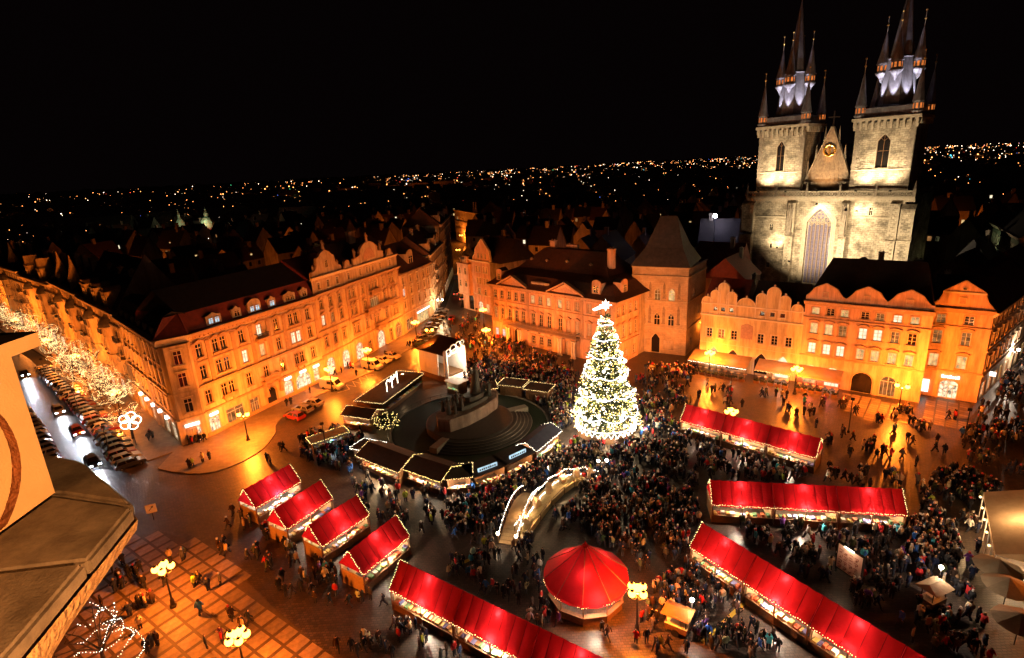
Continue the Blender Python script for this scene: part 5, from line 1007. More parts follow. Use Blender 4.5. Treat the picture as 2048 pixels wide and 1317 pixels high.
def red_stall(A, B, label, group, ends=(True, True), zr=4.7, ze=2.55, hw=1.85, p_in=360, p_out=1700, bright=WHITE, seed=1, back_open=False):
    A, B = Vector(A[:2]), Vector(B[:2]); L_ = (B - A).length; ang = math.atan2((B - A).y, (B - A).x); rr = random.Random(seed)
    t = empty('market_stall', (A.x, A.y, 0), ang, label, 'market stall', group)
    n = max(3, round(L_ / 1.2)); w_ = L_ / n
    for k in range(n):
        for sd in (-1, 1): link('roof_panel', roof_panel(w_, hw, zr, ze, sd), t, TR((k * w_, 0, 0)))
    b = MB()
    for k in range(n + 1):
        for sd in (-1, 1): b.tube([(k * w_, 0, zr + .01), (k * w_, sd * hw * .5, (zr + ze) / 2 - .05), (k * w_, sd * hw, ze + .0)], .022, 4)
    tag(b.build('roof_seams', m_seam, t), kind='stuff')
    for e_, x in zip(ends, (0.0, L_)):
        b = MB(); b.add([(x, -hw, ze), (x, hw, ze), (x, 0, zr)], [(0, 1, 2)]); b.build('gable_end', m_red, t)
    for x in (.08, L_ / 2, L_ - .08):
        for y in (-hw + .1, hw - .1): b = MB(); b.box(x - .06, y - .06, 0, x + .06, y + .06, ze + .02); b.build('post', m_wood, t)
    b = MB(); b.box(.15, -hw + .15, .0, L_ - .15, -hw + .25, .98); b.box(.1, -hw - .05, .98, L_ - .1, -hw + .75, 1.06); b.build('counter', m_wood, t)
    b = MB(); b.box(.1, hw - .2, 0, L_ - .1, hw - .12, 2.3 if not back_open else 1.0); b.build('back_wall', m_wood2, t)
    b = MB()
    for x in (.1, L_ - .18): b.box(x, -hw + .3, 0, x + .08, hw - .2, 1.9)
    for k in range(n): b.box(k * w_ + .1, hw - .6, 1.2, (k + 1) * w_ - .1, hw - .22, 1.26); b.box(k * w_ + .1, hw - .6, 1.75, (k + 1) * w_ - .1, hw - .22, 1.81)
    b.build('shelving', m_wood2, t)
    b = MB(); x = .3
    while x < L_ - .4:
        ww = rr.uniform(.18, .5); b.box(x, -hw + rr.uniform(.05, .2), 1.06, x + ww, -hw + .65, 1.06 + rr.uniform(.08, .35), rr.randrange(6))
        if rr.random() < .7: b.box(x, hw - .55, 1.26, x + ww, hw - .3, 1.26 + rr.uniform(.1, .4), rr.randrange(6))
        if rr.random() < .6: b.box(x, -hw + .25, 2.0, x + ww * .6, -hw + .35, 2.35, rr.randrange(6))
        x += ww + rr.uniform(.02, .2)
    tag(b.build('goods', _goods, t), kind='stuff')
    b = MB(); pts = [(0, -hw - .06, ze - .05), (L_, -hw - .06, ze - .05)]; bulbs(b, pts, .2, .05, .0, seed)
    for e_, x in zip(ends, (-.05, L_ + .05)):
        if e_: bulbs(b, [(x, -hw, ze), (x, 0, zr + .05), (x, hw * .5, (zr + ze) / 2)], .2, .055, .0, seed + 3)
    tag(b.build('light_string', m_bulb, t), kind='stuff')
    for k in range(max(1, round(L_ / 3.5))):
        b = MB(); xc = L_ * (k + .5) / max(1, round(L_ / 3.5)); b.box(xc - .6, -hw + .35, 2.38, xc + .6, -hw + .43, 2.46); b.build('tube_lamp', m_globew, t)
    add_light('stall_light', 'POINT', (L_ * .5, -.05, zr - .55), p_in, WHITE, t, .12)
    add_light('counter_light', 'POINT', (L_ * .5, -hw + .3, 2.22), p_out, bright, t, .15)
    add_light('shelf_light', 'POINT', (L_ * .5, .55, 2.35), 420, bright, t, .15); return t
def ridge(a, b_, z=4.7): return G(a[0], a[1], z), G(b_[0], b_[1], z)
for i, (a, b_, lb) in enumerate((((487, 979), (579, 928.5), 'first of four short red-roofed stalls, nearest the corner palace'), ((547, 1018.7), (640.6, 960), 'second of four short red-roofed stalls, with dark red rear corner'), ((616.8, 1050), (713.4, 990), 'third of four short red-roofed stalls, with a table at its end'), ((696, 1102.7), (791, 1030), 'fourth of four short red-roofed stalls, touching the long row'))):
    red_stall(*ridge(a, b_), lb, 'short red-roofed stalls', seed=10 + i, bright=(WHITE if i != 0 else (.85, .92, 1.0)))
def row_of(a, b_, n, labels, group, seed, ext=0.0):
    A, B = ridge(a, b_); B = A + (B - A) * (1 + ext)
    for k in range(n):
        red_stall(A.lerp(B, k / n + .002), A.lerp(B, (k + 1) / n - .002), labels[k], group, (k == 0, k == n - 1), seed=seed + k)
row_of((800, 1120), (1200, 1313), 3, ['upper-left section of the long red-roofed stall along the bottom edge', 'middle section of the long red-roofed stall along the bottom edge', 'lower-right section of the long red-roofed stall, cut by the bottom edge'], 'long red-roofed stall at the bottom', 30, .12)
row_of((1404, 1045), (1851.6, 1314.6), 4, ['topmost section of the diagonal red-roofed stall right of the lamp', 'second section of the diagonal red-roofed stall', 'third section of the diagonal red-roofed stall, past the dark seam', 'last section of the diagonal red-roofed stall, cut by the bottom edge'], 'diagonal red-roofed stall row', 40, .25)
row_of((1420, 960), (1805, 978), 3, ['left section of the level red-roofed stall row', 'middle section of the level red-roofed stall row, brightly lit counter', 'right section of the level red-roofed stall row'], 'level red-roofed stall row', 50)
row_of((1372, 808), (1643, 877), 3, ['left section of the red-roofed row nearest the arcades', 'middle section of the red-roofed row nearest the arcades, under the lamp', 'right section of the red-roofed row nearest the arcades'], 'red-roofed row nearest the arcades', 60)
# round red pavilion
pc = Vector((6.1, 45.7)); t = empty('round_pavilion', (pc.x, pc.y, 0), 0, 'round ten-sided red canvas pavilion with two-tiered roof', 'pavilion')
for k in range(10):
    a0, a1 = R(36 * k + 6), R(36 * k + 42)
    def P(r_, a, z): return (r_ * math.cos(a), r_ * math.sin(a), z)
    b = MB(); lv = ((.28, 6.15), (1.2, 5.35), (1.9, 4.75), (2.9, 4.0), (4.25, 2.95), (4.27, 2.6)); vs = []
    for r_, z in lv: vs += [P(r_, a0, z), P(r_ * .99, (a0 + a1) / 2, z - .04), P(r_, a1, z)]
    fs = []
    for i in range(len(lv) - 1): fs += [(3 * i, 3 * i + 3, 3 * i + 4, 3 * i + 1), (3 * i + 1, 3 * i + 4, 3 * i + 5, 3 * i + 2)]
    b.add(vs, fs); b.build('roof_panel', m_red, t)
    b = MB(); b.tube([P(r_, a0, z + .02) for r_, z in lv[:5]], .035, 4); b.build('rib', m_dtrim, t)
    b = MB(); b.tube([P(3.7, a0, 0), P(3.7, a0, 3.2)], .06, 6); b.build('post', m_wood, t)
    b = MB(); b.prism([(-1.1, 0), (1.1, 0), (1.1, 1.0), (-1.1, 1.0)], -.05, .05); b.box(-1.15, -.3, 1.0, 1.15, .15, 1.07); b.build('counter', m_wood, t, RZ((a0 + a1) / 2) @ TR((3.45, 0, 0)) @ RZ(R(90)))
b = MB(); b.lathe([(.3, 6.1), (.3, 6.3), (.12, 6.4), (.05, 6.7)], 10); b.build('cap', m_red, t)
b = MB(); b.lathe([(1.2, 0), (1.2, 2.0)], 10); b.build('inner_kiosk', m_wood, t)
b = MB(); bulbs(b, [(4.3 * math.cos(R(36 * k + 6)), 4.3 * math.sin(R(36 * k + 6)), 2.68) for k in range(11)], .2, .05, .08, 5); tag(b.build('light_string', m_bulb, t), kind='stuff')
for a in (20, 140, 260): add_light('pavilion_light', 'POINT', (1.9 * math.cos(R(a)), 1.9 * math.sin(R(a)), 4.1), 260, WHITE, t, .12)
add_light('pavilion_light', 'POINT', (.5, -3.3, 2.5), 900, WHITE, t, .15)

# ------------------------------------------------------------------ dark wooden huts
m_hutlight = emit('hut_display', (1, .78, .46), 2.6, vary=.7, scale=2.2)
def hut(P0, P1, depth, label, roof='gable', h=2.35, rz=1.1, garland=m_bulb, power=260, colr=WARM, closed=False, group='dark wooden huts round the monument', wallm=None, roofm=None, over=.35, border=False, seed=3, display=True):
    P0, P1 = Vector(P0[:2]), Vector(P1[:2]); L_ = (P1 - P0).length; ang = math.atan2((P1 - P0).y, (P1 - P0).x); rr = random.Random(seed)
    t = empty('market_hut', (P0.x, P0.y, 0), ang, label, 'market hut', group); wm = wallm or m_wood
    n = max(2, int(depth / .45))
    b = MB(); b.box(0, depth - .08, 0, L_, depth, h); b.build('back_wall', wm, t)
    for x in (0, L_ - .08): b = MB(); b.box(x, 0, 0, x + .08, depth - .08, h); b.build('side_wall', wm, t)
    nb_ = max(3, int(L_ / .5))
    if closed:
        for k in range(nb_): b = MB(); b.box(L_ * k / nb_ + .01, -.02, 0, L_ * (k + 1) / nb_ - .01, .05, h); b.build('board', wm, t)
    else:
        for k in range(nb_): b = MB(); b.box(L_ * k / nb_ + .01, .0, 0, L_ * (k + 1) / nb_ - .01, .06, .98); b.build('board', wm, t)
        b = MB(); b.box(-.05, -.28, .98, L_ + .05, .35, 1.05); b.build('counter', m_wood2, t)
        b = MB(); x = .2
        while x < L_ - .3: ww = rr.uniform(.15, .4); b.box(x, -.2, 1.05, x + ww, .25, 1.05 + rr.uniform(.06, .3), rr.randrange(6)); x += ww + rr.uniform(.03, .25)
        tag(b.build('goods', _goods, t), kind='stuff')
        if display: b = MB(); b.box(.2, .5, h - .28, L_ - .2, .6, h - .08); b.build('tube_lamp', m_globew if roof != 'flat' else m_hutlight, t)
        add_light('hut_light', 'POINT', (L_ / 2, .15, h - .3), power, colr, t, .15)
    rm = roofm or m_tar
    if roof == 'gable':
        for sd in (0, 1):
            b = MB(); y0, y1 = (-over, depth / 2) if sd == 0 else (depth + over, depth / 2); b.add([(-over, y0, h), (L_ + over, y0, h), (L_ + over, y1, h + rz), (-over, y1, h + rz), (-over, y0, h + .08), (L_ + over, y0, h + .08), (L_ + over, y1, h + rz + .08), (-over, y1, h + rz + .08)], [(0, 1, 2, 3), (4, 7, 6, 5), (0, 4, 5, 1), (0, 3, 7, 4), (1, 5, 6, 2)]); b.build('roof', rm, t)
    else:
        b = MB(); b.box(-over, -over, h, L_ + over, depth + over, h + .14); b.build('roof', rm, t); rz = 0
    if garland:
        b = MB(); bulbs(b, [(-over, -over - .03, h + .05), (L_ + over, -over - .03, h + .05)], .22, .055, .0, seed)
        if roof == 'gable':
            for x in (-over - .03, L_ + over + .03): bulbs(b, [(x, -over, h), (x, depth / 2, h + rz + .1), (x, depth + over, h)], .22, .055, 0, seed)
        else: bulbs(b, [(L_ + over, -over, h + .16), (L_ + over, depth + over, h + .16), (-over, depth + over, h + .16), (-over, -over, h + .16)], .22, .055, 0, seed)
        tag(b.build('light_string', garland, t), kind='stuff')
    return t
hut((-24.0, 91.2), (-18.9, 105.3), 5.3, 'long flat-roofed hut outlined with a garland, left of the monument', 'flat', 2.7, garland=m_bulb, power=60, seed=1, display=False)
hut((-30.1, 87.9), (-24.9, 85.8), 3.4, 'gabled hut with bright white ends beyond the short red stalls', 'gable', 2.4, .9, power=1000, seed=2)
hut((-25.0, 75.4), (-21.7, 73.8), 2.6, 'small black-roofed hut edged with white light', 'flat', 2.5, garland=m_bulbw, power=120, colr=(.8, .9, 1), seed=3)
hut((-32.4, 78.8), (-27.9, 82.2), 2.0, 'low food counter with bluish lit glass and yellow signs', 'flat', 1.9, garland=m_bulbg, power=160, colr=(.75, .88, 1), seed=4, roofm=plaster('glass_roof', (.22, .26, .30), (.12, .14, .17), rough=.2, bump=0))
hut((-23.3, 73.2), (-16.9, 68.4), 4.2, 'wide brown-roofed hut with glaring counter at the left of the ring', 'gable', 2.4, 1.1, power=2200, seed=5, over=.6)
hut((-15.6, 68.6), (-10.7, 65.3), 4.0, 'angled hut with star-shaped garland at the front of the ring', 'gable', 2.4, 1.0, power=1300, garland=m_bulbg, seed=6, over=.5)
hut((-9.8, 65.4), (-6.6, 65.6), 3.0, 'white-lit stall with hanging goods in the ring of huts', 'flat', 2.5, power=1500, colr=WHITE, seed=7)
hut((-6.0, 65.5), (-2.0, 68.0), 3.0, 'black-roofed hut with white lit sign, nearest the bridge', 'flat', 2.5, power=1000, seed=8, garland=None)
hut((-1.7, 68.2), (2.0, 71.2), 3.0, 'black-roofed hut with wooden frame and second lit sign', 'flat', 2.5, power=1000, seed=9, garland=None)
hut((2.6, 71.8), (6.5, 77.4), 3.2, 'dark blue-roofed hut with glaring white lamp, right end of the ring', 'gable', 2.5, .9, power=1800, colr=WHITE, seed=10, roofm=plaster('blue_felt', (.03, .03, .06), (.02, .02, .04)), garland=m_bulbw)
hut((-2.9, 98.0), (1.2, 96.2), 3.0, 'closed hut with garlanded roof behind the monument, left of a pair', 'flat', 2.5, closed=True, seed=11)
hut((1.9, 95.2), (5.9, 93.3), 3.0, 'closed hut with garlanded roof behind the monument, right of a pair', 'flat', 2.5, closed=True, seed=12)
hut((-7.3, 95.6), (-3.6, 96.6), 3.0, 'small lit hut behind the bronze figures', 'gable', 2.4, .8, power=260, seed=13, roofm=m_roofbrown)
hut((-13.4, 101.2), (-11.0, 99.2), 2.4, 'tiny white-roofed booth beside the stage', 'flat', 2.5, power=220, colr=(.8, 1, .85), garland=None, seed=14, roofm=m_white)
# lit letters and signs on the two black roofs
for P_, a in (((-4.3, 67.0), 32), ((-.1, 70.2), 39)):
    t = empty('roof_sign', (P_[0], P_[1], 2.72), R(a), 'white lit sign bar on the roof of the ' + ('left' if P_[0] < -2 else 'right') + ' black hut', 'sign'); b = MB(); b.box(-1.5, -.1, 0, 1.5, .1, .5); b.build('board', m_litblue, t)
    for k in range(8): b = MB(); b.box(-1.3 + .33 * k, -.13, .12, -1.1 + .33 * k, -.1, .38); b.build('letter', m_metal, t)
# light figure on the long hut
t = empty('light_figure', (-23.4, 98.2, 2.86), R(70), 'curly light figure standing on the long garlanded hut', 'light figure'); b = MB()
pts = [(-1.9, 0, .0), (-1.9, 0, 1.7), (-1.3, 0, 2.2), (-.7, 0, 1.5), (-.1, 0, 2.3), (.0, 0, .0), (.05, 0, 2.4), (.6, 0, 1.5), (1.1, 0, 2.3), (1.6, 0, 1.6), (2.0, 0, 2.6), (2.0, 0, .2)]
b.tube(pts, .06, 5); b.build('light_tube', m_bulbw, t); b = MB(); b.box(-2.2, -.1, -.05, 2.3, .1, .0); b.build('foot', m_metal, t)
t = empty('light_bush', (-22.6, 86.8, 0), 0, 'small bush wrapped in yellow lights beside the gabled hut', 'bush'); b = MB(); rr = random.Random(5)
for k in range(60): a = rr.uniform(0, 6.28); r_ = rr.uniform(.2, 1.5); b.octa((r_ * math.cos(a) * 1.5, r_ * math.sin(a), rr.uniform(.4, 2.2)), .3)
b.build('foliage', m_hedge, t); b = MB()
for k in range(150): a = rr.uniform(0, 6.28); r_ = rr.uniform(.8, 1.7); b.octa((r_ * math.cos(a) * 1.5, r_ * math.sin(a), rr.uniform(.3, 2.5)), .06)
tag(b.build('light_string', m_bulbg, t), kind='stuff')

# ------------------------------------------------------------------ monument
mc = Vector((-8.0, 85.8)); t = empty('bronze_monument', (mc.x, mc.y, 0), 0, 'dark bronze monument on a round stepped plinth ringed by huts', 'monument')
b = MB(); b.lathe([(13.2, .0), (13.2, .35), (12.9, .38), (11.0, .38)], 48); b.build('planted_ring', m_hedge, t)
b = MB(); b.lathe([(13.5, 0), (13.5, .5), (13.25, .5), (13.25, 0)], 48); b.build('rim', m_kerb, t)
m_dst = plaster('granite', (.07, .052, .044), (.045, .035, .03), scale=2, rough=.5)
for k in range(5):
    r0 = 10.6 - .62 * k; b = MB(); n = 30; a0, a1 = R(-125), R(25); pts = []
    for i in range(n + 1): a = a0 + (a1 - a0) * i / n; pts.append((r0 * math.cos(a), r0 * math.sin(a)))
    b.plate(pts + [(0, 0)], .0, .55 + .17 * k); b.build('step', m_dst, t)
    b = MB(); b.tube([(x * 1.002, y * 1.002, .54 + .17 * k) for x, y in pts], .045, 4); b.build('nosing', m_kerb, t)
b = MB(); b.lathe([(7.4, .4), (7.4, 1.3), (7.2, 1.4)], 40); b.build('platform', m_dst, t)
ax = R(50); M_ = TR((-.2, 1.4, 0)) @ RZ(ax)
boat = [(-7.2, 0), (-6.3, -1.9), (-3.0, -2.7), (1.5, -2.8), (5.0, -2.2), (7.4, -.4), (7.2, 1.6), (4.0, 2.7), (-1, 2.9), (-5.5, 2.2)]
b = MB(); b.plate(boat, 1.3, 3.3); b.plate([(x * .98, y * .96) for x, y in boat], 3.3, 3.5); b.build('plinth', plaster('granite_pale', (.30, .22, .17), (.20, .15, .12), scale=.8), t, M_)
b = MB(); b.plate([(x * .55 + .8, y * .6) for x, y in boat], 3.5, 4.2); b.plate([(x * .3 + 1.5, y * .45) for x, y in boat], 4.2, 5.0); b.build('rock', m_bronze, t, M_)
b = MB(); figure(b, 5.2, (2.2, 0, 4.8)); b.lathe([(1.0, 0), (.8, 1.4), (.55, 3.2), (.4, 4.0)], 10, (2.2, .2, 4.8)); b.build('standing_figure', m_bronze, t, M_, smooth=True)
rr = random.Random(4)
for i in range(12):
    b = MB(); figure(b, rr.uniform(2.0, 2.9), (0, 0, 0), 0, rr.uniform(-.5, 1)); x = rr.uniform(-5.8, -1.2) if i < 8 else rr.uniform(3.6, 6.0); b.build('figure', m_bronze, t, M_ @ TR((x, rr.uniform(-1.3, 1.3), rr.uniform(3.2, 3.9))) @ RZ(rr.uniform(0, 6.28)), smooth=True)
for s_, w_ in ((-118, 1.2), (24, 1.2)):
    b = MB(); b.box(6.9, -.7, 0, 10.8, .7, 1.35); b.build('stair_cheek', m_kerb, t, RZ(R(s_)))
for k in range(40):
    a = R(k * 9); b = MB(); b.tube([(13.9 * math.cos(a), 13.9 * math.sin(a), 0), (13.9 * math.cos(a), 13.9 * math.sin(a), 1.0)], .03, 4); b.tube([(13.9 * math.cos(a), 13.9 * math.sin(a), .95), (13.9 * math.cos(a + R(9)), 13.9 * math.sin(a + R(9)), .95)], .025, 4); b.build('railing', m_metal, t)

# ------------------------------------------------------------------ stage
s0, s1, s2 = Vector((-20.2, 112.0)), Vector((-14.2, 106.5)), Vector((-10.6, 110.2)); e_ = (s1 - s0); W_ = e_.length; t = empty('stage', (s0.x, s0.y, 0), math.atan2(e_.y, e_.x), 'open-air stage with white walls, black roof and curly lit header', 'stage'); D_ = 5.4
b = MB(); b.box(0, 0, 0, W_, D_, 1.3); b.build('platform', m_wood, t)
for k in range(4): b = MB(); b.box(W_ * k / 4 + .02, -.08, 1.2, W_ * (k + 1) / 4 - .02, 0, 5.9); b.build('wall_panel', m_white, t)
b = MB(); b.box(0, D_ - .1, 1.3, W_, D_, 6.2); b.build('back_wall', m_white, t); b = MB(); b.box(-.05, 0, 1.3, .03, D_, 6.0); b.build('side_wall', m_white, t)
b = MB(); b.add([(-.3, -.3, 5.95), (W_ + .2, -.3, 5.95), (W_ + .2, D_ + .4, 7.6), (-.3, D_ + .4, 7.6), (-.3, -.3, 6.1), (W_ + .2, -.3, 6.1), (W_ + .2, D_ + .4, 7.75), (-.3, D_ + .4, 7.75)], [(3, 2, 1, 0), (4, 5, 6, 7), (0, 1, 5, 4), (1, 2, 6, 5), (2, 3, 7, 6), (3, 0, 4, 7)]); b.build('roof', m_tar, t)
for y in (.1, D_ - .1):
    b = MB(); b.lathe([(.45, 0), (.45, 6.6), (.3, 7.0)], 12, (W_ + .3, y, 0)); b.build('column', m_white, t)
b = MB()
for c_, r_ in (((1.0, 6.4), .7), ((2.4, 6.9), .9), ((3.9, 7.3), .8), ((4.9, 7.7), .5)): b.tube([(W_ + .35, c_[0] + r_ * math.cos(2 * math.pi * k / 14), c_[1] + r_ * math.sin(2 * math.pi * k / 14)) for k in range(15)], .16, 6)
b.build('header', m_white, t)
b = MB(); b.box(W_ + .1, 0, 0, W_ + 2.6, D_, 1.0); b.build('ramp', m_white, t); b = MB()
for y in (.3, D_ - .3): b.tube([(W_ + .3, y, 2.2), (W_ + 2.6, y, 1.9)], .04, 4); b.tube([(W_ + 2.6, y, 1.0), (W_ + 2.6, y, 1.9)], .04, 4)
b.build('railing', m_metal, t)
add_light('stage_light', 'POINT', (W_ + 1.5, D_ * .5, 5.2), 3000, WHITE, t, .2); add_light('stage_light', 'SPOT', (W_ * .3, -6.5, 3.0), 4200, (1, .62, .34), t, .2, None, 90, .8)
sp = t.children[-1]; sp.rotation_euler = (Vector((W_ * .5, 0, 3.4)) - Vector((W_ * .3, -6.5, 3.0))).to_track_quat('-Z', 'Y').to_euler()

# ------------------------------------------------------------------ christmas tree
tc_ = Vector((14.5, 81.7)); t = empty('christmas_tree', (tc_.x, tc_.y, 0), 0, 'giant Christmas tree blazing with lights and a comet star on top', 'tree'); HT = 20.6
b = MB(); b.lathe([(.5, 0), (.42, 3), (.25, 12), (.06, HT)], 10); b.build('trunk', m_bark, t)
def rad(z): q = max(0, 1 - (z - 1.4) / (HT - 1.2)); return 4.95 * (q ** .84) + .12
def bough(a, z): return 1 + .10 * math.sin(3 * a + 1.3 * z) + .08 * math.sin(7 * a - 2.1 * z) + .07 * math.sin(2.6 * z)
rr = random.Random(11); b = MB(); br = MB(); tips = []
for k in range(560):
    z = 1.5 + (HT - 1.9) * (1 - math.sqrt(1 - rr.random() * .999)); a = rr.uniform(0, 2 * math.pi); R_ = rad(z) * rr.uniform(.74, 1.12) * bough(a, z); dr = Vector((math.cos(a), math.sin(a), 0)); up = rr.uniform(-.05, .28)
    p0 = Vector((0, 0, z + .2)) + dr * .1; p1 = Vector((0, 0, z)) + dr * R_ + Vector((0, 0, R_ * up)); br.tube([p0, p1], [.05, .012], 4); tips.append((p1, dr, z))
    nseg = max(3, int(R_ / .30))
    for s_ in range(nseg):
        f_ = .25 + .75 * (s_ + .5) / nseg; c_ = p0.lerp(p1, f_); sd = Vector((-dr.y, dr.x, 0)); wd = .75 * (1.15 - f_) + .28
        for q in range(5):
            d_ = (dr * rr.uniform(.15, 1) + sd * rr.uniform(-1, 1) + Vector((0, 0, rr.uniform(-.5, .45)))).normalized() * wd * rr.uniform(.6, 1.15); n_ = d_.cross(Vector((rr.uniform(-1, 1), rr.uniform(-1, 1), rr.uniform(-.3, 1)))).normalized() * .085
            b.add([c_ - n_, c_ + n_, c_ + d_ * .6 + n_ * .9, c_ + d_, c_ + d_ * .6 - n_ * .9], [(0, 1, 2, 3, 4)])
cr = b.build('crown', m_needle, t); tag(br.build('branches', m_bark, t), kind='stuff')
bw, by = MB(), MB()
for k in range(3400):
    z = 1.2 + (HT - 1.4) * (1 - math.sqrt(1 - rr.random() * .998)); a = rr.uniform(0, 2 * math.pi); R_ = rad(z) * rr.uniform(.78, 1.10) * bough(a, z); (bw if k % 3 == 0 else by).octa((R_ * math.cos(a), R_ * math.sin(a), z + rr.uniform(0, .4)), rr.uniform(.05, .095))
tag(bw.build('light_string', m_bulbw, t), kind='stuff'); tag(by.build('light_string', m_bulbg, t), kind='stuff')
lb_ = MB(); lb_.ball((0, 0, 0), .30, 10); lbm = lb_.mesh(emit('glow_ball', (1, .88, .70), 3.2), True)
for p1, dr, z in rr.sample(tips, 95): q = p1 + dr * .12; link('light_ball', lbm, t, TR(q) @ Matrix.Scale(rr.uniform(.7, 1.15), 4))
m_gar = emit('garland_white', (.92, .92, 1), 5.0)
for z0 in (4.4, 7.6, 10.6, 13.6, 16.2, 18.4):
    n = 7 if z0 < 12 else 5; pts = []
    for i in range(n * 8 + 1):
        a = 2 * math.pi * i / (n * 8) + z0; u = (i % 8) / 8; zz = z0 - .75 * 4 * u * (1 - u) * (rad(z0) / 5); R_ = rad(zz) * 1.10 + .1; pts.append((R_ * math.cos(a), R_ * math.sin(a), zz))
    b = MB(); b.tube(pts, .06, 5); b.build('garland', m_gar, t)
b = MB(); pts = []
for i in range(61): a = 2 * math.pi * i / 60; R_ = 4.85; pts.append((R_ * math.cos(a), R_ * math.sin(a), 1.9 - (.95 if i % 2 else 0)))
b.tube(pts, .055, 5); b.tube([(4.82 * math.cos(2 * math.pi * i / 40), 4.82 * math.sin(2 * math.pi * i / 40), 1.95) for i in range(41)], .05, 5); b.build('skirt_lights', m_bulbw, t)
for k in range(20): a = R(18 * k); b = MB(); b.box(-.72, 4.6, 0, .72, 4.7, 1.0); b.build('fence_panel', m_wood, t, RZ(a))
b = MB(); pts = []
for i in range(16): a = R(90 + 22.5 * i); r_ = .95 if i % 4 == 0 else (.72 if i % 2 == 0 else .34); pts.append((r_ * math.cos(a), HT + .6 + r_ * math.sin(a)))
b.prism(pts, -.15, .15); b.prism([(-.4, HT + .7), (-.3, HT + .2), (-1.7, HT - .25), (-2.0, HT - .05), (-1.6, HT + .15)], -.1, .1); b.build('star', emit('star_light', (1, .9, .74), 9.0, True), t, RZ(R(-8)))
for k in range(22):
    z = 2.2 + 17.5 * (k / 22) ** 1.1; a = k * 2.4; R_ = rad(z) * 1.0; add_light('tree_light', 'POINT', (R_ * math.cos(a), R_ * math.sin(a), z), 1150 * (rad(z) / 5.3) + 280, (1, .76, .40), t, .3)
for a in (-150, -90, -30, 90): add_light('tree_light', 'POINT', (6.4 * math.cos(R(a)), 6.4 * math.sin(R(a)), 1.7), 900, (1, .82, .58), t, .3)

# ------------------------------------------------------------------ wooden footbridge and lit crib scenery
q0, q1 = Vector((-1.8, 54.4)), Vector((1.5, 64.6)); t = empty('wooden_footbridge', (q0.x, q0.y, 0), math.atan2((q1 - q0).y, (q1 - q0).x), 'arched plank footbridge with lit handrails leading towards the huts', 'footbridge'); Lb = (q1 - q0).length
hb = lambda x: 1.5 * math.sin(math.pi * min(1, max(0, x / Lb))) + .1
pk = MB(); pk.box(-.24, -1.05, -.03, .2, 1.05, .03); pkm = pk.mesh(m_wood2)
for k in range(24): x = Lb * (k + .5) / 24; sl = math.atan2(hb(x + .1) - hb(x - .1), .2); link('plank', pkm, t, TR((x, 0, hb(x))) @ Matrix.Rotation(-sl, 4, 'Y'))
for sd in (-1, 1):
    b = MB(); b.tube([(x * Lb / 20, sd * 1.1, hb(x * Lb / 20) + .95) for x in range(21)], .06, 6)
    for x in range(0, 21, 2): b.tube([(x * Lb / 20, sd * 1.1, 0), (x * Lb / 20, sd * 1.1, hb(x * Lb / 20) + .95)], .05, 5)
    b.build('handrail', m_wood, t); b = MB(); bulbs(b, [(x * Lb / 20, sd * 1.12, hb(x * Lb / 20) + 1.0) for x in range(21)], .09, .05, 0, 3 + sd); tag(b.build('light_string', m_bulbw, t), kind='stuff')
    b = MB(); b.ball((0, sd * 1.1, 1.4), .2, 10); b.build('gate_lamp', m_globew, t); add_light('gate_light', 'POINT', (-.4, sd * 1.2, 1.3), 60, WARM, t, .1)
m_straw = plaster('straw', (.55, .38, .16), (.40, .26, .10), scale=5, bump=.6, fine=20)
cur = [Vector(p) for p in ((-.4, 55.6), (1.0, 59.2), (2.4, 62.4), (4.4, 65.4), (6.6, 67.4), (9.0, 67.6), (10.6, 66.4))]
t = empty('crib_platform', (cur[0].x, cur[0].y, 0), 0, 'curved straw-covered crib platform glowing with lights beside the footbridge', 'crib platform'); o_ = cur[0]
lef, rig = [], []
for i, p in enumerate(cur):
    d_ = (cur[min(i + 1, 6)] - cur[max(i - 1, 0)]).normalized(); n_ = Vector((d_.y, -d_.x)); lef.append(p - n_ * .5 - o_); rig.append(p + n_ * (1.0 + .9 * math.sin(math.pi * i / 6)) - o_)
b = MB(); b.plate([tuple(p) for p in lef] + [tuple(p) for p in reversed(rig)], 0, .75); b.build('platform', m_straw, t)
for ln, zt in ((lef, 1.5), (rig, 1.05)):
    b = MB(); b.tube([(p.x, p.y, zt) for p in ln], .05, 5)
    for p in ln: b.tube([(p.x, p.y, 0), (p.x, p.y, zt)], .06, 5)
    b.build('fence', m_wood, t)
b = MB(); bulbs(b, [(p.x, p.y, 1.55) for p in lef], .16, .08, .1, 8); bulbs(b, [(p.x * .7 + q.x * .3, p.y * .7 + q.y * .3, 1.0) for p, q in zip(lef, rig)], .2, .09, 0, 9); tag(b.build('light_string', m_bulbw, t), kind='stuff')
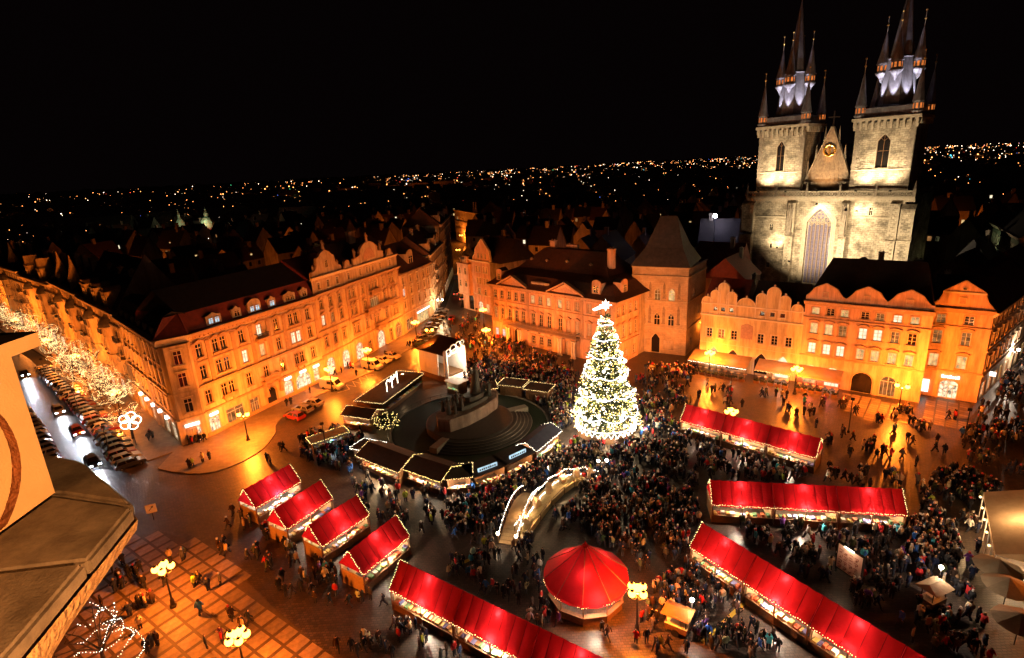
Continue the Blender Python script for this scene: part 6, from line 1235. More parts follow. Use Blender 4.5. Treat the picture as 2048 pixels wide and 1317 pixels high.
for i in range(6):
    p = (lef[i] + lef[i + 1]) / 2 * .6 + (rig[i] + rig[i + 1]) / 2 * .4; add_light('crib_light', 'POINT', (p.x, p.y, 1.9), 420, WARM, t, .15)
    b = MB(); h_ = 1.4 + .35 * (i % 3); b.T = TR((p.x, p.y, .75)) @ RZ(i * .7) @ Matrix.Scale(.7, 4); b.add([(-.7, -.5, 0), (.7, -.5, 0), (.7, .5, 0), (-.7, .5, 0), (-.7, -.5, h_ * .5), (.7, -.5, h_ * .5), (.7, .5, h_ * .5), (-.7, .5, h_ * .5), (0, -.5, h_), (0, .5, h_)], [(0, 1, 5, 8, 4), (2, 3, 7, 9, 6), (4, 8, 9, 7), (5, 6, 9, 8), (3, 0, 4, 7), (1, 2, 6, 5)]); b.build('crib_hut', m_wood2, t)
    for j in range(2):
        b = MB(); figure(b, 1.0, (0, 0, 0)); b.build('crib_figure', m_trim, t, TR((p.x + .7 * (j - .5), p.y + .5 * (j - .5), .75)) @ RZ(i + j), smooth=True)
street_lamp((11.2, 65.6), 'short white lamp at the end of the crib platform', 2, 500, WHITE, 'small white lamps of the market', 0, True, .8)

# ------------------------------------------------------------------ carts, boards, canopies
def cart(p, rz, label, roofm, group='small vending carts'):
    t = empty('vending_cart', (p[0], p[1], 0), rz, label, 'vending cart', group); b = MB(); b.box(-1.0, -.6, .4, 1.0, .6, 1.05); b.build('counter', m_wood, t); b = MB(); b.box(-1.05, -.65, 1.05, 1.05, .65, 1.1); b.box(-.6, -.4, 1.1, .3, .3, 1.4); b.build('worktop', m_white, t)
    for x in (-.9, .9):
        for y in (-.5, .5): b = MB(); b.box(x - .03, y - .03, 0, x + .03, y + .03, 2.3); b.build('post', m_metal, t)
    b = MB(); b.add([(-1.3, -1.0, 2.25), (1.3, -1.0, 2.25), (1.3, 1.0, 2.25), (-1.3, 1.0, 2.25), (-.9, 0, 2.75), (.9, 0, 2.75)], [(0, 1, 5, 4), (1, 2, 5), (2, 3, 4, 5), (3, 0, 4)]); b.build('roof', roofm, t)
    for s_ in (-1, 1): b = MB(); b.lathe([(.35, -.05), (.35, .05)], 14, (0, 0, 0)); b.build('wheel', m_metal, t, TR((0, .7 * s_, .35)) @ Matrix.Rotation(R(90), 4, 'X'))
    b = MB(); b.tube([(1.1, .4, 0), (1.1, .4, 3.6)], .035, 5); b.build('lamp_post', m_metal, t); b = MB(); b.ball((1.1, .4, 3.75), .2, 10); b.build('work_lamp', m_globew, t); add_light('cart_light', 'POINT', (1.45, .2, 3.3), 650, (1, .80, .62), t, .15)
m_oran = fabric('orange_canvas', (.50, .20, .06), .25)
cart((13.9, 41.0), R(-35), 'orange-roofed vending cart with glaring lamp below the candelabra', m_oran); cart((38.6, 42.4), R(20), 'pale vending cart with glaring lamp near the right-hand umbrellas', m_tan)
p = Vector((33.0, 46.4)); t = empty('notice_board', (p.x, p.y, 0), R(292), 'tall pink poster board with big characters right of the diagonal stall', 'notice board'); b = MB(); b.box(-1.3, -.12, .7, 1.3, .12, 3.5); b.build('board', plaster('poster_paper', (.72, .52, .46), (.66, .46, .42), scale=3, bump=0), t); b = MB(); b.box(-1.4, -.14, .6, 1.4, .14, .7); b.box(-1.4, -.14, 3.5, 1.4, .14, 3.6)
for x in (-1.4, 1.3): b.box(x, -.14, 0, x + .1, .14, 3.6)
b.build('frame', m_metal, t); rr = random.Random(3); b = MB()
for i in range(4):
    for j in range(4):
        x, z = -.95 + .55 * i, 1.0 + .6 * j; s_ = .17
        for a, c_ in (((-s_, s_), (s_, s_)), ((s_, s_), (s_, 0)), ((s_, 0), (-s_ * .5, 0)), ((0, 0), (0, -s_)), ((-s_, -s_), (s_ * .6, -s_))):
            if rr.random() < .8: b.box(x + min(a[0], c_[0]) - .03, -.135, z + min(a[1], c_[1]) - .03, x + max(a[0], c_[0]) + .03, -.121, z + max(a[1], c_[1]) + .03)
b.build('characters', plaster('poster_ink', (.25, .05, .05)), t); b = MB(); b.box(-.5, -.42, 3.66, .5, -.34, 3.72); b.build('strip_lamp', m_globew, t); add_light('board_light', 'POINT', (0, -.8, 3.5), 45, WARM, t, .15); b = MB(); b.box(-1.3, .2, .7, 1.3, .24, 3.3); b.build('rear_panel', m_white, t); add_light('board_light', 'POINT', (0, .9, 3.3), 60, WARM, t, .15)
p = Vector((-48.0, 66.0)); p = G(308, 1040)[:2]; t = empty('sign_board', (p[0], p[1], 0), R(25), 'small white arrow sign on a post by the road, left of the stalls', 'sign'); b = MB(); b.box(-.04, -.04, 0, .04, .04, 2.2); b.build('post', m_metal, t); b = MB(); b.box(-.6, -.05, 1.1, .6, .03, 2.3); b.build('board', m_white, t); b = MB(); b.prism([(-.3, 1.5), (.1, 1.9), (-.05, 1.95), (.3, 2.1), (.2, 1.75), (.15, 1.85), (-.25, 1.42)], -.065, -.052); b.build('arrow', m_metal, t)
# tan canopy at the right edge
c0, c1 = Vector((46.3, 45.0)), Vector((53.7, 55.2)); t = empty('cafe_canopy', (c0.x, c0.y, 0), math.atan2((c1 - c0).y, (c1 - c0).x), 'large tan cafe canopy with bulbs on its posts, cut by the right edge', 'canopy'); Lc = (c1 - c0).length
for k in range(8):
    x0, x1 = Lc * k / 8, Lc * (k + 1) / 8; b = MB(); b.add([(x0, 0, 3.3), (x1, 0, 3.3), (x1, -4, 5.0), (x0, -4, 5.0), (x0, 0, 2.9), (x1, 0, 2.9)], [(0, 3, 2, 1), (4, 0, 1, 5)]); b.build('roof_panel', m_tan, t); b = MB(); b.add([(x0, -8, 3.3), (x1, -8, 3.3), (x1, -4, 5.0), (x0, -4, 5.0)], [(0, 1, 2, 3)]); b.build('roof_panel', m_tan, t)
for k in range(6): b = MB(); b.box(Lc * k / 5 - .05, -.1, 0, Lc * k / 5 + .05, 0, 3.3); b.build('post', m_white, t); b = MB(); b.ball((Lc * k / 5, .18, 2.6), .13, 8); b.build('bulb', m_bulb, t)
b = MB(); b.add([(0, 0, 3.3), (0, -8, 3.3), (0, -4, 5.0)], [(0, 1, 2)]); b.build('gable_end', m_tan, t)
add_light('canopy_light', 'POINT', (Lc * .5, 1.2, 2.6), 300, WARM, t, .2); add_light('canopy_light', 'POINT', (Lc * .5, -3, 2.9), 2200, WARM, t, .2)  # second light added under the canvas to make it glow
street_lamp((56.5, 42.0), 'added street lamp standing out of view behind the tan cafe canopy', 4, 16000, k=1.7)  # out-of-view lamp added to warm the canopy
def parasol(p, r_, z, label, mat=m_tan):
    t = empty('parasol', (p[0], p[1], 0), 0, label, 'parasol', 'tan parasols at the right edge'); b = MB(); b.tube([(0, 0, 0), (0, 0, z + .5)], .04, 6); b.build('pole', m_metal, t)
    for k in range(8):
        a0, a1 = R(45 * k), R(45 * k + 45); b = MB(); b.add([(0, 0, z + .9), (r_ * math.cos(a0), r_ * math.sin(a0), z), (r_ * .97 * math.cos((a0 + a1) / 2), r_ * .97 * math.sin((a0 + a1) / 2), z - .05), (r_ * math.cos(a1), r_ * math.sin(a1), z)], [(0, 1, 2, 3)]); b.build('canopy_panel', mat, t)
for i, (u, v) in enumerate(((2018, 1165), (2042, 1236), (1998, 1128))): parasol(G(u, v, 2.9), 2.0, 2.5, ('middle', 'lowest', 'highest')[i] + ' of the tan parasols below the cafe canopy')
# awnings and terraces before the arcades
def awning(fac, x0, x1, out, label, mat, glow, pw, gcol):
    P_ = fac.W(x0, -.4, 0); t = empty('terrace_awning', (P_.x, P_.y, 0), fac.ang, label, 'awning', 'terrace awnings before the arcades'); W2 = x1 - x0; n = max(3, int(W2 / 1.2))
    for k in range(n): b = MB(); b.add([(W2 * k / n, 0, 3.7), (W2 * (k + 1) / n, 0, 3.7), (W2 * (k + 1) / n, -out, 2.7), (W2 * k / n, -out, 2.7), (W2 * k / n, -out, 2.4), (W2 * (k + 1) / n, -out, 2.4)], [(0, 3, 2, 1), (3, 4, 5, 2)]); b.build('canvas_panel', mat, t)
    for x in (.05, W2 / 2, W2 - .05): b = MB(); b.box(x - .04, -out + .05, 0, x + .04, -out + .13, 2.7); b.build('post', m_metal, t)
    b = MB(); bulbs(b, [(0, -out - .05, 2.42), (W2, -out - .05, 2.42)], .22, .06, 0, 4); tag(b.build('light_string', glow, t), kind='stuff')
    for k in range(n): b = MB(); b.lathe([(.4, .72), (.4, .76)], 10, (W2 * (k + .5) / n, -out * .55, 0)); b.lathe([(.05, 0), (.05, .72)], 6, (W2 * (k + .5) / n, -out * .55, 0)); b.build('table', m_wood2, t)
    rr = random.Random(int(x0 * 7))
    for k in range(n):
        b = MB(); b.box(W2 * k / n + .1, -out - .7, 0, W2 * (k + 1) / n - .1, -out - .35, .5); o = b.build('planter', m_wood, t); b = MB()
        for q in range(14): b.octa((W2 * k / n + rr.uniform(.15, W2 / n - .15), -out - .52 + rr.uniform(-.15, .15), .55 + rr.uniform(0, .45)), rr.uniform(.12, .24))
        b.build('foliage', m_hedge, o)
    add_light('terrace_light', 'POINT', (W2 * .3, -out * .55, 2.2), pw, gcol, t, .15); add_light('terrace_light', 'POINT', (W2 * .72, -out * .55, 2.2), pw, gcol, t, .15)
awning(fF, -.8, 10.6, 4.2, 'long tan terrace awning left of the school house arcade, edged with white bulbs', m_tan, m_bulbw, 130, WHITE); awning(fF, 11.9, 18.2, 3.6, 'short tan terrace awning right of the school house arcade', m_tan, m_bulb, 130, WHITE); awning(fG, .2, 7.4, 3.6, 'tan terrace awning glowing red underneath, by the three-gable house', m_tan, emit('bulb_red', (1, .08, .10), 6), 190, (1, .10, .12))
for a, c_, lb in (((-8.2, 50.8), (-4.4, 53.3), 'yellow cable ramp left of the footbridge foot'), ((15.8, 39.6), (21.5, 44.0), 'yellow cable ramp beside the orange cart')):
    a, c_ = Vector(a), Vector(c_); t = empty('cable_ramp', (a.x, a.y, 0), math.atan2((c_ - a).y, (c_ - a).x), lb, 'cable ramp', 'yellow cable ramps'); n = int((c_ - a).length / .9)
    b = MB(); b.prism([(-.43, 0), (.43, 0), (.43, .08), (-.43, .08)], -.18, .18); me_ = b.mesh(plaster('yellow_plastic' + lb[18:21], (.55, .42, .06), (.45, .33, .05), bump=0))
    for k in range(n): link('segment', me_, t, TR((.45 + .9 * k, 0, .01)))
# ------------------------------------------------------------------ bare avenue trees wrapped in light strings
def garland_tree(p, label, h=8.5, r=3.4, seed=1, strands=14, mat=None, group='garlanded avenue trees', fall=False):
    rr = random.Random(seed); t = empty('garlanded_tree', (p[0], p[1], 0), 0, label, 'tree', group)
    b = MB(); b.tube([(0, 0, 0), (.05, .03, 1.5), (0, .1, h * .42)], [.22, .17, .13], 8); b.build('trunk', m_bark, t)
    b = MB(); ends = []
    for k in range(9):
        a = k * 2.4 + rr.uniform(-.3, .3); e = rr.uniform(.55, 1.0); q0 = Vector((0, .1, h * rr.uniform(.3, .45))); q2 = Vector((math.cos(a) * r * e, math.sin(a) * r * e, h * rr.uniform(.6, 1.0))); q1 = q0.lerp(q2, .5) + Vector((0, 0, .5))
        b.tube([q0, q1, q2], [.085, .055, .02], 5); ends.append((q0, q1, q2))
        for j in range(4):
            f_ = rr.uniform(.3, .95); s_ = q1.lerp(q2, f_); d_ = Vector((rr.uniform(-1, 1), rr.uniform(-1, 1), rr.uniform(-.1, 1))).normalized() * rr.uniform(.7, 1.5); b.tube([s_, s_ + d_], [.03, .01], 4); ends.append((s_, s_ + d_ * .5 + Vector((0, 0, .1)), s_ + d_))
    b.build('crown', m_bark, t)
    b = MB()
    for k in range(strands):
        q0, q1, q2 = ends[rr.randrange(len(ends))]; cur_ = q2.copy(); pts = [cur_.copy()]; dirv = Vector((rr.uniform(-1, 1), rr.uniform(-1, 1), rr.uniform(-.6, .3)))
        for s_ in range(rr.randint(9, 16)):
            dirv += Vector((rr.uniform(-.8, .8), rr.uniform(-.8, .8), rr.uniform(-.7, .55))); c_ = Vector((0, 0, h * .72)); dirv += (c_ - cur_) * .12; dirv.normalize(); cur_ = cur_ + dirv * .55; pts.append(cur_.copy())
        bulbs(b, pts, .24, .05, .0, seed * 50 + k)
    for q0, q1, q2 in ends[:(6 if not fall else 2)]: bulbs(b, [q0 + Vector((0, 0, .1)), q1 + Vector((0, 0, .1)), q2 + Vector((0, 0, .1))], .27, .05, 0, seed)
    if fall:
        for k in range(5):
            z = h * (.95 - .15 * k); pts = [(Vector((math.cos(a) * r * (.3 + .14 * k), math.sin(a) * r * (.3 + .14 * k), z - .9 * abs(math.sin(1.5 * a + k)))) ) for a in [R(20 * i - 100) for i in range(12)]]; bulbs(b, pts, .2, .034, 0, seed + k)
    tag(b.build('light_string', mat or m_bulb, t), kind='stuff')
    add_light('string_glow', 'POINT', (0, 0, h * .72), 45, (1, .74, .36), t, .8); return t
for i, (s_, q_) in enumerate(((10, 4.9), (21, 4.8), (32, 5.0), (44, 4.8), (57, 5.0), (71, 4.9), (87, 5.0), (106, 5.0), (124, 5.0), (143, 5.0), (163, 5.0), (184, 5.0))):
    garland_tree(AV(s_, q_), ('first', 'second', 'third', 'fourth', 'fifth', 'sixth', 'seventh', 'eighth', 'ninth', 'tenth', 'eleventh', 'twelfth')[i] + ' light-wrapped tree along the house side of the avenue, counted from the square', 8.6 if i else 6.0, 4.1 if i else 2.0, 20 + i, 26 if i else 8)
for i, (s_, q_) in enumerate(((22, 19.5), (34, 19.5), (48, 19.5))): garland_tree(AV(s_, q_), ('nearest', 'middle', 'farthest')[i] + ' light-wrapped tree on the far side of the avenue, beside the tower ledge', 7.0, 3.0, 40 + i, 16, group='garlanded trees on the far avenue side')
for i, p in enumerate(((-37.6, 39.0),)): garland_tree(p, ('single', 'lower')[i] + ' tree with drooping white light strings under the tower ledge', 8.0, 3.6, 60 + i, 0, m_bulbw, 'trees under the tower ledge', True)
# flower-shaped light ornament hanging in the avenue
p = AV(6.5, 5.2); t = empty('light_ornament', (p[0], p[1], 0), R(30), 'flower-shaped ornament of white lights at the avenue corner', 'light ornament'); b = MB()
for k in range(5): a = R(72 * k); b.tube([(.9 * math.cos(a) + .7 * math.cos(2 * math.pi * j / 12), 0, 4.6 + .9 * math.sin(a) + .7 * math.sin(2 * math.pi * j / 12)) for j in range(13)], .06, 4)
b.build('light_tube', m_bulbw, t); b = MB(); b.tube([(0, 0, 0), (0, 0, 4.2)], .05, 5); b.build('post', m_metal, t)

# ------------------------------------------------------------------ cars
def paintmat(name):
    m, n, out = nmat(name); oi = N(n, 'ShaderNodeObjectInfo'); p = N(n, 'ShaderNodeBsdfPrincipled'); p.inputs['Roughness'].default_value = .28; p.inputs['Coat Weight'].default_value = .6; p.inputs['Coat Roughness'].default_value = .08
    n.links.new(oi.outputs['Color'], p.inputs['Base Color']); n.links.new(p.outputs[0], out.inputs['Surface']); return m
m_car = paintmat('car_paint'); m_tyre = plaster('tyre', (.02, .02, .02), rough=.8, bump=0); m_rim = plaster('rim', (.35, .35, .35), rough=.35, bump=0, metal=.8); m_head = emit('headlamp', (.92, .95, 1), 30.0); m_headoff = plaster('lamp_glass', (.5, .5, .5), rough=.1, bump=0); m_tail = plaster('tail_glass', (.35, .02, .02), rough=.2, bump=0); m_tailon = emit('tail_lamp', (1, .05, .03), 4.0)
def bevelled(mb, off, mats, seg=2):
    me = mb.mesh(mats); bm = bmesh.new(); bm.from_mesh(me); bmesh.ops.remove_doubles(bm, verts=bm.verts, dist=1e-4); bmesh.ops.recalc_face_normals(bm, faces=bm.faces)
    bmesh.ops.bevel(bm, geom=[e for e in bm.edges if e.calc_face_angle(0) > .5], offset=off, segments=seg, affect='EDGES'); bm.to_mesh(me); bm.free()
    me.polygons.foreach_set('use_smooth', [False] * len(me.polygons)); me.update(); return me
def car_parts(kind):
    b = MB(); W = .86
    if kind == 'van':
        b.prism([(-2.5, .32), (2.5, .32), (2.55, .75), (2.4, 1.05), (1.75, 1.25), (1.2, 2.15), (.9, 2.3), (-2.4, 2.3), (-2.5, 2.1)], -.95, .95); body_ = bevelled(b, .08, m_car)
        g_ = MB(); W = .955
        for s_ in (-1, 1): g_.prism([(.75, 1.3), (1.55, 1.3), (1.15, 2.0), (.75, 2.05)], s_ * W - .004, s_ * W + .004); g_.prism([(-.5, 1.35), (.55, 1.35), (.55, 2.0), (-.5, 2.0)], s_ * W - .004, s_ * W + .004)
        g_.add([(1.79, -.8, 1.28), (1.79, .8, 1.28), (1.26, .72, 2.12), (1.26, -.72, 2.12)], [(0, 1, 2, 3)]); fx, rx, hz = 1.6, -1.5, .85; ex = (2.56, -2.52)
    else:
        hat = kind == 'hatch'
        b.prism([(-2.05, .30), (2.05, .30), (2.12, .55), (2.02, .78), (1.0, .95), (-1.85 if not hat else -1.95, .97), (-2.1, .85), (-2.12, .55)], -W, W); body0 = b
        x0, x1, x2, x3 = (-1.75, 1.05, .35, -1.05) if not hat else (-1.95, 1.05, .35, -1.55)
        b.add([(x0, -.80, .93), (x1, -.80, .93), (x1, .80, .93), (x0, .80, .93), (x3, -.60, 1.45), (x2, -.60, 1.45), (x2, .60, 1.45), (x3, .60, 1.45)], [(0, 1, 5, 4), (1, 2, 6, 5), (2, 3, 7, 6), (3, 0, 4, 7), (4, 5, 6, 7), (3, 2, 1, 0)]); body_ = bevelled(b, .06, m_car)
        g_ = MB(); L4 = lambda a, c_, t_: tuple(Vector(a).lerp(Vector(c_), t_)); 
        def pane(q, e=.012):
            c0 = sum((Vector(v) for v in q), Vector()) / 4; n_ = (Vector(q[1]) - Vector(q[0])).cross(Vector(q[3]) - Vector(q[0])).normalized() * e; g_.add([tuple(Vector(v).lerp(c0, .13) + n_) for v in q], [(0, 1, 2, 3)])
        A_ = [(x0, -.80, .95), (x1, -.80, .95), (x1, .80, .95), (x0, .80, .95), (x3, -.60, 1.45), (x2, -.60, 1.45), (x2, .60, 1.45), (x3, .60, 1.45)]
        mid = lambda a, c_: tuple((Vector(a) + Vector(c_)) / 2)
        pane((A_[1], A_[2], A_[6], A_[5])); pane((A_[3], A_[0], A_[4], A_[7]))
        m0, m1 = mid(A_[0], A_[1]), mid(A_[4], A_[5]); pane((A_[0], m0, m1, A_[4])); pane((m0, A_[1], A_[5], m1)); m0, m1 = mid(A_[2], A_[3]), mid(A_[6], A_[7]); pane((A_[2], m0, m1, A_[6])); pane((m0, A_[3], A_[7], m1))
        fx, rx, hz = 1.3, -1.3, .66; ex = (2.10, -2.12)
    gm_ = g_.mesh(m_glass)
    wb = MB(); wb.lathe([(.20, -.1), (.31, -.1), (.33, -.06), (.33, .06), (.31, .1), (.20, .1)], 16); tm = wb.mesh(m_tyre); rb = MB(); rb.lathe([(.05, -.09), (.20, -.07), (.20, .08), (.05, .105)], 10); rm_ = rb.mesh(m_rim)
    hb_ = MB(); hb_.box(-.03, -.2, -.08, .03, .2, .08); return dict(body=body_, glass=gm_, tyre=tm, rim=rm_, fx=fx, rx=rx, hz=hz, ex=ex, w=W, hl=hb_.mesh(m_head), ho=hb_.mesh(m_headoff), tl=hb_.mesh(m_tail), to=hb_.mesh(m_tailon))
CARS = {k: car_parts(k) for k in ('saloon', 'hatch', 'van')}
def car(p, rz, colr, label, group, kind='hatch', lit=False, rear=False, z=.006):
    q = CARS[kind]; t = empty('parked_car' if not lit and not rear else 'moving_car', (p[0], p[1], z), rz, label, 'van' if kind == 'van' else 'car', group); o = link('body', q['body'], t, None, colr); link('window_glass', q['glass'], o)
    for x in (q['fx'], q['rx']):
        for s_ in (-1, 1): w_ = link('wheel', q['tyre'], t, TR((x, s_ * (q['w'] - .06), .33)) @ Matrix.Rotation(R(90), 4, 'X')); link('rim', q['rim'], w_)
    for s_ in (-1, 1): link('headlight', q['hl'] if lit else q['ho'], t, TR((q['ex'][0] - .02, s_ * (q['w'] - .28), q['hz']))); link('tail_light', q['to'] if rear else q['tl'], t, TR((q['ex'][1] + .02, s_ * (q['w'] - .25), q['hz'] + .1)))
    if lit:
        o = add_light('headlight_beam', 'SPOT', (q['ex'][0] + .1, 0, .7), 3800, (.86, .90, 1), t, .12, None, 70, .5); o.rotation_euler = (R(90 - 15), 0, R(-90))
    return t
ORD = 'first second third fourth fifth sixth seventh eighth ninth tenth eleventh twelfth thirteenth fourteenth fifteenth sixteenth seventeenth eighteenth nineteenth twentieth twenty-first twenty-second twenty-third twenty-fourth twenty-fifth twenty-sixth twenty-seventh twenty-eighth twenty-ninth thirtieth'.split()
rr = random.Random(21); CC = [(.02, .02, .022), (.03, .03, .035), (.25, .25, .26), (.40, .39, .37), (.05, .05, .09), (.22, .02, .02), (.10, .10, .11), (.30, .25, .18), (.015, .03, .03)]; CN = ['black', 'charcoal', 'silver', 'pale grey', 'navy', 'dark red', 'grey', 'beige', 'bottle green']
axh = math.atan2(-an.y, -an.x)                       # nose towards the houses
for k in range(30):
    i = rr.randrange(9); s_ = -1.0 + 2.55 * k + rr.uniform(-.15, .15); lb = CN[i] + ' car parked ' + ORD[k] + ' from the square on the house side of the avenue'
    if k < 6: i = (1, 3, 5, 0, 6, 7)[k]; lb = CN[i] + lb[lb.index(' car parked'):]
    car(AV(s_, 7.7 + rr.uniform(-.2, .2)), axh + rr.uniform(-.06, .06), CC[i], lb, 'cars parked on the house side of the avenue', rr.choice(('hatch', 'hatch', 'saloon')), z=.006)
for k in range(14):
    i = rr.randrange(9); car(AV(9 + 2.6 * k, 16.8), axh + math.pi + rr.uniform(-.06, .06), CC[i], CN[i] + ' car parked ' + ORD[k] + ' from the square on the tower side of the avenue', 'cars parked on the tower side of the avenue', rr.choice(('hatch', 'saloon')), z=.006)
nd = math.atan2(-av.y, -av.x)
for i, ((u, v), ci) in enumerate((((187, 930), 1), ((155, 868), 5), ((118, 826), 7), ((50, 752), 0))): car(G(u, v)[:2], nd, CC[ci], ('%s car driving with headlights on, ' % CN[ci]) + ('nearest the square', 'second from the square', 'third from the square', 'farthest up the avenue')[i], 'cars driving down the avenue', 'hatch', True, z=.006)
fd = R(68)
for i, (u, v, ci, kd) in enumerate(((590, 838, 5, 'hatch'), (606, 824, 2, 'hatch'), (626, 812, 3, 'saloon'))): car(G(u, v)[:2], R(150 + 4 * i), CC[ci], ('dark red', 'silver', 'pale')[i] + ' car in the row of three before the corner palace', 'cars parked before the corner palace', kd, z=.008)
car(G(665, 778)[:2], R(-22), (.55, .52, .46), 'white high-roofed van parked before the three-bay house', 'vans before the north row', 'van', z=.008)
for i, (u, v, kd) in enumerate(((745, 738, 'van'), (766, 726, 'hatch'), (785, 717, 'hatch'))): car(G(u, v)[:2], R(-28), (.50, .45, .36), ('cream van parked by the lamp before the insurance palace', 'cream car just behind the cream van', 'pale car parked two behind the cream van')[i], 'cars parked before the insurance palace', kd, z=.008)
for k in range(9):
    i = rr.randrange(9); p = Vector(G(842, 690)[:2]).lerp(Vector(G(884, 625)[:2]), k / 8); car(p, R(30), CC[i], CN[i] + ' car parked slantwise at the lane corner, ' + ORD[k] + ' from the stage', 'cars parked at the corner of the lane', rr.choice(('hatch', 'saloon')), z=.008)
for i, (u, v, ci, rear) in enumerate(((904, 640, 5, True), (912, 590, 2, True), (924, 600, 3, True), (913, 560, 4, False))): car(G(u, v)[:2], R(92), CC[ci], CN[ci] + ' car driving away up the lane, ' + ('nearest', 'second', 'beside the arcade', 'farthest')[i], 'cars driving in the lane', 'hatch' if i != 3 else 'van', False, rear, z=.008)

# ------------------------------------------------------------------ people
def coatmat(name, mul=1.0, src='OBJ'):
    m, n, out = nmat(name); p = N(n, 'ShaderNodeBsdfPrincipled'); p.inputs['Roughness'].default_value = .8; p.inputs['Specular IOR Level'].default_value = .2
    oi = N(n, 'ShaderNodeObjectInfo') if src == 'OBJ' else N(n, 'ShaderNodeAttribute', attribute_name='col'); n.links.new(oi.outputs['Color'], p.inputs['Base Color']); n.links.new(p.outputs[0], out.inputs['Surface']); return m
m_coat = coatmat('coat'); m_crowd = coatmat('crowd_clothes', 1, 'ATTR'); m_skin = plaster('skin', (.50, .30, .21), (.45, .26, .18), bump=0); m_hair = plaster('hair', (.05, .03, .02), (.03, .02, .015), bump=0); m_trou = plaster('trousers', (.035, .035, .05), (.025, .025, .03), bump=0); m_shoe = plaster('shoes', (.02, .018, .016), bump=0)
def person_mesh(pose, sub):
    sw = {'standing': 0, 'walking': .28, 'striding': -.34, 'holding up a phone': 0, 'chatting': .04}[pose]; J = {}; E_ = []
    def j(n, co, r): J[n] = (Vector(co), r)
    j('pel', (0, 0, .96), (.17, .14)); j('waist', (0, 0, 1.1), (.17, .135)); j('chest', (0, 0, 1.3), (.205, .15)); j('neck', (0, -.01, 1.47), (.075, .075)); j('head', (0, -.03, 1.58), (.095, .105)); j('top', (0, -.01, 1.70), (.09, .10)); E_ += [('pel', 'waist'), ('waist', 'chest'), ('chest', 'neck'), ('neck', 'head'), ('head', 'top')]
    for s_, nm in ((1, 'R'), (-1, 'L')):
        d_ = sw * s_
        j('hip' + nm, (.1 * s_, 0, .86), (.125, .125)); j('kn' + nm, (.11 * s_, -d_ * .6 - .03, .48), (.085, .085)); j('an' + nm, (.11 * s_, -d_ * (1.1 if d_ > 0 else 1.35), .10 + (.05 if d_ < 0 else 0)), (.06, .065)); j('to' + nm, (.12 * s_, -d_ * 1.15 - .16, .05), (.05, .04)); E_ += [('pel', 'hip' + nm), ('hip' + nm, 'kn' + nm), ('kn' + nm, 'an' + nm), ('an' + nm, 'to' + nm)]
        j('sh' + nm, (.19 * s_, 0, 1.39), (.085, .09))
        if pose == 'holding up a phone': el, wr, ha = (.27 * s_, -.16, 1.18), (.13 * s_, -.36, 1.38), (.07 * s_, -.40, 1.46)
        elif pose == 'chatting' and s_ > 0: el, wr, ha = (.30, -.08, 1.14), (.22, -.30, 1.12), (.19, -.38, 1.15)
        else: el, wr, ha = (.28 * s_, .03 + d_ * .35, 1.13), (.28 * s_, -.05 + d_ * .8, .90), (.27 * s_, -.08 + d_ * .9, .80)
        j('el' + nm, el, (.07, .07)); j('wr' + nm, wr, (.05, .05)); j('ha' + nm, ha, (.042, .05)); E_ += [('chest', 'sh' + nm), ('sh' + nm, 'el' + nm), ('el' + nm, 'wr' + nm), ('wr' + nm, 'ha' + nm)]
    ks = list(J); me = bpy.data.meshes.new('skeleton'); me.from_pydata([tuple(J[k][0]) for k in ks], [(ks.index(a), ks.index(c_)) for a, c_ in E_], []); ob = bpy.data.objects.new('skeleton', me); col.objects.link(ob)
    ob.modifiers.new('s', 'SKIN'); sv = me.skin_vertices[0].data
    for i, k in enumerate(ks): sv[i].radius = J[k][1]; sv[i].use_root = (k == 'pel')
    if sub: ob.modifiers.new('d', 'SUBSURF').levels = 1
    dg = bpy.context.evaluated_depsgraph_get(); out = bpy.data.meshes.new_from_object(ob.evaluated_get(dg)); bpy.data.objects.remove(ob); 
    hands = [J['haR'][0], J['haL'][0], J['wrR'][0], J['wrL'][0]]
    out.materials.clear()
    for m in (m_coat, m_trou, m_shoe, m_skin, m_hair): out.materials.append(m)
    for f_ in out.polygons:
        c_ = f_.center
        if min((c_ - h_).length for h_ in hands[:2]) < .075: i = 3
        elif c_.z < .11: i = 2
        elif c_.z > 1.5: i = 3 if (c_.y < -.05 and c_.z < 1.66) else 4
        elif c_.z < .74: i = 1
        else: i = 0
        f_.material_index = i; f_.use_smooth = True
    return out
POSES = ('standing', 'walking', 'striding', 'holding up a phone', 'chatting'); PMESH = {p: person_mesh(p, True) for p in POSES}; PLOW = [person_mesh(p, False) for p in POSES]
COATS = [('black', (.014, .013, .015), 38), ('dark brown', (.04, .022, .015), 18), ('navy', (.015, .02, .05), 16), ('grey', (.08, .075, .075), 9), ('red', (.38, .02, .02), 5.5), ('beige', (.42, .32, .2), 8), ('blue', (.03, .12, .45), 2.5), ('white', (.6, .56, .5), 3), ('olive', (.08, .09, .04), 5), ('yellow-green', (.35, .45, .05), 1.2), ('turquoise', (.05, .35, .45), 1.2), ('purple', (.12, .03, .18), 2)]
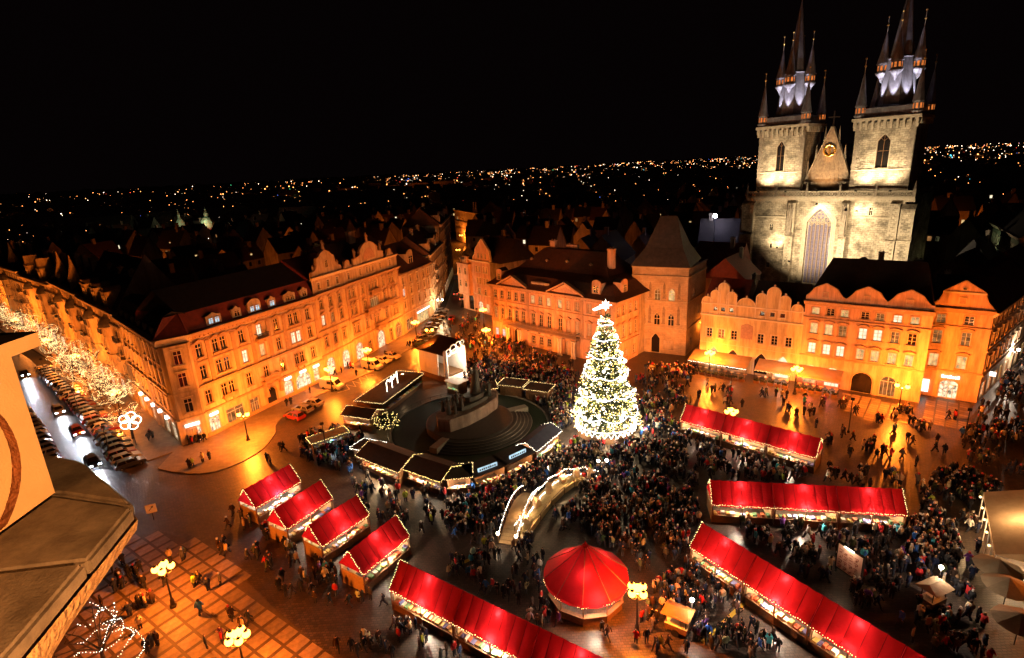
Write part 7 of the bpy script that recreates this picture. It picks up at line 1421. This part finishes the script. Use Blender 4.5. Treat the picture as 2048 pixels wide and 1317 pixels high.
zones = (  # outline in survey pixels, people per square metre, where (for the label), colour bias
    (((1130, 900), (1290, 800), (1350, 830), (1400, 930), (1400, 1040), (1370, 1100), (1330, 1190), (1255, 1110), (1150, 1070), (1090, 1050), (1130, 980)), .42, 'in the crowd between tree and pavilion'),
    (((925, 730), (1000, 720), (1150, 748), (1140, 850), (1100, 880), (1080, 830), (1000, 800), (930, 770)), .60, 'in the crowd behind the monument'),
    (((1280, 730), (1390, 745), (1370, 810), (1290, 840)), .22, 'between tree and stone tower house'),
    (((945, 660), (1000, 680), (1150, 730), (1145, 748), (1000, 722), (935, 715)), .14, 'in front of the rococo palace'),
    (((870, 985), (1000, 965), (1110, 910), (1140, 910), (1120, 1000), (1040, 1110), (960, 1100), (880, 1050)), .30, 'near the footbridge'),
    (((740, 950), (870, 1000), (880, 1050), (820, 1080), (700, 1010), (690, 960)), .17, 'before the ring of huts'),
    (((610, 870), (720, 860), (740, 950), (600, 930)), .32, 'by the food counters'),
    (((470, 1010), (600, 1080), (700, 1150), (790, 1180), (700, 1250), (580, 1200), (440, 1090)), .13, 'in front of the short red stalls'),
    (((200, 1130), (400, 1080), (640, 1300), (180, 1310)), .055, 'on the chequered paving'),
    (((760, 1190), (980, 1330), (640, 1330), (690, 1240)), .09, 'before the bottom stall'),
    (((830, 1110), (1060, 1120), (1100, 1210), (1180, 1240), (1300, 1300), (1200, 1290), (1000, 1200)), .2, 'around the round red pavilion'),
    (((1290, 1190), (1380, 1110), (1640, 1310), (1290, 1310)), .24, 'by the orange cart'),
    (((1430, 1040), (1820, 1050), (1900, 1110), (1850, 1160), (1600, 1140), (1500, 1080)), .2, 'before the level red stall row'),
    (((1600, 1150), (1950, 1140), (1980, 1310), (1860, 1310)), .17, 'near the tan parasols'),
    (((1380, 850), (1640, 925), (1800, 960), (1800, 975), (1420, 955), (1390, 900)), .26, 'between the upper stall rows'),
    (((1400, 770), (1940, 840), (1960, 960), (1840, 960), (1660, 900), (1640, 860), (1390, 800)), .055, 'before the arcaded houses'),
    (((1830, 960), (1960, 950), (1960, 1130), (1850, 1100)), .22, 'right of the level stall row'),
    (((1950, 840), (2050, 700), (2050, 960), (1960, 950)), .16, 'in the side street'),
    (((280, 850), (420, 880), (540, 870), (520, 920), (400, 945), (300, 920)), .022, 'by the corner palace'),
    (((560, 800), (850, 670), (850, 690), (580, 815)), .03, 'on the footway before the north row'),
    (((890, 640), (960, 630), (975, 690), (930, 715), (890, 680)), .06, 'at the mouth of the lane'),
    (((430, 950), (560, 900), (700, 900), (600, 930), (480, 1000)), .02, 'on the roadway left of the stalls'),
)
OB = []   # things people do not stand in
for o in list(col.objects):
    if o.name.startswith('market_stall'):
        L_ = max((c.location.x for c in o.children if c.name.startswith('roof_panel')), default=6) + 1.3; c_ = Matrix.Rotation(o.rotation_euler.z, 2); OB.append([Vector(o.location[:2]) + c_ @ Vector(q) for q in ((-.2, -2.0), (L_, -2.0), (L_, 2.0), (-.2, 2.0))])
    if o.name.startswith('market_hut'):
        bw_ = [c for c in o.children if c.name.startswith('back_wall')][0].data.vertices; L_ = max(v.co.x for v in bw_); D_ = max(v.co.y for v in bw_); c_ = Matrix.Rotation(o.rotation_euler.z, 2); OB.append([Vector(o.location[:2]) + c_ @ Vector(q) for q in ((-.2, -.3), (L_ + .2, -.3), (L_ + .2, D_ + .2), (-.2, D_ + .2))])
    if o.name.startswith('vending_cart'): c_ = Matrix.Rotation(o.rotation_euler.z, 2); OB.append([Vector(o.location[:2]) + c_ @ Vector(q) for q in ((-1.3, -.9), (1.4, -.9), (1.4, .9), (-1.3, .9))])
OB += FOOT + [[Vector((-21, 112.5)), Vector((-14, 105.5)), Vector((-9, 110.5)), Vector((-16, 117))], [cur[i] + Vector((-1.2, 0)) for i in range(7)] + [cur[i] + Vector((2.6, -1.0)) for i in range(6, -1, -1)], [Vector((-3.2, 54.8)), Vector((-.4, 53.8)), Vector((2.8, 64.2)), Vector((.2, 65.2))]]
CIR = [(tc_, 5.6), (mc, 14.1), (pc, 4.3)]
rr = random.Random(99); folk = []
for zi, (px, dens, where) in enumerate(zones):
    dens *= 1.7 if where in ('near the footbridge', 'around the round red pavilion', 'by the orange cart', 'before the bottom stall', 'near the tan parasols', 'before the level red stall row', 'right of the level stall row') else 1.0
    poly = [G(*p)[:2] for p in px]; poly = [Vector(p) for p in poly]; x0, x1 = min(p.x for p in poly), max(p.x for p in poly); y0, y1 = min(p.y for p in poly), max(p.y for p in poly); n = int((x1 - x0) * (y1 - y0) * dens * 4.6)
    for _ in range(n):
        p = Vector((rr.uniform(x0, x1), rr.uniform(y0, y1)))
        if not inpoly(p, poly) or any((p - c_).length < r_ for c_, r_ in CIR) or any(inpoly(p, q) for q in OB): continue
        if rr.random() < .62 and folk and folk[-1][2] == zi: p = folk[-1][0] + Vector((rr.uniform(-.75, .75), rr.uniform(-.75, .75)))       # groups walk together
        if any(inpoly(p, q) for q in OB) or any((p - c_).length < r_ for c_, r_ in CIR): continue
        if any((p - q[0]).length < .42 for q in folk[-60:]): continue
        folk.append((p, rr.uniform(0, 6.28), zi, rr.choices(range(len(COATS)), [c_[2] for c_ in COATS])[0], rr.choices(range(5), (4, 3, 2, 1, 2))[0], rr.uniform(.92, 1.06)))
folk.sort(key=lambda q: q[0].length); pass
def bright(c_): return max(c_) > .3
for p, a, zi, ci, po, k in folk[:300]:
    nm, cc, _ = COATS[ci]; where = zones[zi][2]
    o = link('person', PMESH[POSES[po]], None, TR((p.x, p.y, 0)) @ RZ(a) @ Matrix.Scale(k, 4), tuple(x * rr.uniform(.8, 1.2) for x in cc)); tag(o, 'person in %s coat %s %s' % (nm, POSES[po], where), 'person', 'people ' + where)
V_, F_, C_, co_ = [], [], [], None
for p, a, zi, ci, po, k in folk[300:]:
    me = PLOW[po]; M_ = TR((p.x, p.y, 0)) @ RZ(a) @ Matrix.Scale(k, 4); n = len(V_); V_ += [tuple(M_ @ v.co) for v in me.vertices]; cc = COATS[ci][1]; hc = rr.choice(((.04, .025, .015), (.04, .025, .015), (.3, .03, .03), (.4, .38, .35), (.02, .02, .02), (.2, .12, .06)))
    pal = (cc, (.03, .03, .045), (.02, .018, .016), (.46, .28, .20), hc)
    for f_ in me.polygons: F_.append(tuple(n + i for i in f_.vertices)); C_.append(pal[f_.material_index])
if V_:
    me = bpy.data.meshes.new('crowd'); me.from_pydata(V_, [], F_); me.materials.append(m_crowd); at_ = me.color_attributes.new('col', 'FLOAT_COLOR', 'CORNER'); buf = []
    for f_, c_ in zip(F_, C_): buf += [*c_, 1.0] * len(f_)
    at_.data.foreach_set('color', buf); me.polygons.foreach_set('use_smooth', [True] * len(F_)); me.update(); tag(link('crowd', me), 'distant crowd of visitors filling the square beyond the nearer people', 'crowd', None, 'stuff')
# ------------------------------------------------------------------ dark roofs beyond the square
rr = random.Random(5); placed = []
def clear(p, r_):
    for q in FOOT:
        if inpoly(p, q): return False
        for i in range(len(q)):
            a, c_ = q[i], q[(i + 1) % len(q)]; d_ = c_ - a; t_ = max(0, min(1, (p - a).dot(d_) / max(1e-6, d_.length_squared)))
            if (p - (a + d_ * t_)).length < r_: return False
    return all((p - q).length > r_ + s_ for q, s_ in placed)
def instreet(p):
    r_ = Vector(p) - base; s_, q_ = r_.dot(av), r_.dot(an)
    if s_ > -30 and -1 < q_ < 38: return True                       # avenue
    if -27 < p[0] + (p[1] - 165) * .05 < -11 and p[1] > 140: return True   # lane
    d_ = Vector((37, 29.2)).normalized(); v = Vector(p) - Vector((78, 85)); 
    if v.dot(d_) > -10 and -15 < v.dot(Vector((-d_.y, d_.x))) < 1: return True  # side street
    return False
m_night = plaster('night_plaster', (.36, .28, .22), (.24, .19, .15), scale=.4); cand = []
for k in range(9000):
    a = rr.uniform(-52, 50); d_ = rr.uniform(105, 430); p = Vector((d_ * math.sin(R(a)), d_ * math.cos(R(a))))
    if p.y < 100 and -60 < p.x < 85: continue
    if 36 < p.x < 112 and p.y < 165: continue
    r_ = rr.uniform(6.5, 9.5)
    # nothing stands on the square itself
    if inpoly(p, [Vector(v) for v in ((-56, 84), (-41, 112), (-29, 144), (-22, 165), (-12, 172), (-4, 138), (22, 111), (40, 108), (70, 86), (78, 85), (110, 60), (110, 0), (-150, 0), (-150, 60))]): continue
    if instreet(p) or not clear(p, r_): continue
    placed.append((p, r_)); cand.append((p, r_, rr.choice((R(67), R(-23), R(-40), R(50))) + rr.uniform(-.1, .1)))
    if len(cand) >= 230: break
wmesh = {}
def litwin(mat):
    if mat.name not in wmesh: b = MB(); b.box(-.55, -.06, 0, .55, 0, 1.5); wmesh[mat.name] = b.mesh(mat)
    return wmesh[mat.name]
cand.sort(key=lambda q: q[0].length)
for k, (p, r_, a) in enumerate(cand):
    w_, d_ = r_ * 1.5, r_ * rr.uniform(1.0, 1.3); h = rr.uniform(12.5, 17.5); rh = rr.uniform(4.5, 7); t = empty('dark_house', (p.x, p.y, 0), a, None, 'building')
    b = MB(); b.box(-w_ / 2, -d_ / 2, 0, w_ / 2, d_ / 2, h); b.add([(-w_ / 2, -d_ / 2, h), (-w_ / 2, d_ / 2, h), (-w_ / 2, 0, h + rh), (w_ / 2, -d_ / 2, h), (w_ / 2, d_ / 2, h), (w_ / 2, 0, h + rh)], [(0, 2, 1), (3, 4, 5)]); b.build('wall', m_night, t)
    b = MB(); b.add([(-w_ / 2 - .2, -d_ / 2 - .4, h - .2), (w_ / 2 + .2, -d_ / 2 - .4, h - .2), (w_ / 2 + .2, 0, h + rh + .1), (-w_ / 2 - .2, 0, h + rh + .1), (-w_ / 2 - .2, d_ / 2 + .4, h - .2), (w_ / 2 + .2, d_ / 2 + .4, h - .2)], [(0, 1, 2, 3), (3, 2, 5, 4)]); b.build('roof', m_roofdark if k % 3 else m_roofbrown, t)
    b = MB(); cxk = rr.uniform(-w_ * .3, w_ * .3); b.box(cxk - .6, -.5, h + rh * .5, cxk + .6, .5, h + rh + 1.6); b.box(cxk - .7, -.6, h + rh + 1.6, cxk + .7, .6, h + rh + 1.8); b.build('chimney', m_night, t)
    nl = 0
    for q in range(3 if k < 90 else 2):
        lm = rr.choice((m_glass, m_glass, m_glass, m_lit, m_litdim, m_lit2)); sd = rr.choice((-1, 1)); x = rr.uniform(-w_ * .4, w_ * .4); nl += lm is not m_glass; link('window', litwin(lm), t, TR((x, sd * d_ / 2, h - rr.choice((2.4, 5.6)))) @ RZ(0 if sd < 0 else math.pi))
    if k % 4 == 0: b = MB(); b.prism([(-.8, 0), (.8, 0), (.8, 1.2), (0, 1.9), (-.8, 1.2)], 0, 2.2); o = b.build('dormer', m_night, t, TR((rr.uniform(-w_ * .3, w_ * .3), -d_ * .36, h + rh * .18))); link('window', litwin(rr.choice((m_glass, m_lit))), o, Matrix.Scale(.7, 4) @ TR((0, 0, .2)))
    sec = math.degrees(math.atan2(p.x, p.y)); wh = 'beyond the corner palace' if sec < -18 else 'left of the lane' if sec < -6 else 'behind the rococo palace' if sec < 12 else 'left of the church' if sec < 24 else 'right of the church'
    near = 'near' if p.length < 190 else 'farther' if p.length < 290 else 'far'
    tag(t, '%s %s-roofed dark house %s%s %s' % (near, 'dark' if k % 3 else 'brown', ('without lit windows', 'with one lit window', 'with two lit windows', 'with three lit windows')[nl], ' and dormer' if k % 4 == 0 else '', wh), None, 'dark houses ' + wh)
k = 0
for _ in range(4000):  # lamps added at random spots to give the dark houses warm faces
    a = rr.uniform(-48, 47); d_ = rr.uniform(125, 340); p = Vector((d_ * math.sin(R(a)), d_ * math.cos(R(a))))
    if (p.y < 118 and p.x < 85) or instreet(p) or not clear(p, 1.6) or (36 < p.x < 112 and p.y < 200): continue
    placed.append((p, 9)); wh = 'beyond the corner palace' if a < -18 else 'left of the lane' if a < -6 else 'behind the rococo palace' if a < 12 else 'left of the church' if a < 24 else 'right of the church'
    street_lamp(p, 'added dim orange street lamp in a back lane %s' % wh, 2, 9000, SODIUM, 'added back lane lamps ' + wh); k += 1
    if k >= 20: break
# beyond that one dark mass of blocks, and the lights of the far city
b = MB()
for k in range(2600):
    a = R(rr.uniform(-56, 54)); d_ = 430 * (30 ** rr.random()); p = (d_ * math.sin(a), d_ * math.cos(a)); s_ = rr.uniform(7, 16) * (1 + d_ / 3000); h = rr.uniform(9, 19) * (1 + d_ / 9000); b.T = TR((p[0], p[1], 0)) @ RZ(rr.uniform(0, 3)); b.add([(-s_, -s_ * .6, 0), (s_, -s_ * .6, 0), (s_, s_ * .6, 0), (-s_, s_ * .6, 0), (-s_, -s_ * .6, h), (s_, -s_ * .6, h), (s_, s_ * .6, h), (-s_, s_ * .6, h), (-s_, 0, h * 1.35), (s_, 0, h * 1.35)], [(0, 1, 5, 4), (1, 2, 6, 9, 5), (2, 3, 7, 6), (3, 0, 4, 8, 7), (4, 5, 9, 8), (6, 7, 8, 9)])
tag(b.build('distant_city', m_night), 'dark mass of distant city blocks reaching to the horizon', 'city', None, 'stuff')
fm = [emit('far_light_orange', (1, .34, .09), 9.0), emit('far_light_white', (1, .80, .58), 9.0), emit('far_light_red', (1, .06, .03), 7.0), emit('far_light_blue', (.10, .18, 1), 8.0), emit('far_light_green', (.1, 1, .35), 5.0), emit('far_light_cyan', (.1, .75, 1), 4.0)]
b = MB(); k = 0
while k < 5000:
    a = rr.uniform(-43, 50); d_ = 330 * (42 ** (rr.random() ** .88)); 
    keep = .22 + .78 / (1 + math.exp(-(a + 14) / 6)) if d_ > 900 else .30
    if a > 26 and d_ > 900: keep *= .8
    if rr.random() > keep: continue
    x, y = d_ * math.sin(R(a)), d_ * math.cos(R(a)); z = rr.uniform(9, 24) + (rr.uniform(0, 30) * max(0, (a + 10) / 55) * min(1, d_ / 6000)); r_ = d_ * rr.choice((.0002, .00027, .00035, .0005)) ; b.octa((x, y, z), r_, rr.choices(range(6), (66, 26, 4.5, 1.2, 1.0, .6))[0]); k += 1
for (u0, v0, u1, v1, n, m_) in ((775, 409, 905, 392, 15, 0), (0, 452, 100, 443, 22, 0), (180, 380, 300, 372, 18, 1), (1050, 340, 1330, 322, 46, 0), (1320, 345, 1400, 340, 14, 1), (820, 372, 1000, 362, 16, 0), (1835, 300, 1920, 297, 20, 0), (1930, 297, 2048, 292, 20, 1), (1870, 312, 1910, 316, 10, 5)):
    P_, Q_ = G(u0, v0, 10), G(u1, v1, 10)
    for i in range(n): p = P_.lerp(Q_, (i + rr.uniform(-.3, .3)) / n); b.octa((p.x, p.y, 10 + rr.uniform(-2, 6)), math.hypot(p.x, p.y) * rr.choice((.0007, .0009, .0011)), m_)
tag(b.build('city_lights', fm), 'countless orange and white lamps of the distant city', 'city lights', None, 'stuff')
b = MB()
for k in range(240):
    a = rr.uniform(-42, 48); d_ = rr.uniform(420, 2200); b.octa((d_ * math.sin(R(a)), d_ * math.cos(R(a)), rr.uniform(16, 23)), d_ * rr.choice((.0005, .0007, .0009)), rr.choices(range(6), (80, 18, 2, 0, 0, 0))[0])
tag(b.build('nearer_city_lights', fm), 'scattered orange street lamps of the quarters below the horizon', 'city lights', None, 'stuff')
# lit embankment road among the far lights
P_, Q_ = G(770, 412, 0), G(905, 393, 0); d_ = Vector((Q_ - P_)[:2]); n_ = Vector((-d_.y, d_.x)).normalized() * 22; rb = MB(); rb.add([(P_.x - n_.x, P_.y - n_.y, .05), (Q_.x - n_.x, Q_.y - n_.y, .05), (Q_.x + n_.x, Q_.y + n_.y, .05), (P_.x + n_.x, P_.y + n_.y, .05)], [(0, 1, 2, 3)]); tag(rb.build('embankment_road', plaster('far_asphalt', (.14, .12, .1))), kind='structure')
for i in range(5):
    p = P_.lerp(Q_, (i + .5) / 5); t = empty('mast_lamp', (p.x, p.y, 0), 0, ('first', 'second', 'third', 'fourth', 'fifth')[i] + ' mast lamp from the left along the far lit embankment', 'street lamp', 'mast lamps on the embankment'); mb = MB(); mb.lathe([(.3, 0), (.15, 13)], 6); mb.build('mast', m_metal, t); mb = MB(); mb.ball((0, 0, 13.5), 1.0, 8); mb.build('lantern', fm[0], t); add_light('mast_light', 'POINT', (0, 0, 11.8), 90000, SODIUM, t, .5)
# small domed church among the dark roofs
t = empty('domed_church', (-196, 352, 0), R(30), 'small far church with two greenish lit domes', 'church'); b = MB(); b.box(-14, -7, 0, 14, 7, 13); b.build('wall', m_night, t); b = MB(); b.add([(-14.4, -7.4, 13), (14.4, -7.4, 13), (14.4, 7.4, 13), (-14.4, 7.4, 13), (-10, 0, 18), (10, 0, 18)], [(0, 1, 5, 4), (1, 2, 5), (2, 3, 4, 5), (3, 0, 4)]); b.build('roof', m_roofred, t)
for x, s_ in ((-7, .6), (8, 1.1)):
    b = MB(); b.lathe([(3.6 * s_, 14), (3.6 * s_, 18), (4.0 * s_, 18.2), (3.5 * s_, 20), (2.4 * s_, 21.6), (1.2 * s_, 22.5), (1.2 * s_, 24), (1.4 * s_, 24.2), (.4 * s_, 25.6), (.08, 28)], 12, (x, 0, 0)); b.build('dome', m_green, t); add_light('dome_light', 'POINT', (x - 3, -8, 19), 1500 * s_, (.8, 1, .6), t, .3)
add_light('dome_light', 'POINT', (4, -12, 14.5), 3500, (1, .3, .1), t, .3)
# bluish floodlight standing on a roof beside the church
t = empty('roof_floodlight', (62.4, 166.5, 0), 0, 'glaring bluish-white floodlight on a mast left of the church', 'floodlight'); b = MB(); b.lathe([(.25, 0), (.12, 25)], 8); b.build('mast', m_metal, t); b = MB(); b.ball((0, 0, 25.4), .6, 12); b.build('lamp', emit('blue_white_lamp', (.72, .80, 1), 80), t); add_light('flood', 'POINT', (0, -1.2, 25.0), 1000, (.45, .50, 1), t, .3)

# ------------------------------------------------------------------ stone pier and ledge of the viewing tower
m_led = plaster('ledge_stone', (.21, .19, .165), (.085, .074, .064), scale=3.5, bump=.22, rough=.8, fine=60)
m_pier = plaster('pier_render', (.62, .46, .27), (.54, .39, .22), scale=2.0, bump=.18, rough=.9, fine=70)
m_pit = plaster('pitted_stone', (.52, .36, .20), (.34, .22, .12), scale=9, bump=1.0, rough=.95, fine=26)
m_cap = plaster('dark_cap', (.03, .022, .016), (.02, .016, .012), scale=3, rough=.7)
t = empty('tower_pier', (-3.6, 2.2, 40.2), 0, 'orange-lit stone pier and weathered ledge of the viewing tower at the left edge', 'tower'); O_ = Vector((-3.6, 2.2, 40.2))
zl = 0.0
ledge = [Vector(p) - Vector(O_[:2]) for p in ((-7.5, 3.75), (-3.43, 3.61), (-3.05, 3.47), (-2.29, 2.87), (-2.14, 1.88), (-2.02, .6), (-7.5, .6))]
cutA, cutB = Vector((-2.215, 2.38)) - Vector(O_[:2]), Vector((-2.9, 2.30)) - Vector(O_[:2])
def stone(name, pts, z0, z1, mat, bev=.02):
    mb = MB(); mb.plate([tuple(p) for p in pts], z0, z1); return link(name, bevelled(mb, bev, mat), t)
corner_in = Vector((-2.9, 3.05)) - Vector(O_[:2])
stone('ledge_stone', [ledge[0], ledge[1], ledge[2], ledge[3] + Vector((-.012, .012)), corner_in + Vector((.02, .0)), corner_in + Vector((0, .0)), Vector((-7.5, 3.05)) - Vector(O_[:2])], -.10, 0, m_led)
stone('ledge_stone', [ledge[3] + Vector((0, -.012)), cutA + Vector((0, .008)), cutB + Vector((0, .008)), corner_in + Vector((.0, -.02))], -.10, -.004, m_led)
stone('ledge_stone', [cutA + Vector((0, -.008)), ledge[4], ledge[5], Vector((-2.9, .6)) - Vector(O_[:2]), cutB + Vector((0, -.008))], -.10, .0, m_led)
mb = MB(); n_ = len(ledge); ins = [ledge[0], ledge[1] + Vector((-.1, -.3)), ledge[2] + Vector((-.2, -.3)), Vector((-2.63, 2.80)) - Vector(O_[:2]), Vector((-2.23, 1.88)) - Vector(O_[:2]), Vector((-2.1, .6)) - Vector(O_[:2]), ledge[6]]; ins2 = [p + Vector((-.55, -.25)) for p in ins]
rows_ = []
for (f_, z) in ((.0, -.10), (.06, -.17), (.4, -.25), (.85, -.34), (1.0, -.42)): rows_.append([(a.lerp(c_, f_), z) for a, c_ in zip(ledge, ins)])
rows_.append([(c_, -.75) for c_ in ins2])
vs = [(p.x, p.y, z) for r_ in rows_ for p, z in r_]; fs = []
for i in range(len(rows_) - 1):
    for j_ in range(n_): fs.append((i * n_ + j_, (i + 1) * n_ + j_, (i + 1) * n_ + (j_ + 1) % n_, i * n_ + (j_ + 1) % n_))
mb.add(vs, fs); mb.build('corbel_moulding', m_pit, t)
# pier with a round recess on the lit face (x = const plane)
px_, y1, zt = -2.90 - O_.x, 3.05 - O_.y, .91; cy_, cz_, r_ = 2.42 - O_.y, .42, .50; mb = MB(); n = 40; ys0 = -1.6
cir = [(cy_ + r_ * math.cos(2 * math.pi * k / n), cz_ + r_ * math.sin(2 * math.pi * k / n)) for k in range(n)]
def sq_(a):
    c_, s_ = math.cos(a), math.sin(a); L_ = []
    if c_ > 1e-6: L_.append((y1 - cy_) / c_)
    if c_ < -1e-6: L_.append((ys0 - cy_) / c_)
    if s_ > 1e-6: L_.append((zt - cz_) / s_)
    if s_ < -1e-6: L_.append((-.0 - cz_) / s_)
    q = min(L_); return (cy_ + q * c_, cz_ + q * s_)
cirz = [(y, max(.0, z)) for y, z in cir]
angs = sorted({2 * math.pi * k / n for k in range(n)} | {math.atan2(z - cz_, y - cy_) % (2 * math.pi) for y in (y1, ys0) for z in (0.0, zt)}); m_ = len(angs)
cc_ = [(cy_ + min(r_, abs((0 - cz_) / math.sin(a)) if math.sin(a) < -1e-6 else r_) * math.cos(a), cz_ + min(r_, abs((0 - cz_) / math.sin(a)) if math.sin(a) < -1e-6 else r_) * math.sin(a)) for a in angs]; ss_ = [sq_(a) for a in angs]
vs = [(px_, y, z) for y, z in cc_] + [(px_, y, z) for y, z in ss_] + [(px_ - .055, y, z) for y, z in cc_]
fs = [];
for i in range(m_):
    j_ = (i + 1) % m_; fs += [(i, m_ + i, m_ + j_, j_)]
mb.add(vs, fs + [tuple(2 * m_ + i for i in range(m_))]); mb.add([(px_, y1, 0), (px_, y1, zt), (-3.5, y1, zt), (-3.5, y1, 0)], [(0, 1, 2, 3)]); mb.build('pier', m_pier, t)
rb_ = MB(); rb_.add([(px_ - .001, y, z) for y, z in cc_] + [(px_ - .054, y, z) for y, z in cc_], [(i, (i + 1) % m_, m_ + (i + 1) % m_, m_ + i) for i in range(m_)]); rb_.build('recess_edge', plaster('shaded_reveal', (.30, .115, .045), (.12, .05, .025), scale=6, bump=.8, fine=40), t)  # reveal coloured dark to stand in for its shade
mb = MB(); c_x, c_y = -2.855 - O_.x, 3.215 - O_.y; mb.box(-3.8, -1.7, zt, c_x, c_y, zt + .085); mb.build('cap_face', m_pier, t)
mb = MB(); mb.add([(-3.85, -1.7, zt + .087), (c_x + .01, -1.7, zt + .087), (c_x + .01, c_y + .01, zt + .087), (-3.85, c_y + .01, zt + .087), (-3.85, -1.7, zt + .25), (-.9, -1.7, zt + .22), (-.9, -.2, zt + .22), (-3.85, -.2, zt + .25)], [(0, 1, 5, 4), (1, 2, 6, 5), (2, 3, 7, 6), (4, 5, 6, 7)]); mb.build('cap_roof', m_cap, t)
# unseen lantern added near the camera to light the pier
t = empty('added_pier_lantern', (1.0, .2, 41.2), 0, 'added unseen lantern lighting the tower pier from below the picture edge', 'lantern'); mb = MB(); mb.lathe([(.08, -.2), (.14, 0), (.02, .1)], 8, (0, 0, .0)); mb.build('housing', m_metal, t); add_light('lantern_light', 'SPOT', (-.3, .2, -.05), 2000, (1, .38, .10), t, .12, (-2.6, 2.4, 40.5), 110, .8)
